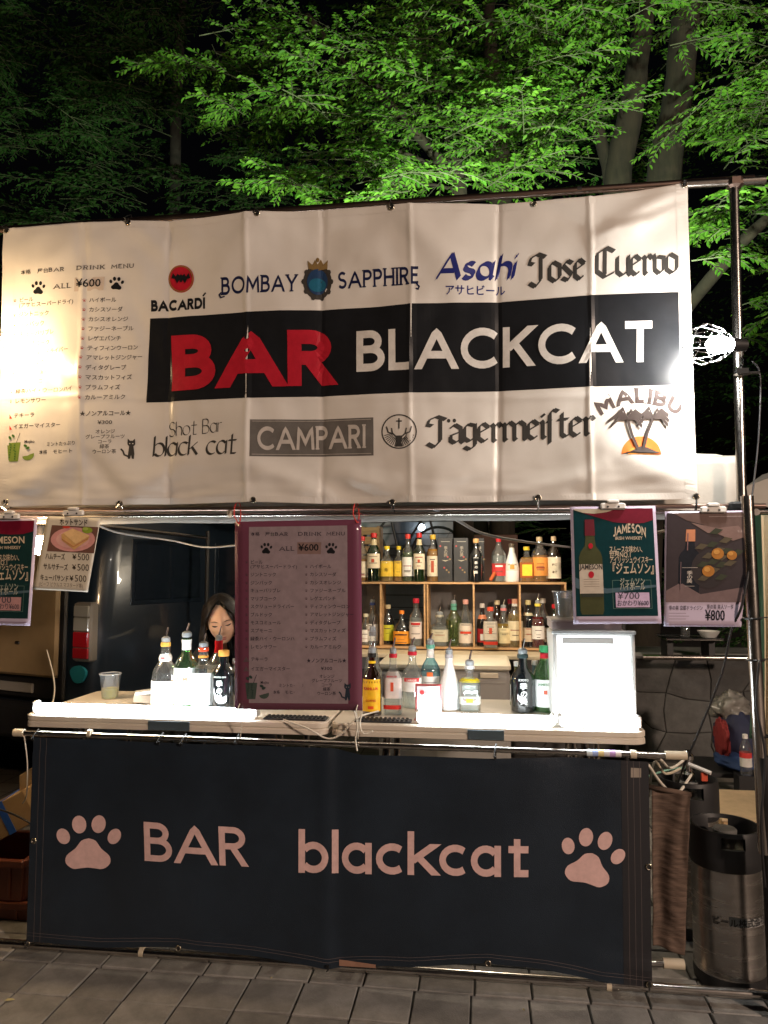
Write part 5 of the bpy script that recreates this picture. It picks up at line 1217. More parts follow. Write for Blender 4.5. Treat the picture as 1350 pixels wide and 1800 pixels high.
# cooler box in front of it
ck = thing('cooler_box', 'grey cooler box with a cream lid standing in front of the shelf table', 'cooler', (.1, 1.75, 0))
M_cool = pm('cooler_grey', (.32, .31, .29), .45, var=.06); M_lid = pm('cooler_lid', (.66, .6, .46), .4)
ca_, cb_ = at(665, 1200, 1.5), at(897, 1200, 1.5); zl = at(800, 1180, 1.5).z
mb = MB(); mb.box(((ca_.x + cb_.x) / 2, 1.72, zl / 2), (cb_.x - ca_.x, .42, zl - .002), ch=.02); mb.build('body', M_cool, ck, smooth=True)
mb = MB(); mb.box(((ca_.x + cb_.x) / 2, 1.72, zl + .022), (cb_.x - ca_.x + .01, .43, .042), ch=.012); mb.build('lid', M_lid, ck, smooth=True)
mb = MB(); mb.box(((ca_.x + cb_.x) / 2 + .25, 1.5, zl - .02), (.1, .012, .03), ch=.003); mb.build('latch', M_joint, ck)
for zz in (zl - .06, zl - .2):
    mb = MB(); mb.box(((ca_.x + cb_.x) / 2, 1.508, zz), (cb_.x - ca_.x - .05, .006, .012), ch=.002); mb.build('rib', M_cool, ck)
# ================================================================== BOTTLES
def liqmat(name, tint, diff, k=.35):
    m = bpy.data.materials.new(name); m.use_nodes = True; nt = m.node_tree; nt.nodes.clear()
    o = nt.nodes.new('ShaderNodeOutputMaterial'); t = nt.nodes.new('ShaderNodeBsdfTransparent'); d = nt.nodes.new('ShaderNodeBsdfDiffuse'); tr = nt.nodes.new('ShaderNodeBsdfTranslucent'); a = nt.nodes.new('ShaderNodeMixShader'); b = nt.nodes.new('ShaderNodeMixShader')
    t.inputs[0].default_value = (*tint, 1); d.inputs[0].default_value = (*diff, 1); tr.inputs[0].default_value = (*diff, 1)
    a.inputs[0].default_value = .5; nt.links.new(d.outputs[0], a.inputs[1]); nt.links.new(tr.outputs[0], a.inputs[2])
    b.inputs[0].default_value = k; nt.links.new(t.outputs[0], b.inputs[1]); nt.links.new(a.outputs[0], b.inputs[2]); nt.links.new(b.outputs[0], o.inputs[0]); return m
GM = {'clear': glassmat('clear_glass', (.93, .95, .95)), 'green': glassmat('green_glass', (.45, .75, .4)), 'deep': glassmat('deep_green_glass', (.12, .3, .14)), 'brown': glassmat('brown_glass', (.3, .13, .05)),
      'dark': pm('near_black_glass', (.008, .01, .011), .06, coat=1, spec=.8), 'white': pm('white_opal_glass', (.78, .78, .76), .25, coat=.6), 'teal': glassmat('pale_blue_glass', (.6, .85, .95)), 'olive': glassmat('olive_glass', (.62, .7, .35))}
LM = {'clear': liqmat('clear_spirit', (.9, .94, .92), (.8, .85, .82), .3), 'amber': liqmat('amber_spirit', (.9, .55, .14), (.8, .4, .06), .55), 'gold': liqmat('golden_spirit', (.9, .72, .3), (.7, .5, .12), .42), 'red': liqmat('red_spirit', (.5, .05, .04), (.3, .02, .02), .5),
      'green': liqmat('green_spirit', (.6, .75, .4), (.3, .4, .15), .3), 'dark': liqmat('dark_spirit', (.1, .04, .03), (.03, .012, .01), .7)}
SH = {'round': ([(.9, 0), (1, .015), (1, .56), (.95, .62), (.72, .7), (.45, .77), (.37, .83), (.35, .97), (.4, .975), (.4, 1)], 2),
      'slope': ([(.92, 0), (1, .03), (1, .34), (.88, .48), (.6, .66), (.4, .8), (.34, .9), (.34, 1)], 2),
      'square': ([(.94, 0), (1, .015), (1, .6), (.92, .67), (.5, .73), (.38, .78), (.36, .98), (.4, 1)], 5),
      'short': ([(.94, 0), (1, .02), (1, .55), (.9, .64), (.55, .71), (.4, .75), (.38, 1)], 3),
      'decanter': ([(.94, 0), (1, .02), (1, .6), (.94, .68), (.6, .73), (.32, .76), (.3, .88), (.42, .89), (.42, 1)], 4),
      'bulb': ([(.9, 0), (1, .02), (1, .45), (.9, .58), (.6, .68), (.42, .73), (.5, .78), (.36, .84), (.33, 1)], 2),
      'flask': ([(.8, 0), (1, .02), (1, .4), (.9, .55), (.5, .68), (.28, .76), (.26, 1)], 2.6),
      'tall': ([(.9, 0), (1, .015), (1, .6), (.85, .69), (.5, .78), (.36, .86), (.33, 1)], 2)}
PEN = {}
def bottle(lab, x, y, z, H, W, shape='round', glass='clear', liq='clear', lev=.5, label=None, cap=(.5, .02, .02), neck=None, pour=None, text=None, tcol=(.05, .04, .04), band=None, group='bottles standing on the bar', spot=None, ty=.5, ts=.02):
    W *= 1.12; prof, pw = SH[shape]; R = W / 2 / (1.0 if pw == 2 else 1.02); seg = 22
    t = thing('bottle', lab, 'bottle', (x, y, z), group)
    mb = MB(); mb.lathe([(r * R, h * H) for r, h in prof], (0, 0, 0), seg, pw=pw, cap=True); mb.build('glass', GM[glass], t, smooth=True, world=False)
    if liq and glass not in ('dark', 'white'):
        L = MB(); pr = []; top = lev * H
        for r, h in prof:
            if h * H < top: pr.append((max(.002, r * R - .0035), max(.004, h * H + (.004 if h < .01 else 0))))
            else: break
        pr.append((pr[-1][0] * (.98 if lev < .6 else .9), top)); L.lathe(pr, (0, 0, 0), seg, pw=pw); L.build('liquid', LM[liq], t, smooth=True, world=False)
    def rad(h):
        for (r0, h0), (r1, h1) in zip(prof, prof[1:]):
            if h <= h1: return (r0 + (r1 - r0) * (h - h0) / max(1e-6, h1 - h0)) * R
        return prof[-1][0] * R
    def wrap(h0, h1, half, off, n=12, nv=4):
        def f(u, v):
            a = -PI / 2 + (2 * u - 1) * half; ca, sa = math.cos(a), math.sin(a); h = h0 + (h1 - h0) * v
            q = 1.0 if pw == 2 else (abs(ca) ** pw + abs(sa) ** pw) ** (-1 / pw); r = rad(h) * q + off
            return (r * ca, r * sa, h * H)
        m = MB(); m.grid(f, n, nv); return m
    if label:
        c, h0, h1 = label; wrap(h0, h1, 1.15, .0007).build('label', ink(c, .5), t, smooth='all', world=False)
        for (c2, a0, a1, hw) in (spot or []): wrap(a0, a1, hw, .0013, 8, 3).build('label_mark', ink(c2, .5), t, smooth='all', world=False)
    if label and not text:
        c, h0, h1 = label; rr_ = random.Random(lab)
        for _ in range(3):
            hh = rr_.uniform(h0 + .03, h1 - .03); wrap(hh, hh + rr_.uniform(.008, .02), rr_.uniform(.2, .7), .0011, 6, 1).build('label_print', ink(rr_.choice([tuple(x * .35 for x in c), (.08, .06, .05), (.3, .06, .04)]), .5), t, world=False)
    if text:
        def sf(a, b, off=0.0):
            r = rad(b / H); an = -PI / 2 + a / r
            if pw == 2: return Vector(((r + .0014 + off) * math.cos(an), (r + .0014 + off) * math.sin(an), b))
            return Vector((a, -(r + .003 + off), b))
        P = Print(sf, .0002)
        for i, (tx, tyy, tss, tc) in enumerate(text):
            w = fontmesh(tx, .03)[2] * tss; P.font(tx, -w / 2, tyy * H, tss, 'label_lettering', ink(tc), 1, bold=.03, up=1)
        for (n, _, _k), (m, mat) in P.d.items(): m.build(n, mat, t, world=False)
    if band: wrap(band[1], band[2], PI, .0008, 22, 2).build('neck_band', ink(band[0], .4), t, smooth='all', world=False)
    rn = prof[-1][0] * R
    if cap is not None:
        mb = MB(); hc = (.085 if pour is None else .05) * H; mb.lathe([(rn * 1.12, -hc), (rn * 1.14, -.001), (rn * 1.08, .004), (rn * .5, .005)], (0, 0, H), 16)
        mb.build('cap' if pour is None else 'neck_foil', ink(cap, .35), t, smooth=True, world=False)
    if pour is not None:
        mb = MB(); mb.lathe([(rn * .9, .0), (rn * 1.0, .006), (rn * .95, .018), (rn * .5, .024)], (0, 0, H + .004), 14); p_ = mb.build('pourer', pm('pourer_rubber', (.25, .27, .28), .4) if 'pr' not in PEN else PEN['pr'], t, smooth=True, world=False); PEN['pr'] = p_.data.materials[0]
        mb = MB(); mb.tube([(0, 0, H + .02), (.002, 0, H + .035), (.009 * (1 if pour > 0 else -1), 0, H + .02 + abs(pour))], [.0045, .0042, .003], 8); mb.build('spout', M_chrome, p_, smooth=True, world=False)
    return t
def fb(lab, px, base, top, wpx, **k):
    p = atz(px, base, ZT); tp = at(px, top, p.y); sc = (CR.inverted() @ (p - CL)).z * -1 / FOC
    return bottle(lab, p.x, p.y, ZT + .001, tp.z - ZT, wpx * sc, **k)
W_ = (.75, .74, .7)
fb('clear bottle with gold neck band, leftmost of the bar front bottles', 289, 1242, 1131, 41, shape='bulb', liq='gold', lev=.3, label=(W_, .05, .42), cap=(.7, .4, .08), pour=.045, band=((.72, .7, .68), .72, .83), spot=[((.5, .02, .03), .745, .78, .3)])
fb('tall clear bottle with a white neck sleeve, second from the left', 326, 1243, 1122, 38, shape='round', glass='green', liq='green', lev=.5, label=(W_, .06, .58), cap=None, pour=.04, band=(W_, .83, .98), text=[('RUM', .4, .022, (.5, .1, .04))])
fb('clear bottle with orange red neck foil, third from the left', 356, 1243, 1140, 37, shape='square', liq='clear', lev=.5, label=(W_, .06, .6), cap=(.75, .08, .03), pour=.04, band=((.75, .3, .05), .84, .88))
fb('clear bottle with a red neck behind the dark orange capped bottle', 383, 1234, 1128, 34, shape='tall', liq='clear', lev=.6, label=(W_, .08, .55), cap=(.6, .01, .02), pour=.045, band=((.6, .01, .02), .82, .95))
fb('dark bottle with a copper orange cap and white vertical letters on the left side', 392, 1246, 1145, 38, shape='round', glass='dark', liq=None, cap=(.75, .36, .08), text=[('季', .42, .026, W_), ('の', .3, .026, W_), ('美', .18, .026, W_), ('KYOTO GIN', .56, .009, W_)])
fb('clear bottle half hidden by the left edge of the menu board', 416, 1240, 1160, 34, shape='round', liq='clear', lev=.5, label=(W_, .08, .5), cap=(.7, .7, .68))
fb('tall clear sloping bottle behind the yellow labelled bottle', 655, 1236, 1112, 30, shape='slope', liq='clear', lev=.4, cap=(.2, .2, .2), pour=.05)
fb('brown liqueur bottle with a big yellow label and yellow neck ring', 654, 1257, 1150, 30, shape='round', glass='brown', liq='dark', lev=.8, label=((.85, .5, .02), .08, .6), cap=(.02, .02, .02), pour=.03, band=((.9, .6, .02), .85, .89), spot=[((.75, .1, .02), .12, .17, .3)], text=[('KAHLUA', .43, .0145, (.6, .03, .02)), ('COFFEE', .24, .011, (.5, .08, .02))])
fb('clear gin bottle with a red cap and a red figure on its label', 691, 1255, 1151, 29, shape='square', liq='clear', lev=.5, label=((.72, .66, .62), .28, .72), cap=(.55, .02, .04), pour=.045, spot=[((.6, .04, .03), .1, .17, .9), ((.7, .1, .04), .4, .55, .16)], text=[('BEEFEATER', .635, .008, (.6, .03, .05))])
fb('clear bottle with red neck foil and red lettering behind the payment stand', 725, 1243, 1147, 32, shape='round', liq='clear', lev=.5, label=(W_, .3, .55), cap=(.5, .02, .04), pour=.04, spot=[((.6, .04, .04), .48, .55, .8)], text=[('LARIOS', .49, .012, W_)])
fb('clear bottle with a green topped white neck and a round orange badge', 757, 1240, 1135, 31, shape='round', glass='teal', liq='clear', lev=.55, label=(W_, .12, .5), cap=(.15, .45, .35), pour=.03, band=(W_, .8, .96), spot=[((.75, .15, .03), .5, .57, .3)])
fb('white coconut rum bottle with sloping shoulders', 790, 1246, 1152, 34, shape='slope', glass='white', liq=None, cap=(.4, .38, .4), pour=.045)
fb('square clear decanter with a yellow lemon neck label', 826, 1248, 1172, 34, shape='decanter', liq='clear', lev=.6, cap=(.75, .75, .72), pour=.045, label=(None and (0, 0, 0) or (.6, .62, .55), .16, .34), spot=[((.7, .6, .03), .2, .3, .3)], band=((.75, .65, .02), .66, .73))
fb('slim clear bottle with a white cap behind the dark green bottle', 910, 1240, 1165, 24, shape='round', glass='olive', liq='gold', lev=.5, label=(W_, .1, .5), cap=(.75, .74, .7))
fb('dark green bottle with white vertical letters near the lit case', 920, 1250, 1152, 38, shape='round', glass='dark', liq=None, cap=(.03, .05, .05), pour=.045, text=[('季', .42, .028, W_), ('の', .29, .028, W_), ('美', .16, .028, W_), ('KYOTO', .56, .011, W_)])
fb('clear pale bottle between the dark green bottle and the green whiskey bottle', 941, 1236, 1163, 24, shape='short', glass='teal', liq='clear', lev=.6, label=(W_, .1, .6), cap=(.75, .74, .7))
fb('green whiskey bottle with a red neck band beside the lit case', 958, 1250, 1137, 33, shape='round', glass='green', liq='green', lev=.5, label=(W_, .08, .5), cap=(.05, .3, .12), band=((.5, .02, .03), .82, .9), spot=[((.5, .1, .05), .28, .34, .16)], text=[('JAMESON', .41, .0135, (.08, .2, .08))])
def sb(lab, px, top, wpx, row, y=None, **k):
    y = (YS + .06) if y is None else y; z = zT if row else zB; sc = (y + 2.7) / FOC * 1.0
    p = at(px, 1000, y); tp = at(px, top, y)
    return bottle(lab, p.x, y, z, tp.z - z, wpx * sc, shape=k.pop('shape', 'round'), group='bottles on top of the pine shelf' if row else 'bottles in the pine shelf cells', **k)
CR_ = (.68, .6, .45)
sb('bottle with a red cap half hidden by the right edge of the menu board', 637, 944, 18, 1, liq='amber', label=(CR_, .1, .45), cap=(.5, .03, .03))
sb('tall green whisky bottle with red cap and cream label, leftmost on the shelf top', 657, 938, 22, 1, glass='deep', liq='dark', label=(CR_, .28, .58), cap=(.55, .03, .03), band=((.6, .5, .3), .76, .88), spot=[((.45, .08, .04), .4, .47, .2)], y=YS + .04)
sb('left small whisky bottle with a yellow cap and oval yellow label', 680, 961, 21, 1, shape='short', liq='gold', lev=.6, label=((.75, .5, .05), .15, .58), cap=(.75, .55, .03), text=[('角', .3, .025, (.3, .2, .02))])
sb('right small whisky bottle with a yellow cap and yellow label', 701, 961, 18, 1, shape='short', liq='amber', lev=.6, label=((.75, .5, .05), .15, .58), cap=(.75, .55, .03), y=YS + .09)
sb('clear greenish bottle with red top and white label on the shelf top', 717, 940, 19, 1, glass='clear', liq='green', lev=.62, label=(W_, .12, .52), cap=(.6, .05, .04), spot=[((.3, .3, .25), .2, .22, .5)])
sb('green whisky bottle with red top next to the amber figure bottle', 737, 938, 19, 1, glass='deep', liq='amber', label=(CR_, .26, .58), cap=(.55, .03, .03), band=((.6, .5, .3), .76, .88), spot=[((.45, .08, .04), .4, .46, .2)], y=YS + .03)
sb('amber rum bottle with a gold cap and a pictured figure', 761, 941, 20, 1, liq='amber', lev=.7, label=(CR_, .12, .55), cap=(.6, .38, .05), spot=[((.4, .08, .04), .2, .45, .22)])
sb('black gin bottle with a copper cap in front of the dark boxes', 837, 948, 20, 1, glass='dark', liq=None, cap=(.6, .35, .15), text=[('季', .42, .022, W_), ('の', .32, .022, W_), ('美', .2, .022, W_), ('KYOTO', .55, .009, W_)], y=YS - .0)
sb('clear vodka bottle with a red cap and red label', 877, 946, 23, 1, shape='tall', liq='clear', lev=.6, label=((.5, .04, .04), .14, .42), cap=(.5, .02, .03), spot=[(W_, .34, .38, .5)])
sb('white coconut rum bottle on the shelf top', 900, 957, 23, 1, shape='slope', glass='white', liq=None, cap=(.1, .08, .06), label=((.6, .58, .5), .3, .5), spot=[((.55, .25, .05), .34, .46, .3)])
sb('square amber bottle with a yellow oval label', 926, 962, 22, 1, shape='square', glass='clear', liq='amber', lev=.7, label=((.35, .1, .02), .12, .56), cap=(.75, .55, .03), spot=[((.8, .6, .05), .18, .5, .6)])
sb('amber liqueur bottle with an orange label', 949, 945, 25, 1, shape='tall', glass='clear', liq='amber', lev=.6, label=((.75, .3, .06), .14, .55), cap=(.55, .42, .25), spot=[((.3, .05, .02), .3, .34, .5)])
sb('dark bottle with a cream label, rightmost on the shelf top', 974, 944, 21, 1, shape='tall', glass='brown', liq='dark', label=((.68, .63, .48), .08, .55), cap=(.6, .45, .28), text=[('梅酒', .36, .018, (.1, .06, .03)), ('本格', .2, .018, (.1, .06, .03))])
sb('pale bottle with a cream cap at the left edge of the shelf cells', 643, 1080, 17, 0, liq='clear', label=(W_, .1, .5), cap=(.7, .66, .5))
sb('tall clear bottle with a blue topped neck in the first shelf cell', 655, 1060, 20, 0, liq='clear', label=(W_, .1, .5), cap=(.05, .08, .25), pour=.03)
sb('dark bottle with a round yellow green label in the second cell', 682, 1064, 19, 0, glass='dark', liq=None, label=((.5, .5, .04), .1, .5), cap=(.5, .42, .25), y=YS + .12)
sb('squat dark bottle with an orange seal and orange label', 706, 1074, 27, 0, shape='flask', glass='dark', liq=None, label=((.75, .3, .03), .06, .42), cap=(.75, .22, .03), spot=[((.1, .04, .02), .3, .34, .7)])
sb('clear bottle with a dark red neck and a white red label', 731, 1053, 22, 0, liq='clear', lev=.6, label=((.68, .62, .58), .16, .52), cap=(.45, .02, .04), spot=[((.5, .03, .03), .45, .5, .7)], y=YS + .03)
sb('square clear decanter bottle with a grey label in the third cell', 772, 1082, 28, 0, shape='decanter', liq='clear', lev=.6, label=((.5, .48, .36), .15, .55), cap=(.4, .38, .3), pour=.04)
sb('tall olive green ribbed bottle in the third cell', 797, 1062, 25, 0, shape='tall', glass='olive', liq='green', lev=.7, cap=(.1, .3, .22), pour=.045, band=((.1, .3, .22), .86, .94))
sb('clear bottle with a pink top and a cream red striped label', 818, 1055, 23, 0, shape='slope', liq='clear', label=((.68, .6, .5), .08, .5), cap=(.6, .3, .25), spot=[((.6, .06, .03), .28, .33, .8)], y=YS + .04)
sb('slim dark red bottle with a round white badge', 847, 1062, 17, 0, glass='dark', liq=None, label=((.4, .03, .03), .1, .42), cap=(.55, .5, .45), spot=[(W_, .15, .3, .4)], band=((.55, .2, .1), .65, .75))
sb('gin bottle with a red cap and cream label in the fourth cell', 861, 1068, 22, 0, shape='square', liq='clear', lev=.6, label=((.7, .62, .52), .2, .66), cap=(.65, .08, .04), spot=[((.6, .05, .03), .08, .16, 1.0), ((.6, .1, .05), .35, .5, .2)], y=YS - .01)
sb('dark bottle with a gold top behind the red capped gin', 873, 1056, 18, 0, glass='brown', liq='dark', label=(CR_, .3, .5), cap=(.6, .5, .3), y=YS + .13)
sb('golden bottle with a white cap and pourer in the fourth cell', 884, 1070, 25, 0, shape='slope', liq='gold', lev=.6, label=((.7, .6, .35), .1, .5), cap=(.6, .2, .2), pour=.045)
sb('bottle with a dark red cap behind the amber bottle', 896, 1054, 18, 0, glass='brown', liq='dark', label=(CR_, .2, .5), cap=(.35, .02, .04), y=YS + .14)
sb('amber bottle with cream label at the end of the fourth cell', 904, 1054, 24, 0, shape='tall', liq='gold', lev=.7, label=((.7, .62, .42), .14, .55), cap=(.6, .3, .2), band=(W_, .86, .97))
sb('dark wine coloured bottle with a cream label in the fifth cell', 927, 1056, 20, 0, glass='dark', liq=None, label=((.5, .42, .3), .12, .42), cap=(.5, .42, .2), band=((.5, .45, .3), .68, .74))
sb('red liqueur bottle with a yellow neck and pourer', 944, 1062, 20, 0, glass='clear', liq='red', lev=.7, label=(W_, .2, .5), cap=(.75, .6, .08), pour=.05, y=YS + .03)
sb('clear bottle with a white cap behind the red liqueur', 953, 1053, 20, 0, glass='clear', liq='dark', lev=.6, label=(CR_, .1, .4), cap=(.65, .62, .55), y=YS + .12)
sb('green bottle with a red cap in the last shelf cell', 974, 1063, 20, 0, glass='deep', liq='green', label=(CR_, .15, .5), cap=(.55, .02, .03))
# dark gift boxes
M_gift = pm('charcoal_gift_box', (.028, .029, .032), .6, var=.1)
for (px, w, lab, y) in ((783, 25, 'left charcoal gift box with gold flower print on the shelf top', YS + .07), (811, 25, 'middle charcoal gift box with gold flower print beside the black gin bottle', YS + .07), (843, 17, 'charcoal gift box half hidden behind the black gin bottle', YS + .15)):
    a = at(px, 1023, y); zz = at(px, 946, y).z; s_ = (y + 2.7) / FOC; t = thing('gift_box', lab, 'box', (a.x, y, zT), 'charcoal gift boxes')
    mb = MB(); mb.box((a.x, y, (zT + zz) / 2), (w * s_, .1, zz - zT), ch=.002); mb.build('carton', M_gift, t)
    P = Print(lambda u, v, off=0.0, y=y: Vector((at(u, v, y - .051).x, y - .051 - off, at(u, v, y - .051).z)), .0005)
    P.line([(px - 8, 952), (px + 8, 952)], 1, 'gift_print', ink((.35, .33, .3)))
    for i, ch in enumerate('季の美'): P.font(ch, px - 3, 966 + i * 6, 7, 'gift_print', ink((.5, .45, .38)))
    P.poly([(px - 7, 984), (px, 987), (px + 7, 984), (px, 985)], 'gift_print', ink((.5, .45, .35)), 1)
    for i in range(7):
        u, v = px - 9 + (i * 17) % 19, 960 + (i * 23) % 50; P.oval(u, v, 1.7, 1.7, 'gift_flowers', ink((.3, .2, .1)) if i % 3 else ink((.45, .08, .08)), 1, n=7, rings=1)
    P.build(t)
p = at(862, 1020, YS - .01); mb = MB(); mb.tube([p, at(870, 1006, YS - .01)], .012, 10); tag(mb.build('bar_opener', ink((.45, .1, .03)), None, smooth=True), 'small copper coloured tool leaning by the red labelled vodka bottle', 'tool')
# plastic cups
M_cup = glassmat('clear_plastic_cup', (.9, .93, .95), .08)
def cup(lab, c, h, r, lev, lm):
    t = thing('plastic_cup', lab, 'cup', tuple(c), 'clear plastic cups')
    mb = MB(); mb.lathe([(r * .7, 0), (r * .72, .002), (r * .98, h * .96), (r * 1.05, h * .97), (r * 1.05, h), (r * .97, h * .995), (r * .7, .004)], c, 24, cap=False); mb.build('wall', M_cup, t, smooth=True)
    mb = MB(); mb.tube([c + Vector((r * 1.03 * math.cos(a), r * 1.03 * math.sin(a), h)) for a in [2 * PI * i / 24 for i in range(25)]], .0018, 6, False); mb.build('rim', M_clr, t, smooth='all')
    mb = MB(); mb.lathe([(r * .69, .004), (r * (.69 + .26 * lev), h * lev)], c, 24); mb.build('drink', lm, t, smooth=True)
c = atz(193, 1228, ZT); cup('clear plastic cup with a little yellow drink at the left end of the counter', Vector((c.x, c.y, ZT + .001)), .105, .045, .42, liqmat('yellow_drink', (.9, .85, .3), (.75, .65, .1), .5))
cup('clear plastic cup of cloudy drink standing on the carton over the lit case', Vector((at(992, 1088, .24).x, .24, zp + .044)), .1, .042, .75, liqmat('cloudy_drink', (.7, .7, .66), (.55, .54, .48), .6))
# payment stand
ps = atz(752, 1268, ZT); ys = ps.y + .01
pa = thing('payment_stand', 'small pink framed payment sign leaning on the counter edge', 'sign', (ps.x, ys, ZT))
def pf(px, py, off=0.0): q_ = at(px, py, ys); q_.y = ys - off + .0; return q_
mb = MB(); a_ = pf(730, 1270); b_ = pf(776, 1203); mb.box(((a_.x + b_.x) / 2, ys + .004, (a_.z + b_.z) / 2), (b_.x - a_.x, .006, b_.z - a_.z), ch=.002); mb.build('frame', pm('pink_red_frame', (.55, .1, .1), .4), pa)
P = Print(pf, .0006)
P.quad([(733, 1206), (773, 1206), (773, 1267), (733, 1267)], 'card', ink((.42, .36, .36)), 3)
P.oval(742, 1217, 4, 4, 'round_logo', ink((.6, .03, .03)), 5, rings=1); P.font('PayPay', 747, 1220, 8, 'lettering', ink((.25, .2, .2)), 5)
P.line([(737, 1225), (769, 1225)], .7, 'fine_print', ink((.2, .18, .18)), 5); P.line([(748, 1262), (768, 1262)], .8, 'fine_print', ink((.25, .3, .4)), 5); P.oval(741, 1262, 2, 2, 'fine_print', ink((.1, .2, .5)), 5, rings=1)
P.build(pa)
mb = MB(); mb.box(((a_.x + b_.x) / 2, ys + .012, ZT + .004), (b_.x - a_.x + .008, .04, .006), ch=.002); mb.build('foot', pm('pink_base', (.55, .12, .12), .4), pa)
# tissue and small carton at the left of the bottles
c = atz(258, 1236, ZT); t = thing('napkin_pack', 'small white and brown napkin pack beside the leftmost front bottle', 'napkins', (c.x, c.y, ZT))
mb = MB(); mb.box((c.x, c.y, ZT + .02), (.1, .06, .035), Euler((0, .12, .3)), .004); mb.build('pack', pm('brown_wrap', (.35, .26, .18), .6), t); mb = MB(); mb.box((c.x - .005, c.y, ZT + .046), (.085, .055, .014), Euler((0, -.1, .4)), .002); mb.build('napkin', M_whitep, t)
# ================================================================== WOMAN BEHIND THE COUNTER
M_skin = pm('skin', (.62, .38, .26), .5, var=.05, vscale=10, sub=.1); M_skin.node_tree.nodes['Principled BSDF'].inputs['Subsurface Weight'].default_value = .12
M_skin.node_tree.nodes['Principled BSDF'].inputs['Subsurface Scale'].default_value = .01
M_hair = pm('dark_hair', (.008, .006, .005), .45, spec=.2, var=.3, vscale=30, stretch=(8, 8, 1)); M_top = pm('dark_sweater', (.03, .03, .034), .85, var=.2, vscale=40, bump=.3)
HC = at(391, 1090, .8)
wom = thing('person', 'woman with long dark hair in a dark top leaning over behind the bottles', 'person', (HC.x, .95, 0))
HR = Euler((math.radians(17), math.radians(-7), math.radians(15)))
HM = Matrix.Translation(HC) @ HR.to_matrix().to_4x4()
def gsn(x, m, s): return math.exp(-((x - m) / s) ** 2)
def face(az, el, off=0.0):
    """az: 0 = straight ahead (-Y), el: up"""
    d = Vector((math.sin(az) * math.cos(el), -math.cos(az) * math.cos(el), math.sin(el)))
    x, y, z = d.x * .074, d.y * .092, d.z * .115
    fr_ = max(0, -d.y)
    if d.z < 0:
        k = 1 - .36 * (-d.z) ** 1.6; x *= k; y = y * (1 - .12 * (-d.z)) if d.y < 0 else y * (1 - .45 * (-d.z))
    u, v = x / .074, z / .115
    o = 0
    if d.y < 0:
        o += .021 * gsn(u, 0, .13) * gsn(v, -.2, .15) + .009 * gsn(u, 0, .1) * gsn(v, .02, .22)      # nose
        o += .005 * gsn(abs(u), .15, .09) * gsn(v, -.28, .07)                                    # nostrils
        o -= .009 * gsn(abs(u), .42, .2) * gsn(v, .06, .12)                                     # sockets
        o += .006 * gsn(abs(u), .42, .14) * gsn(v, .03, .07)                                     # eyelids
        o += .004 * gsn(v, .24, .1) * gsn(abs(u), .4, .35)                                       # brow
        o += .005 * gsn(abs(u), .55, .25) * gsn(v, -.22, .2)                                     # cheeks
        o += .007 * gsn(u, 0, .2) * gsn(v, -.50, .055) + .007 * gsn(u, 0, .18) * gsn(v, -.61, .055) - .003 * gsn(u, 0, .25) * gsn(v, -.555, .02)  # lips
        o += .007 * gsn(u, 0, .25) * gsn(v, -.86, .14) - .003 * gsn(u, 0, .3) * gsn(v, -.72, .05)
        o *= min(1, fr_ * 1.6)
    n = d.normalized()
    return Vector((x, y - o, z)) + n * off
hd = MB(); hd.grid(lambda a, b: face(-PI + 2 * PI * a, -PI / 2 + PI * b), 96, 72)
hd.v = [tuple(HM @ Vector(p)) for p in hd.v]
# body grown from a skeleton with a skin modifier, one continuous surface
HX, HY, HZ = HC
J = {'pel': (HX + .02, 1.22, .93), 'wst': (HX + .015, 1.2, 1.04 - .0), 'chs': (HX + .01, 1.08, 1.16 - .03), 'nk0': (HX, .985, HZ - .135 + .02), 'nk1': (HX, .93, HZ - .07), 'nk2': (HX, .875, HZ - .01)}
for s, q in ((-1, 'l'), (1, 'r')):
    J['sh' + q] = (HX + s * .155, 1.04, HZ - .17); J['el' + q] = (HX + s * .22, .86, HZ - .33); J['wr' + q] = (HX + s * .15 + .03, .66, ZT + .07); J['ha' + q] = (HX + s * .13 + .03, .6, ZT + .055)
    J['hp' + q] = (HX + .02 + s * .09, 1.22, .88); J['kn' + q] = (HX + .02 + s * .1, 1.18, .48); J['an' + q] = (HX + .02 + s * .1, 1.25, .08); J['to' + q] = (HX + .02 + s * .11, 1.1, .03)
    for i in range(5):
        a = (i - 2) * .018
        hx, hy, hz = J['ha' + q]; L = (.05, .062, .068, .063, .05)[i]
        if i == 0 and True: J['f%s0' % q] = (hx - s * .03, hy - .01, hz - .005); J['g%s0' % q] = (hx - s * .045, hy - .035, hz - .018)
        else: J['f%s%d' % (q, i)] = (hx + s * a, hy - .045, hz + .002); J['g%s%d' % (q, i)] = (hx + s * a, hy - .045 - L * .6, hz - .018); J['h%s%d' % (q, i)] = (hx + s * a, hy - .045 - L * .8, hz - .035)
RAD = {'pel': .13, 'wst': .115, 'chs': .13, 'nk0': .055, 'nk1': .045, 'nk2': .04}
ED = [('pel', 'wst'), ('wst', 'chs'), ('chs', 'nk0'), ('nk0', 'nk1'), ('nk1', 'nk2')]
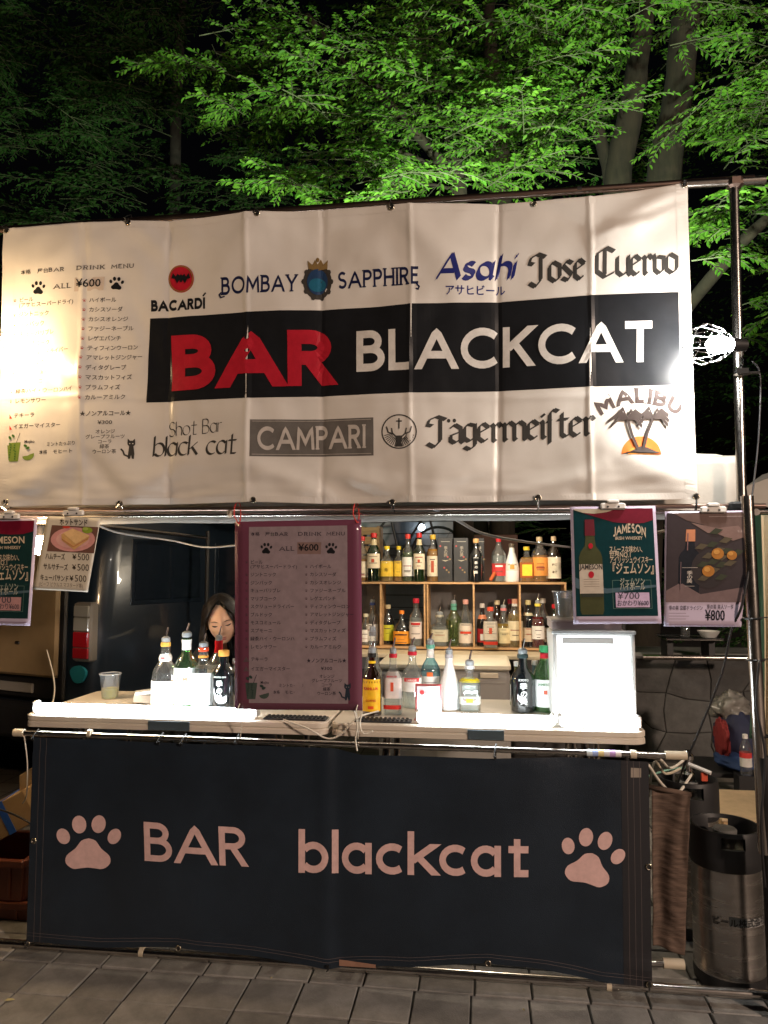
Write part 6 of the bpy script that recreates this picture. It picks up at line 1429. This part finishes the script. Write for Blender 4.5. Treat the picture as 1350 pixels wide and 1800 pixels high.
for q in 'lr':
    RAD.update({'sh' + q: .055, 'el' + q: .038, 'wr' + q: .024, 'ha' + q: .03, 'hp' + q: .09, 'kn' + q: .055, 'an' + q: .04, 'to' + q: .035})
    ED += [('nk0', 'sh' + q), ('sh' + q, 'el' + q), ('el' + q, 'wr' + q), ('wr' + q, 'ha' + q), ('pel', 'hp' + q), ('hp' + q, 'kn' + q), ('kn' + q, 'an' + q), ('an' + q, 'to' + q)]
    for i in range(5):
        for c_ in 'fgh':
            if c_ + q + str(i) in J: RAD[c_ + q + str(i)] = .009
        ED += [('ha' + q, 'f%s%d' % (q, i)), ('f%s%d' % (q, i), 'g%s%d' % (q, i))] + ([('g%s%d' % (q, i), 'h%s%d' % (q, i))] if i else [])
def skinned(keys, scale=1.0, add=0.0):
    ks = [k for k in J if k in keys]; m = bpy.data.meshes.new('skeleton'); m.from_pydata([J[k] for k in ks], [(ks.index(a), ks.index(b)) for a, b in ED if a in ks and b in ks], [])
    o = bpy.data.objects.new('skeleton', m); COL.objects.link(o)
    md = o.modifiers.new('skin', 'SKIN'); md.use_smooth_shade = True
    if not m.skin_vertices: 
        bpy.context.view_layer.update()
    for i, k in enumerate(ks): m.skin_vertices[0].data[i].radius = (RAD[k] * scale + add,) * 2
    m.skin_vertices[0].data[0].use_root = True
    o.modifiers.new('sub', 'SUBSURF').levels = 2
    dg = bpy.context.evaluated_depsgraph_get(); r = bpy.data.meshes.new_from_object(o.evaluated_get(dg)); bpy.data.objects.remove(o)
    mb = MB(); mb.add([tuple(v.co) for v in r.vertices], [tuple(p.vertices) for p in r.polygons]); return mb
try:
    bd = skinned(set(J))
except Exception as e:
    print('skin failed', e); bd = MB(); bd.tube([J['pel'], J['wst'], J['chs'], J['nk0'], J['nk2']], [.13, .11, .13, .06, .04], 16)
bd.add(hd.v, hd.f); bd.build('body', M_skin, wom, smooth='all')
try:
    tp_ = skinned({k for k in J if k[:2] in ('pe', 'ws', 'ch', 'nk', 'sh', 'el', 'wr') and k not in ('nk1', 'nk2')}, 1.06, .008); tp_.build('sweater', M_top, wom, smooth='all')
    tr_ = skinned({k for k in J if k[:2] in ('pe', 'hp', 'kn', 'an')}, 1.06, .008); tr_.build('trousers', pm('dark_trousers', (.02, .02, .028), .8), wom, smooth='all')
except Exception as e: print('clothes failed', e)
def fpt(u, v, off=.001):
    # point on the face by relative width / height
    el = math.asin(max(-1, min(1, v))); k = 1 - .36 * (-v) ** 1.6 if v < 0 else 1; az = math.asin(max(-1, min(1, u / (k * max(.2, math.cos(el))))))
    return HM @ face(az, el, off)
M_lash = pm('lash_and_brow', (.02, .014, .012), .6); M_lip = pm('lips', (.42, .13, .12), .4)
for s in (-1, 1):
    mb = MB(); mb.tube([fpt(s * (.2 + .46 * t), .2 + .04 * math.sin(PI * min(1, t * 1.1)) - .02 * t, .0012) for t in [i / 8 for i in range(9)]], [.0008, .0014, .0018, .0018, .0016, .0014, .0012, .0009, .0005], 6); mb.build('eyebrow', M_lash, wom, smooth='all')
    mb = MB(); mb.tube([fpt(s * (.24 + .36 * t), .045 - .035 * math.sin(PI * t), .0014) for t in [i / 8 for i in range(9)]], [.001, .0018, .0024, .0026, .0026, .0026, .0024, .002, .001], 6); mb.build('lashes', M_lash, wom, smooth='all')
    mb = MB(); mb.add([tuple(fpt(s * (.27 + .3 * t), .045 - .03 * math.sin(PI * t) + (.0 if r_ else .03 * math.sin(PI * t)), .0009)) for r_ in (0, 1) for t in [i / 6 for i in range(7)]], [(i, i + 1, i + 8, i + 7) for i in range(6)]); mb.build('eye', pm('eye_dark', (.05, .04, .035), .2), wom, smooth='all')
    mb = MB(); e_ = face(s * PI / 2, -.08); mb.lathe([(.002, -.03), (.011, -.024), (.014, 0), (.012, .02), (.003, .03)], HM @ e_, 12, sx=.5, sy=1.2); mb.build('ear', M_skin, wom, smooth='all')
def lip(v0, v1, w):
    n = 10; vs = []
    for i in range(n + 1):
        t = i / n; u = -w + 2 * w * t; k = math.sin(PI * t) ** .7; m_ = (v0 + v1) / 2
        for v in (m_ + (v0 - m_) * k * (1 - .25 * gsn(u, 0, .05)), m_, m_ + (v1 - m_) * k): vs.append(tuple(fpt(u, v, .0012)))
    return MB().add(vs, [(3 * i + j, 3 * i + j + 1, 3 * i + j + 4, 3 * i + j + 3) for i in range(n) for j in (0, 1)])
lip(-.46, -.555, .24).build('upper_lip', M_lip, wom, smooth='all'); lip(-.555, -.66, .2).build('lower_lip', M_lip, wom, smooth='all')
# hair: cap of strands from a side parting, falling past the jaw
hs_ = MB(); rnd = random.Random(5)
def hairpt(az, el, o): return HM @ face(az, el, o)
cap_ = MB()
def capf(u, v):
    az = -PI + 2 * PI * u
    aa = abs(az + .12); lo = (.92 - .75 * (aa / .8) ** 2.2) if aa < .8 else (.17 - .97 * min(1, (aa - .8) / .35))
    el = lo + (PI / 2 - lo) * v
    return HM @ face(az, el, .012 + .004 * math.sin(az * 19) * (1 - v) + (.006 if abs(az) > .9 else 0))
cap_.grid(capf, 90, 14); hs_.add(cap_.v, cap_.f)
for side in (-1, 1):
    for i in range(110):
        f = rnd.random(); az0 = side * (.12 + .2 * f); start = .95 + .5 * rnd.random()
        azl = side * (.98 + 1.9 * f)  # where it falls
        pts = [hairpt(side * .08 + .0, 1.15 + .2 * f, .012)]
        for t in (.25, .5, .75, 1): 
            a = side * .1 + (azl - side * .1) * t ** .8; e = 1.15 * (1 - t) ** 1.0 + (.05) * t
            pts.append(hairpt(a, e, .016 + .006 * rnd.random()))
        p = pts[-1]; out = Vector((p.x - HC.x, p.y - HC.y, 0)).normalized()
        Lh = .2 + .1 * rnd.random(); 
        for t in (.35, .7, 1): pts.append(p + Vector((0, 0, -Lh * t)) + out * (.012 * math.sin(3 * t + i) - .01 * t) + Vector((rnd.uniform(-.004, .004), .03 * t * (f > .5), 0)))
        hs_.tube(smoothpath(pts, 3), [.0055] * 1 + [.0052] * (3 * (len(pts) - 1) - 2) + [.003, .0012], 5)
hs_.build('hair', M_hair, wom, smooth='all')
# ================================================================== KEGS
M_keg = pm('brushed_keg_steel', (.5, .47, .44), .26, metal=1, var=.2, vscale=3, stretch=(1, 1, 14), bump=.12, bscale=60, rvar=.08)
def keg(lab, c, R, H, extra=True):
    t = thing('beer_keg', lab, 'keg', tuple(c), 'steel beer kegs')
    mb = MB(); mb.lathe([(R * .86, .012), (R * .95, .03), (R, .05), (R, .056), (R * .985, .06), (R * .985, H * .74), (R * .97, H * .8), (R * .8, H * .86), (R * .3, H * .885)], c, 48); mb.build('body', M_keg, t, smooth=True)
    # top rubber collar with two grip openings
    mb = MB(); n = 48; zs = [H * .755, H * .765, H * .82, H * .9, H * .975, H]
    def col(rr, z, k): a = 2 * PI * k / n; return (c.x + rr * math.cos(a), c.y + rr * math.sin(a), c.z + z)
    ro = [R * 1.0, R * 1.02, R * 1.025, R * 1.02, R * 1.015, R * .985]; ri = [R * .9] * 5 + [R * .93]
    vs = [col(r, z, k) for r, z in zip(ro, zs) for k in range(n)] + [col(r, z, k) for r, z in zip(ri, zs) for k in range(n)]; fs = []
    holes = set(list(range(33, 38)) + list(range(9, 14)))
    for r in range(5):
        for k in range(n):
            k2 = (k + 1) % n
            if r == 3 - 0 and k in holes:
                continue
            fs.append((r * n + k, r * n + k2, (r + 1) * n + k2, (r + 1) * n + k)); b_ = 6 * n
            fs.append((b_ + r * n + k2, b_ + r * n + k, b_ + (r + 1) * n + k, b_ + (r + 1) * n + k2))
    for k in range(n):
        k2 = (k + 1) % n; fs.append((5 * n + k, 5 * n + k2, 11 * n + k2, 11 * n + k))
        if k in holes: fs.append((3 * n + k, 3 * n + k2, 9 * n + k2, 9 * n + k)); fs.append((4 * n + k2, 4 * n + k, 10 * n + k, 10 * n + k2))
    mb.add(vs, fs); mb.build('rubber_collar', M_blk, t, smooth=True)
    mb = MB(); mb.lathe([(R * .84, 0), (R * .98, .004), (R * 1.01, .03), (R * .99, .058), (R * .9, .06)], c, 40); mb.build('rubber_foot', M_blk, t, smooth=True)
    mb = MB(); mb.lathe([(R * .3, H * .885), (R * .3, H * .93), (R * .26, H * .94)], c, 24); k_ = mb.build('valve_neck', M_keg, t, smooth=True)
    mb = MB(); mb.lathe([(R * .33, H * .93), (R * .34, H * .965), (R * .3, H * .975), (R * .12, H * .97)], c, 24); mb.build('valve_cap', pm('grey_cap', (.12, .12, .115), .5), t, smooth=True)
    if extra:
        def sf(a, b, off=0.0): an = math.radians(-95) + a / R; return Vector((c.x + (R + off) * math.cos(an), c.y + (R + off) * math.sin(an), c.z + b))
        P = Print(sf, .0008)
        P.quad([(-.02, H * .49), (.115, H * .475), (.115, H * .425), (-.02, H * .435)], 'sticker', ink((.3, .3, .29)), .6, 12, 1)
        P.font('ビール株式会社', -.075, H * .435, .029, 'lettering', ink((.03, .03, .03)), 5, .118, H * .44, .02, up=1)
        P.build(t)
    return t
kc = atz(1283, 1722, 0); R_ = 59 * (kc - CL).length * .91 / FOC; kt = at(1283, 1448, kc.y)
keg('steel beer keg with a black rubber collar, standing in front at the right post', Vector((kc.x, kc.y, 0)), .117, kt.z)
k2 = atz(1213, 1600, 0)
kp = at(1211, 1368, .5)
t2 = keg('second steel beer keg half hidden behind the brown cloth', Vector((kp.x, .52, 0)), .112, kp.z, False)
# tap coupler with hoses on the second keg
tc_ = thing('keg_coupler', 'tap coupler with pale hoses on top of the rear keg', 'coupler', (kp.x, .52, kp.z - .06))
z0 = kp.z * .975
mb = MB(); mb.lathe([(.028, 0), (.03, .03), (.02, .04), (.02, .08), (.026, .085), (.026, .1), (.01, .12)], (kp.x, .52, z0), 16); mb.build('body', M_chrome, tc_, smooth=True)
mb = MB(); mb.tube([(kp.x, .5, z0 + .07), (kp.x + .07, .45, z0 + .05)], .008, 8); mb.build('lever', M_whitep, tc_, smooth=True)
mb = MB(); mb.box((kp.x + .05, .47, z0 + .03), (.024, .01, .034), ch=.002); mb.build('hang_tag', ink((.6, .1, .05)), tc_)
for i, (pts, m, r) in enumerate(([[Vector((kp.x, .5, z0 + .1)), at(1180, 1350, .3), at(1160, 1335, .1), at(1135, 1330, .08)], M_string, .005], [[Vector((kp.x - .02, .52, z0 + .05)), at(1170, 1360, .35), at(1150, 1340, .3), at(1140, 1400, .3)], M_joint, .005], [[Vector((kp.x + .01, .5, z0 + .03)), at(1190, 1395, .35), at(1165, 1380, .2), at(1140, 1345, .06)], M_string, .0055], [[Vector((kp.x - .01, .56, z0 + .03)), at(1200, 1350, .5), at(1170, 1355, .5), at(1140, 1365, .45)], pm('green_hose', (.2, .4, .3), .4), .0045])):
    mb = MB(); mb.tube(smoothpath(pts, 8), r, 7); mb.build('hose', m, tc_, smooth='all')
# brown cloth strip beside the skirt
M_cloth = pm('brown_ribbed_cloth', (.12, .08, .06), .9, var=.45, vscale=5, stretch=(1, 1, 16), bump=.6, bscale=50)
bc = thing('brown_cloth', 'brown ribbed cloth strip hanging beside the right end of the skirt', 'cloth', tuple(at(1180, 1390, .1)))
def clf(u, v):
    a = (1146 + (1213 - 1146) * u, 1384 + 13 * u); b = (1148 + (1203 - 1148) * u, 1662 + 16 * u); px, py = a[0] + (b[0] - a[0]) * v, a[1] + (b[1] - a[1]) * v
    p = at(px, py, .14); p.y += .0006 * math.sin(v * 170 + u * 2 + 2 * math.sin(u * 5)) * (1 + noise.noise(Vector((u * 4, v * 20, 1)))) + .003 * noise.noise(Vector((u * 2, v * 30, 7))) + .012 * noise.noise(Vector((u * 3, v * 6, 5))) + .012 * math.sin(u * 6); return p
mb = MB(); mb.grid(clf, 20, 120); mb.build('fabric', M_cloth, bc, smooth='all', solid=.003)
mb = MB(); mb.tube([at(1140, 1383, .14), at(1215, 1397, .14)], .009, 10); mb.build('hem_roll', M_cloth, bc, smooth='all')
# tray table against the wall
tr = thing('serving_tray', 'steel tray on the dark ledge behind the gin poster', 'tray', tuple(at(1215, 1120, 2.9)))
a = at(1168, 1122, 2.85); b = at(1268, 1122, 2.85)
mb = MB(); mb.box(((a.x + b.x) / 2, 2.95, a.z - .005), (b.x - a.x, .3, .008), ch=.003); mb.build('base', M_chrome, tr)
for y_ in (2.8, 3.1): 
    mb = MB(); mb.tube([(a.x, y_, a.z + .006), (b.x, y_, a.z + .006)], .006, 8); mb.build('rim', M_chrome, tr)
for xx in (a.x + .05, b.x - .05):
    mb = MB(); mb.box((xx, 3.0, (a.z + wz) / 2 + .01), (.04, .2, max(.02, a.z - wz - .04))); mb.build('foot', M_blk, tr)
bw = Vector((at(1246, 1118, 2.9).x, 2.9, a.z)); t = thing('plastic_bowl', 'white bowl standing on the steel tray', 'bowl', tuple(bw))
mb = MB(); mb.lathe([(.03, 0), (.05, .01), (.075, .05), (.078, .052), (.07, .05), (.045, .014), (.01, .01)], bw, 24, cap=False); mb.build('bowl', M_whitep, t, smooth=True)
gw = Vector((at(1205, 1118, 2.9).x, 2.9, a.z)); t = thing('glass_jar', 'clear jar standing on the steel tray left of the bowl', 'jar', tuple(gw))
mb = MB(); mb.lathe([(.03, 0), (.032, .002), (.032, .07), (.028, .08)], gw, 20); mb.build('jar', GM['clear'], t, smooth=True); mb = MB(); mb.lathe([(.03, .08), (.03, .095), (.01, .097)], gw, 20); mb.build('lid', M_chrome, t, smooth=True)
# sacks and bag by the wall
def blob(c, s, seed, amp=.12, fold=5):
    def f(u, v):
        az, el = 2 * PI * u, -PI / 2 + PI * v; d = Vector((math.cos(az) * math.cos(el), math.sin(az) * math.cos(el), math.sin(el)))
        k = 1 + amp * noise.noise(d * 2 + Vector((seed, 0, 0))) + amp * .5 * noise.noise(d * fold + Vector((0, seed, 0)))
        q = Vector((d.x * s[0] * k, d.y * s[1] * k, d.z * s[2] * k)); q.z = max(q.z, -s[2] * .8); return c + q
    mb = MB(); mb.grid(f, 36, 24); return mb
bp = at(1300, 1300, 2.2); g0 = 0.0
bg = thing('cloth_bag', 'navy and red cloth bag slumped by the stone wall behind the right post', 'bag', (bp.x, 2.3, 0))
w_ = at(1345, 1300, 2.2).x - at(1262, 1300, 2.2).x; hz = at(1300, 1262, 2.2).z; lz = max(0.0, at(1300, 1352, 2.2).z)
st = thing('low_stand', 'low dark stand under the cloth bag', 'stand', (bp.x, 2.3, 0))
mb = MB(); mb.box((bp.x, 2.32, lz - .02), (.5, .4, .03), ch=.004); mb.build('top', M_blk, st)
for xx in (-.2, .2):
    for yy in (-.15, .15):
        mb = MB(); mb.box((bp.x + xx, 2.32 + yy, (lz - .035) / 2), (.03, .03, lz - .035)); mb.build('leg', M_blk, st)
M_navy = pm('navy_fabric', (.02, .025, .06), .8, var=.2); M_redc = pm('red_fabric', (.22, .02, .02), .8); M_blue = pm('blue_fabric', (.02, .05, .15), .8)
blob(Vector((bp.x + .02, 2.32, lz + (hz - lz) * .5)), (w_ * .5, .16, (hz - lz) * .58), 3).build('bag_body', M_navy, bg, smooth='all')
blob(Vector((bp.x - w_ * .33, 2.24, lz + (hz - lz) * .55)), (.03, .12, (hz - lz) * .4), 9, .3).build('side_panel', M_redc, bg, smooth='all')
blob(Vector((bp.x - w_ * .05, 2.22, lz + (hz - lz) * .17)), (w_ * .47, .19, (hz - lz) * .16), 6, .2).build('base_panel', M_blue, bg, smooth='all')
t = thing('plastic_sack', 'crumpled clear plastic sack on top of the navy bag', 'sack', (bp.x, 2.35, hz))
blob(Vector((bp.x + .01, 2.36, hz + .03)), (.11, .1, .09), 12, .5, 7).build('film', pm('milky_film', (.2, .19, .17), .3, coat=.5), t, smooth='all')
# water bottle
wb = at(1312, 1362, 2.0); ww = thing('water_bottle', 'plastic drink bottle with a red and white label standing by the bag', 'bottle', (wb.x, 2.0, 0)); zb = max(0.0, wb.z)
mb = MB(); mb.box((wb.x, 2.02, (zb) / 2), (.1, .1, zb - .002)); 
if zb > .03: tag(mb.build('upturned_crate', M_blk, None), 'small dark crate under the plastic drink bottle', 'crate')
mb = MB(); mb.lathe([(.03, 0), (.033, .01), (.033, .15), (.02, .19), (.013, .2), (.013, .215)], (wb.x, 2.0, zb), 20); mb.build('bottle', GM['clear'], ww, smooth=True)
mb = MB(); mb.lathe([(.0336, .05), (.0336, .1)], (wb.x, 2.0, zb), 20, cap=False); mb.build('label', ink((.6, .6, .58)), ww, smooth=True)
mb = MB(); mb.lathe([(.0336, .1), (.0336, .13)], (wb.x, 2.0, zb), 20, cap=False); mb.build('label', ink((.55, .05, .05)), ww, smooth=True)
mb = MB(); mb.lathe([(.015, .208), (.015, .232), (.01, .234)], (wb.x, 2.0, zb), 14); mb.build('cap', M_whitep, ww, smooth=True)
# plywood boxes near the kegs
M_ply = pm('plywood', (.45, .3, .15), .6, var=.25, vscale=8, stretch=(1, 6, 1))
c = atz(1292, 1418, .18); mb = thing('plywood_box', 'low plywood box with a pale lid behind the front keg', 'box', (c.x, c.y, 0)); pb_ = mb
q = MB(); q.box((c.x + .08, c.y + .02, .09), (.42, .5, .17), ch=.003); q.build('box', M_ply, pb_); q = MB(); q.box((c.x + .08, c.y + .02, .183), (.44, .52, .012), ch=.002); q.build('lid', pm('pale_ply', (.55, .42, .26), .6, var=.2, vscale=7), pb_)
# cardboard and red crates at the left
M_card = pm('cardboard', (.42, .28, .14), .75, var=.12, vscale=6)
M_rcr = pm('red_plastic_crate', (.22, .065, .035), .45, var=.1)
def plasticcrate(lab, px, pyc, Y, w, h, z0):
    a = at(px, pyc, Y); t = thing('plastic_crate', lab, 'crate', (a.x, Y, z0), 'red crates left of the skirt')
    q = MB(); q.box((a.x, Y + .16, z0 + .012), (w, .32, .02), ch=.003); q.build('floor', M_rcr, t)
    for (cx, cy, sx_, sy_) in ((a.x, Y, w, .012), (a.x, Y + .32, w, .012), (a.x - w / 2, Y + .16, .012, .31), (a.x + w / 2, Y + .16, .012, .31)):
        q = MB(); q.box((cx, cy, z0 + h / 2), (sx_, sy_, h), ch=.002); q.box((cx, cy - (.004 if sy_ == .012 else 0), z0 + h - .015), (sx_ + .008, sy_ + .01, .028), ch=.003); q.build('side', M_rcr, t)
    for i in range(3):
        q = MB(); q.box((a.x - w / 2 + w * (i + .5) / 3, Y - .009, z0 + h * .45), (.012, .008, h * .8), ch=.002); q.build('rib', M_rcr, t)
    return t
YC = .25; zc = at(20, 1584, YC).z; zc2 = at(20, 1512, YC).z
plasticcrate('lower red plastic crate on the ground at far left', -14, 1600, YC, .34, zc, .0)
plasticcrate('upper red plastic crate stacked at far left under the cardboard box', -24, 1560, YC, .32, max(.1, zc2 - zc), zc + .003)
cbx = at(22, 1460, .42); cbz = zc2 + .006
t = thing('cardboard_box', 'tilted cardboard box with blue tape on top of the red crates at left', 'box', (cbx.x, .42, cbz))
rt = Euler((0, math.radians(-28), math.radians(10))); cc_ = Vector((cbx.x - .01, .43, cbz + .12))
q = MB(); q.box(cc_, (.26, .2, .14), rt, .003); q.build('carton', M_card, t)
q = MB(); q.box(cc_ + rt.to_matrix() @ Vector((.02, -.1015, 0)), (.03, .002, .141), rt); q.box(cc_ + rt.to_matrix() @ Vector((.02, 0, .0712)), (.03, .2, .002), rt); q.build('tape', ink((.03, .12, .5)), t)
for s in (-1, 1):
    q = MB(); q.box(cc_ + rt.to_matrix() @ Vector((s * .13, 0, .1)), (.003, .19, .07), Euler((0, math.radians(-28 + s * 25), math.radians(10))), 0); q.build('flap', M_card, t)
cable('black cord crossing in front of the cardboard box at left', [at(-10, 1420, .2), at(25, 1432, .2), at(60, 1452, .2), at(70, 1470, .1)], .004, M_cord)
# neighbouring tent side at the right edge
M_tg = pm('green_tent_side', (.03, .09, .05), .7, var=.1); M_cream = pm('cream_curtain', (.6, .52, .36), .8, var=.05)
nt_ = thing('neighbour_tent', 'cream edged green tent side of the next stall at the right picture edge', 'tent', tuple(at(1350, 1400, .7)))
def curt(x0, x1, Y, ya, yb, amp, fr_=4):
    def f(u, v):
        px = x0 + (x1 - x0) * u + 8 * math.sin(v * 3) * (1 - u); p = at(px, ya + (yb - ya) * v, Y); p.y += amp * math.sin(u * fr_ * 2 * PI + v) ; return p
    return f
q = MB(); q.grid(curt(1338, 1420, .62, 905, 1490, .02, 3), 40, 20); q.build('curtain', M_cream, nt_, smooth='all', solid=.002)
q = MB(); q.grid(curt(1318, 1350, 1.1, 905, 1300, .02, 1), 14, 20); q.build('side_wall', M_tg, nt_, smooth='all', solid=.002)
q = MB(); q.add([at(1312, 855, 2.2), at(1420, 815, 2.2), at(1420, 905, 2.2), at(1316, 885, 2.2), at(1340, 835, 3.2), at(1450, 800, 3.2)], [(0, 1, 2, 3), (0, 4, 5, 1)]); q.build('awning', M_canvas, nt_, solid=.004)
# little red and white lanterns far behind under the canopy edge
for i, (px, py, r, c_, lab) in enumerate(((186, 921, .05, (.9, .06, .04), 'small red glow lamp above the van, first from the left'), (292, 922, .04, (.9, .5, .3), 'pale orange glow lamp above the van, in the middle'), (398, 921, .05, (.9, .05, .03), 'small red glow lamp close to the menu board top corner'), (802, 929, .018, (1, .02, .04), 'tiny red light in the dark above the gift boxes'))):
    c = at(px, py, 6.2 if i < 3 else 6.6); t = thing('signal_lamp', lab, 'lamp', tuple(c), 'small coloured lamps far behind')
    q = MB(); q.lathe([(.002, -r), (r * .8, -r * .6), (r, 0), (r * .8, r * .6), (.002, r)], c, 14, sx=1.6); q.build('glow', emat('lamp_glow', c_, 1.6 if i < 3 else 5), t, smooth='all')
    q = MB(); q.tube([c + Vector((0, 0, r)), c + Vector((0, 0, .6))], .006, 6); q.build('cord', M_cord, t)
# fallen leaves and a scrap on the pavers
M_fl = pm('dry_leaf', (.45, .4, .2), .7)
for (px, py, a, lab) in ((17, 1758, .3, 'pale fallen leaf on the pavers at far left'), (478, 1719, 1.2, 'tiny pale scrap on the pavers left of the middle'), (920, 1775, 2.0, 'small fallen leaf on the pavers right of the middle')):
    c = atz(px, py, .004); q = MB(); L = .035 if px < 100 else .014
    pts = [(0, 0), (.3, .22), (.7, .18), (1, 0), (.7, -.2), (.3, -.24)]; q.add([c + Vector(((u - .5) * L * math.cos(a) - v * L * math.sin(a), (u - .5) * L * math.sin(a) + v * L * math.cos(a), .003 * abs(v) * 4)) for u, v in pts], [(0, 1, 2, 3), (0, 3, 4, 5)])
    tag(q.build('fallen_leaf', M_fl, None), lab, 'leaf')
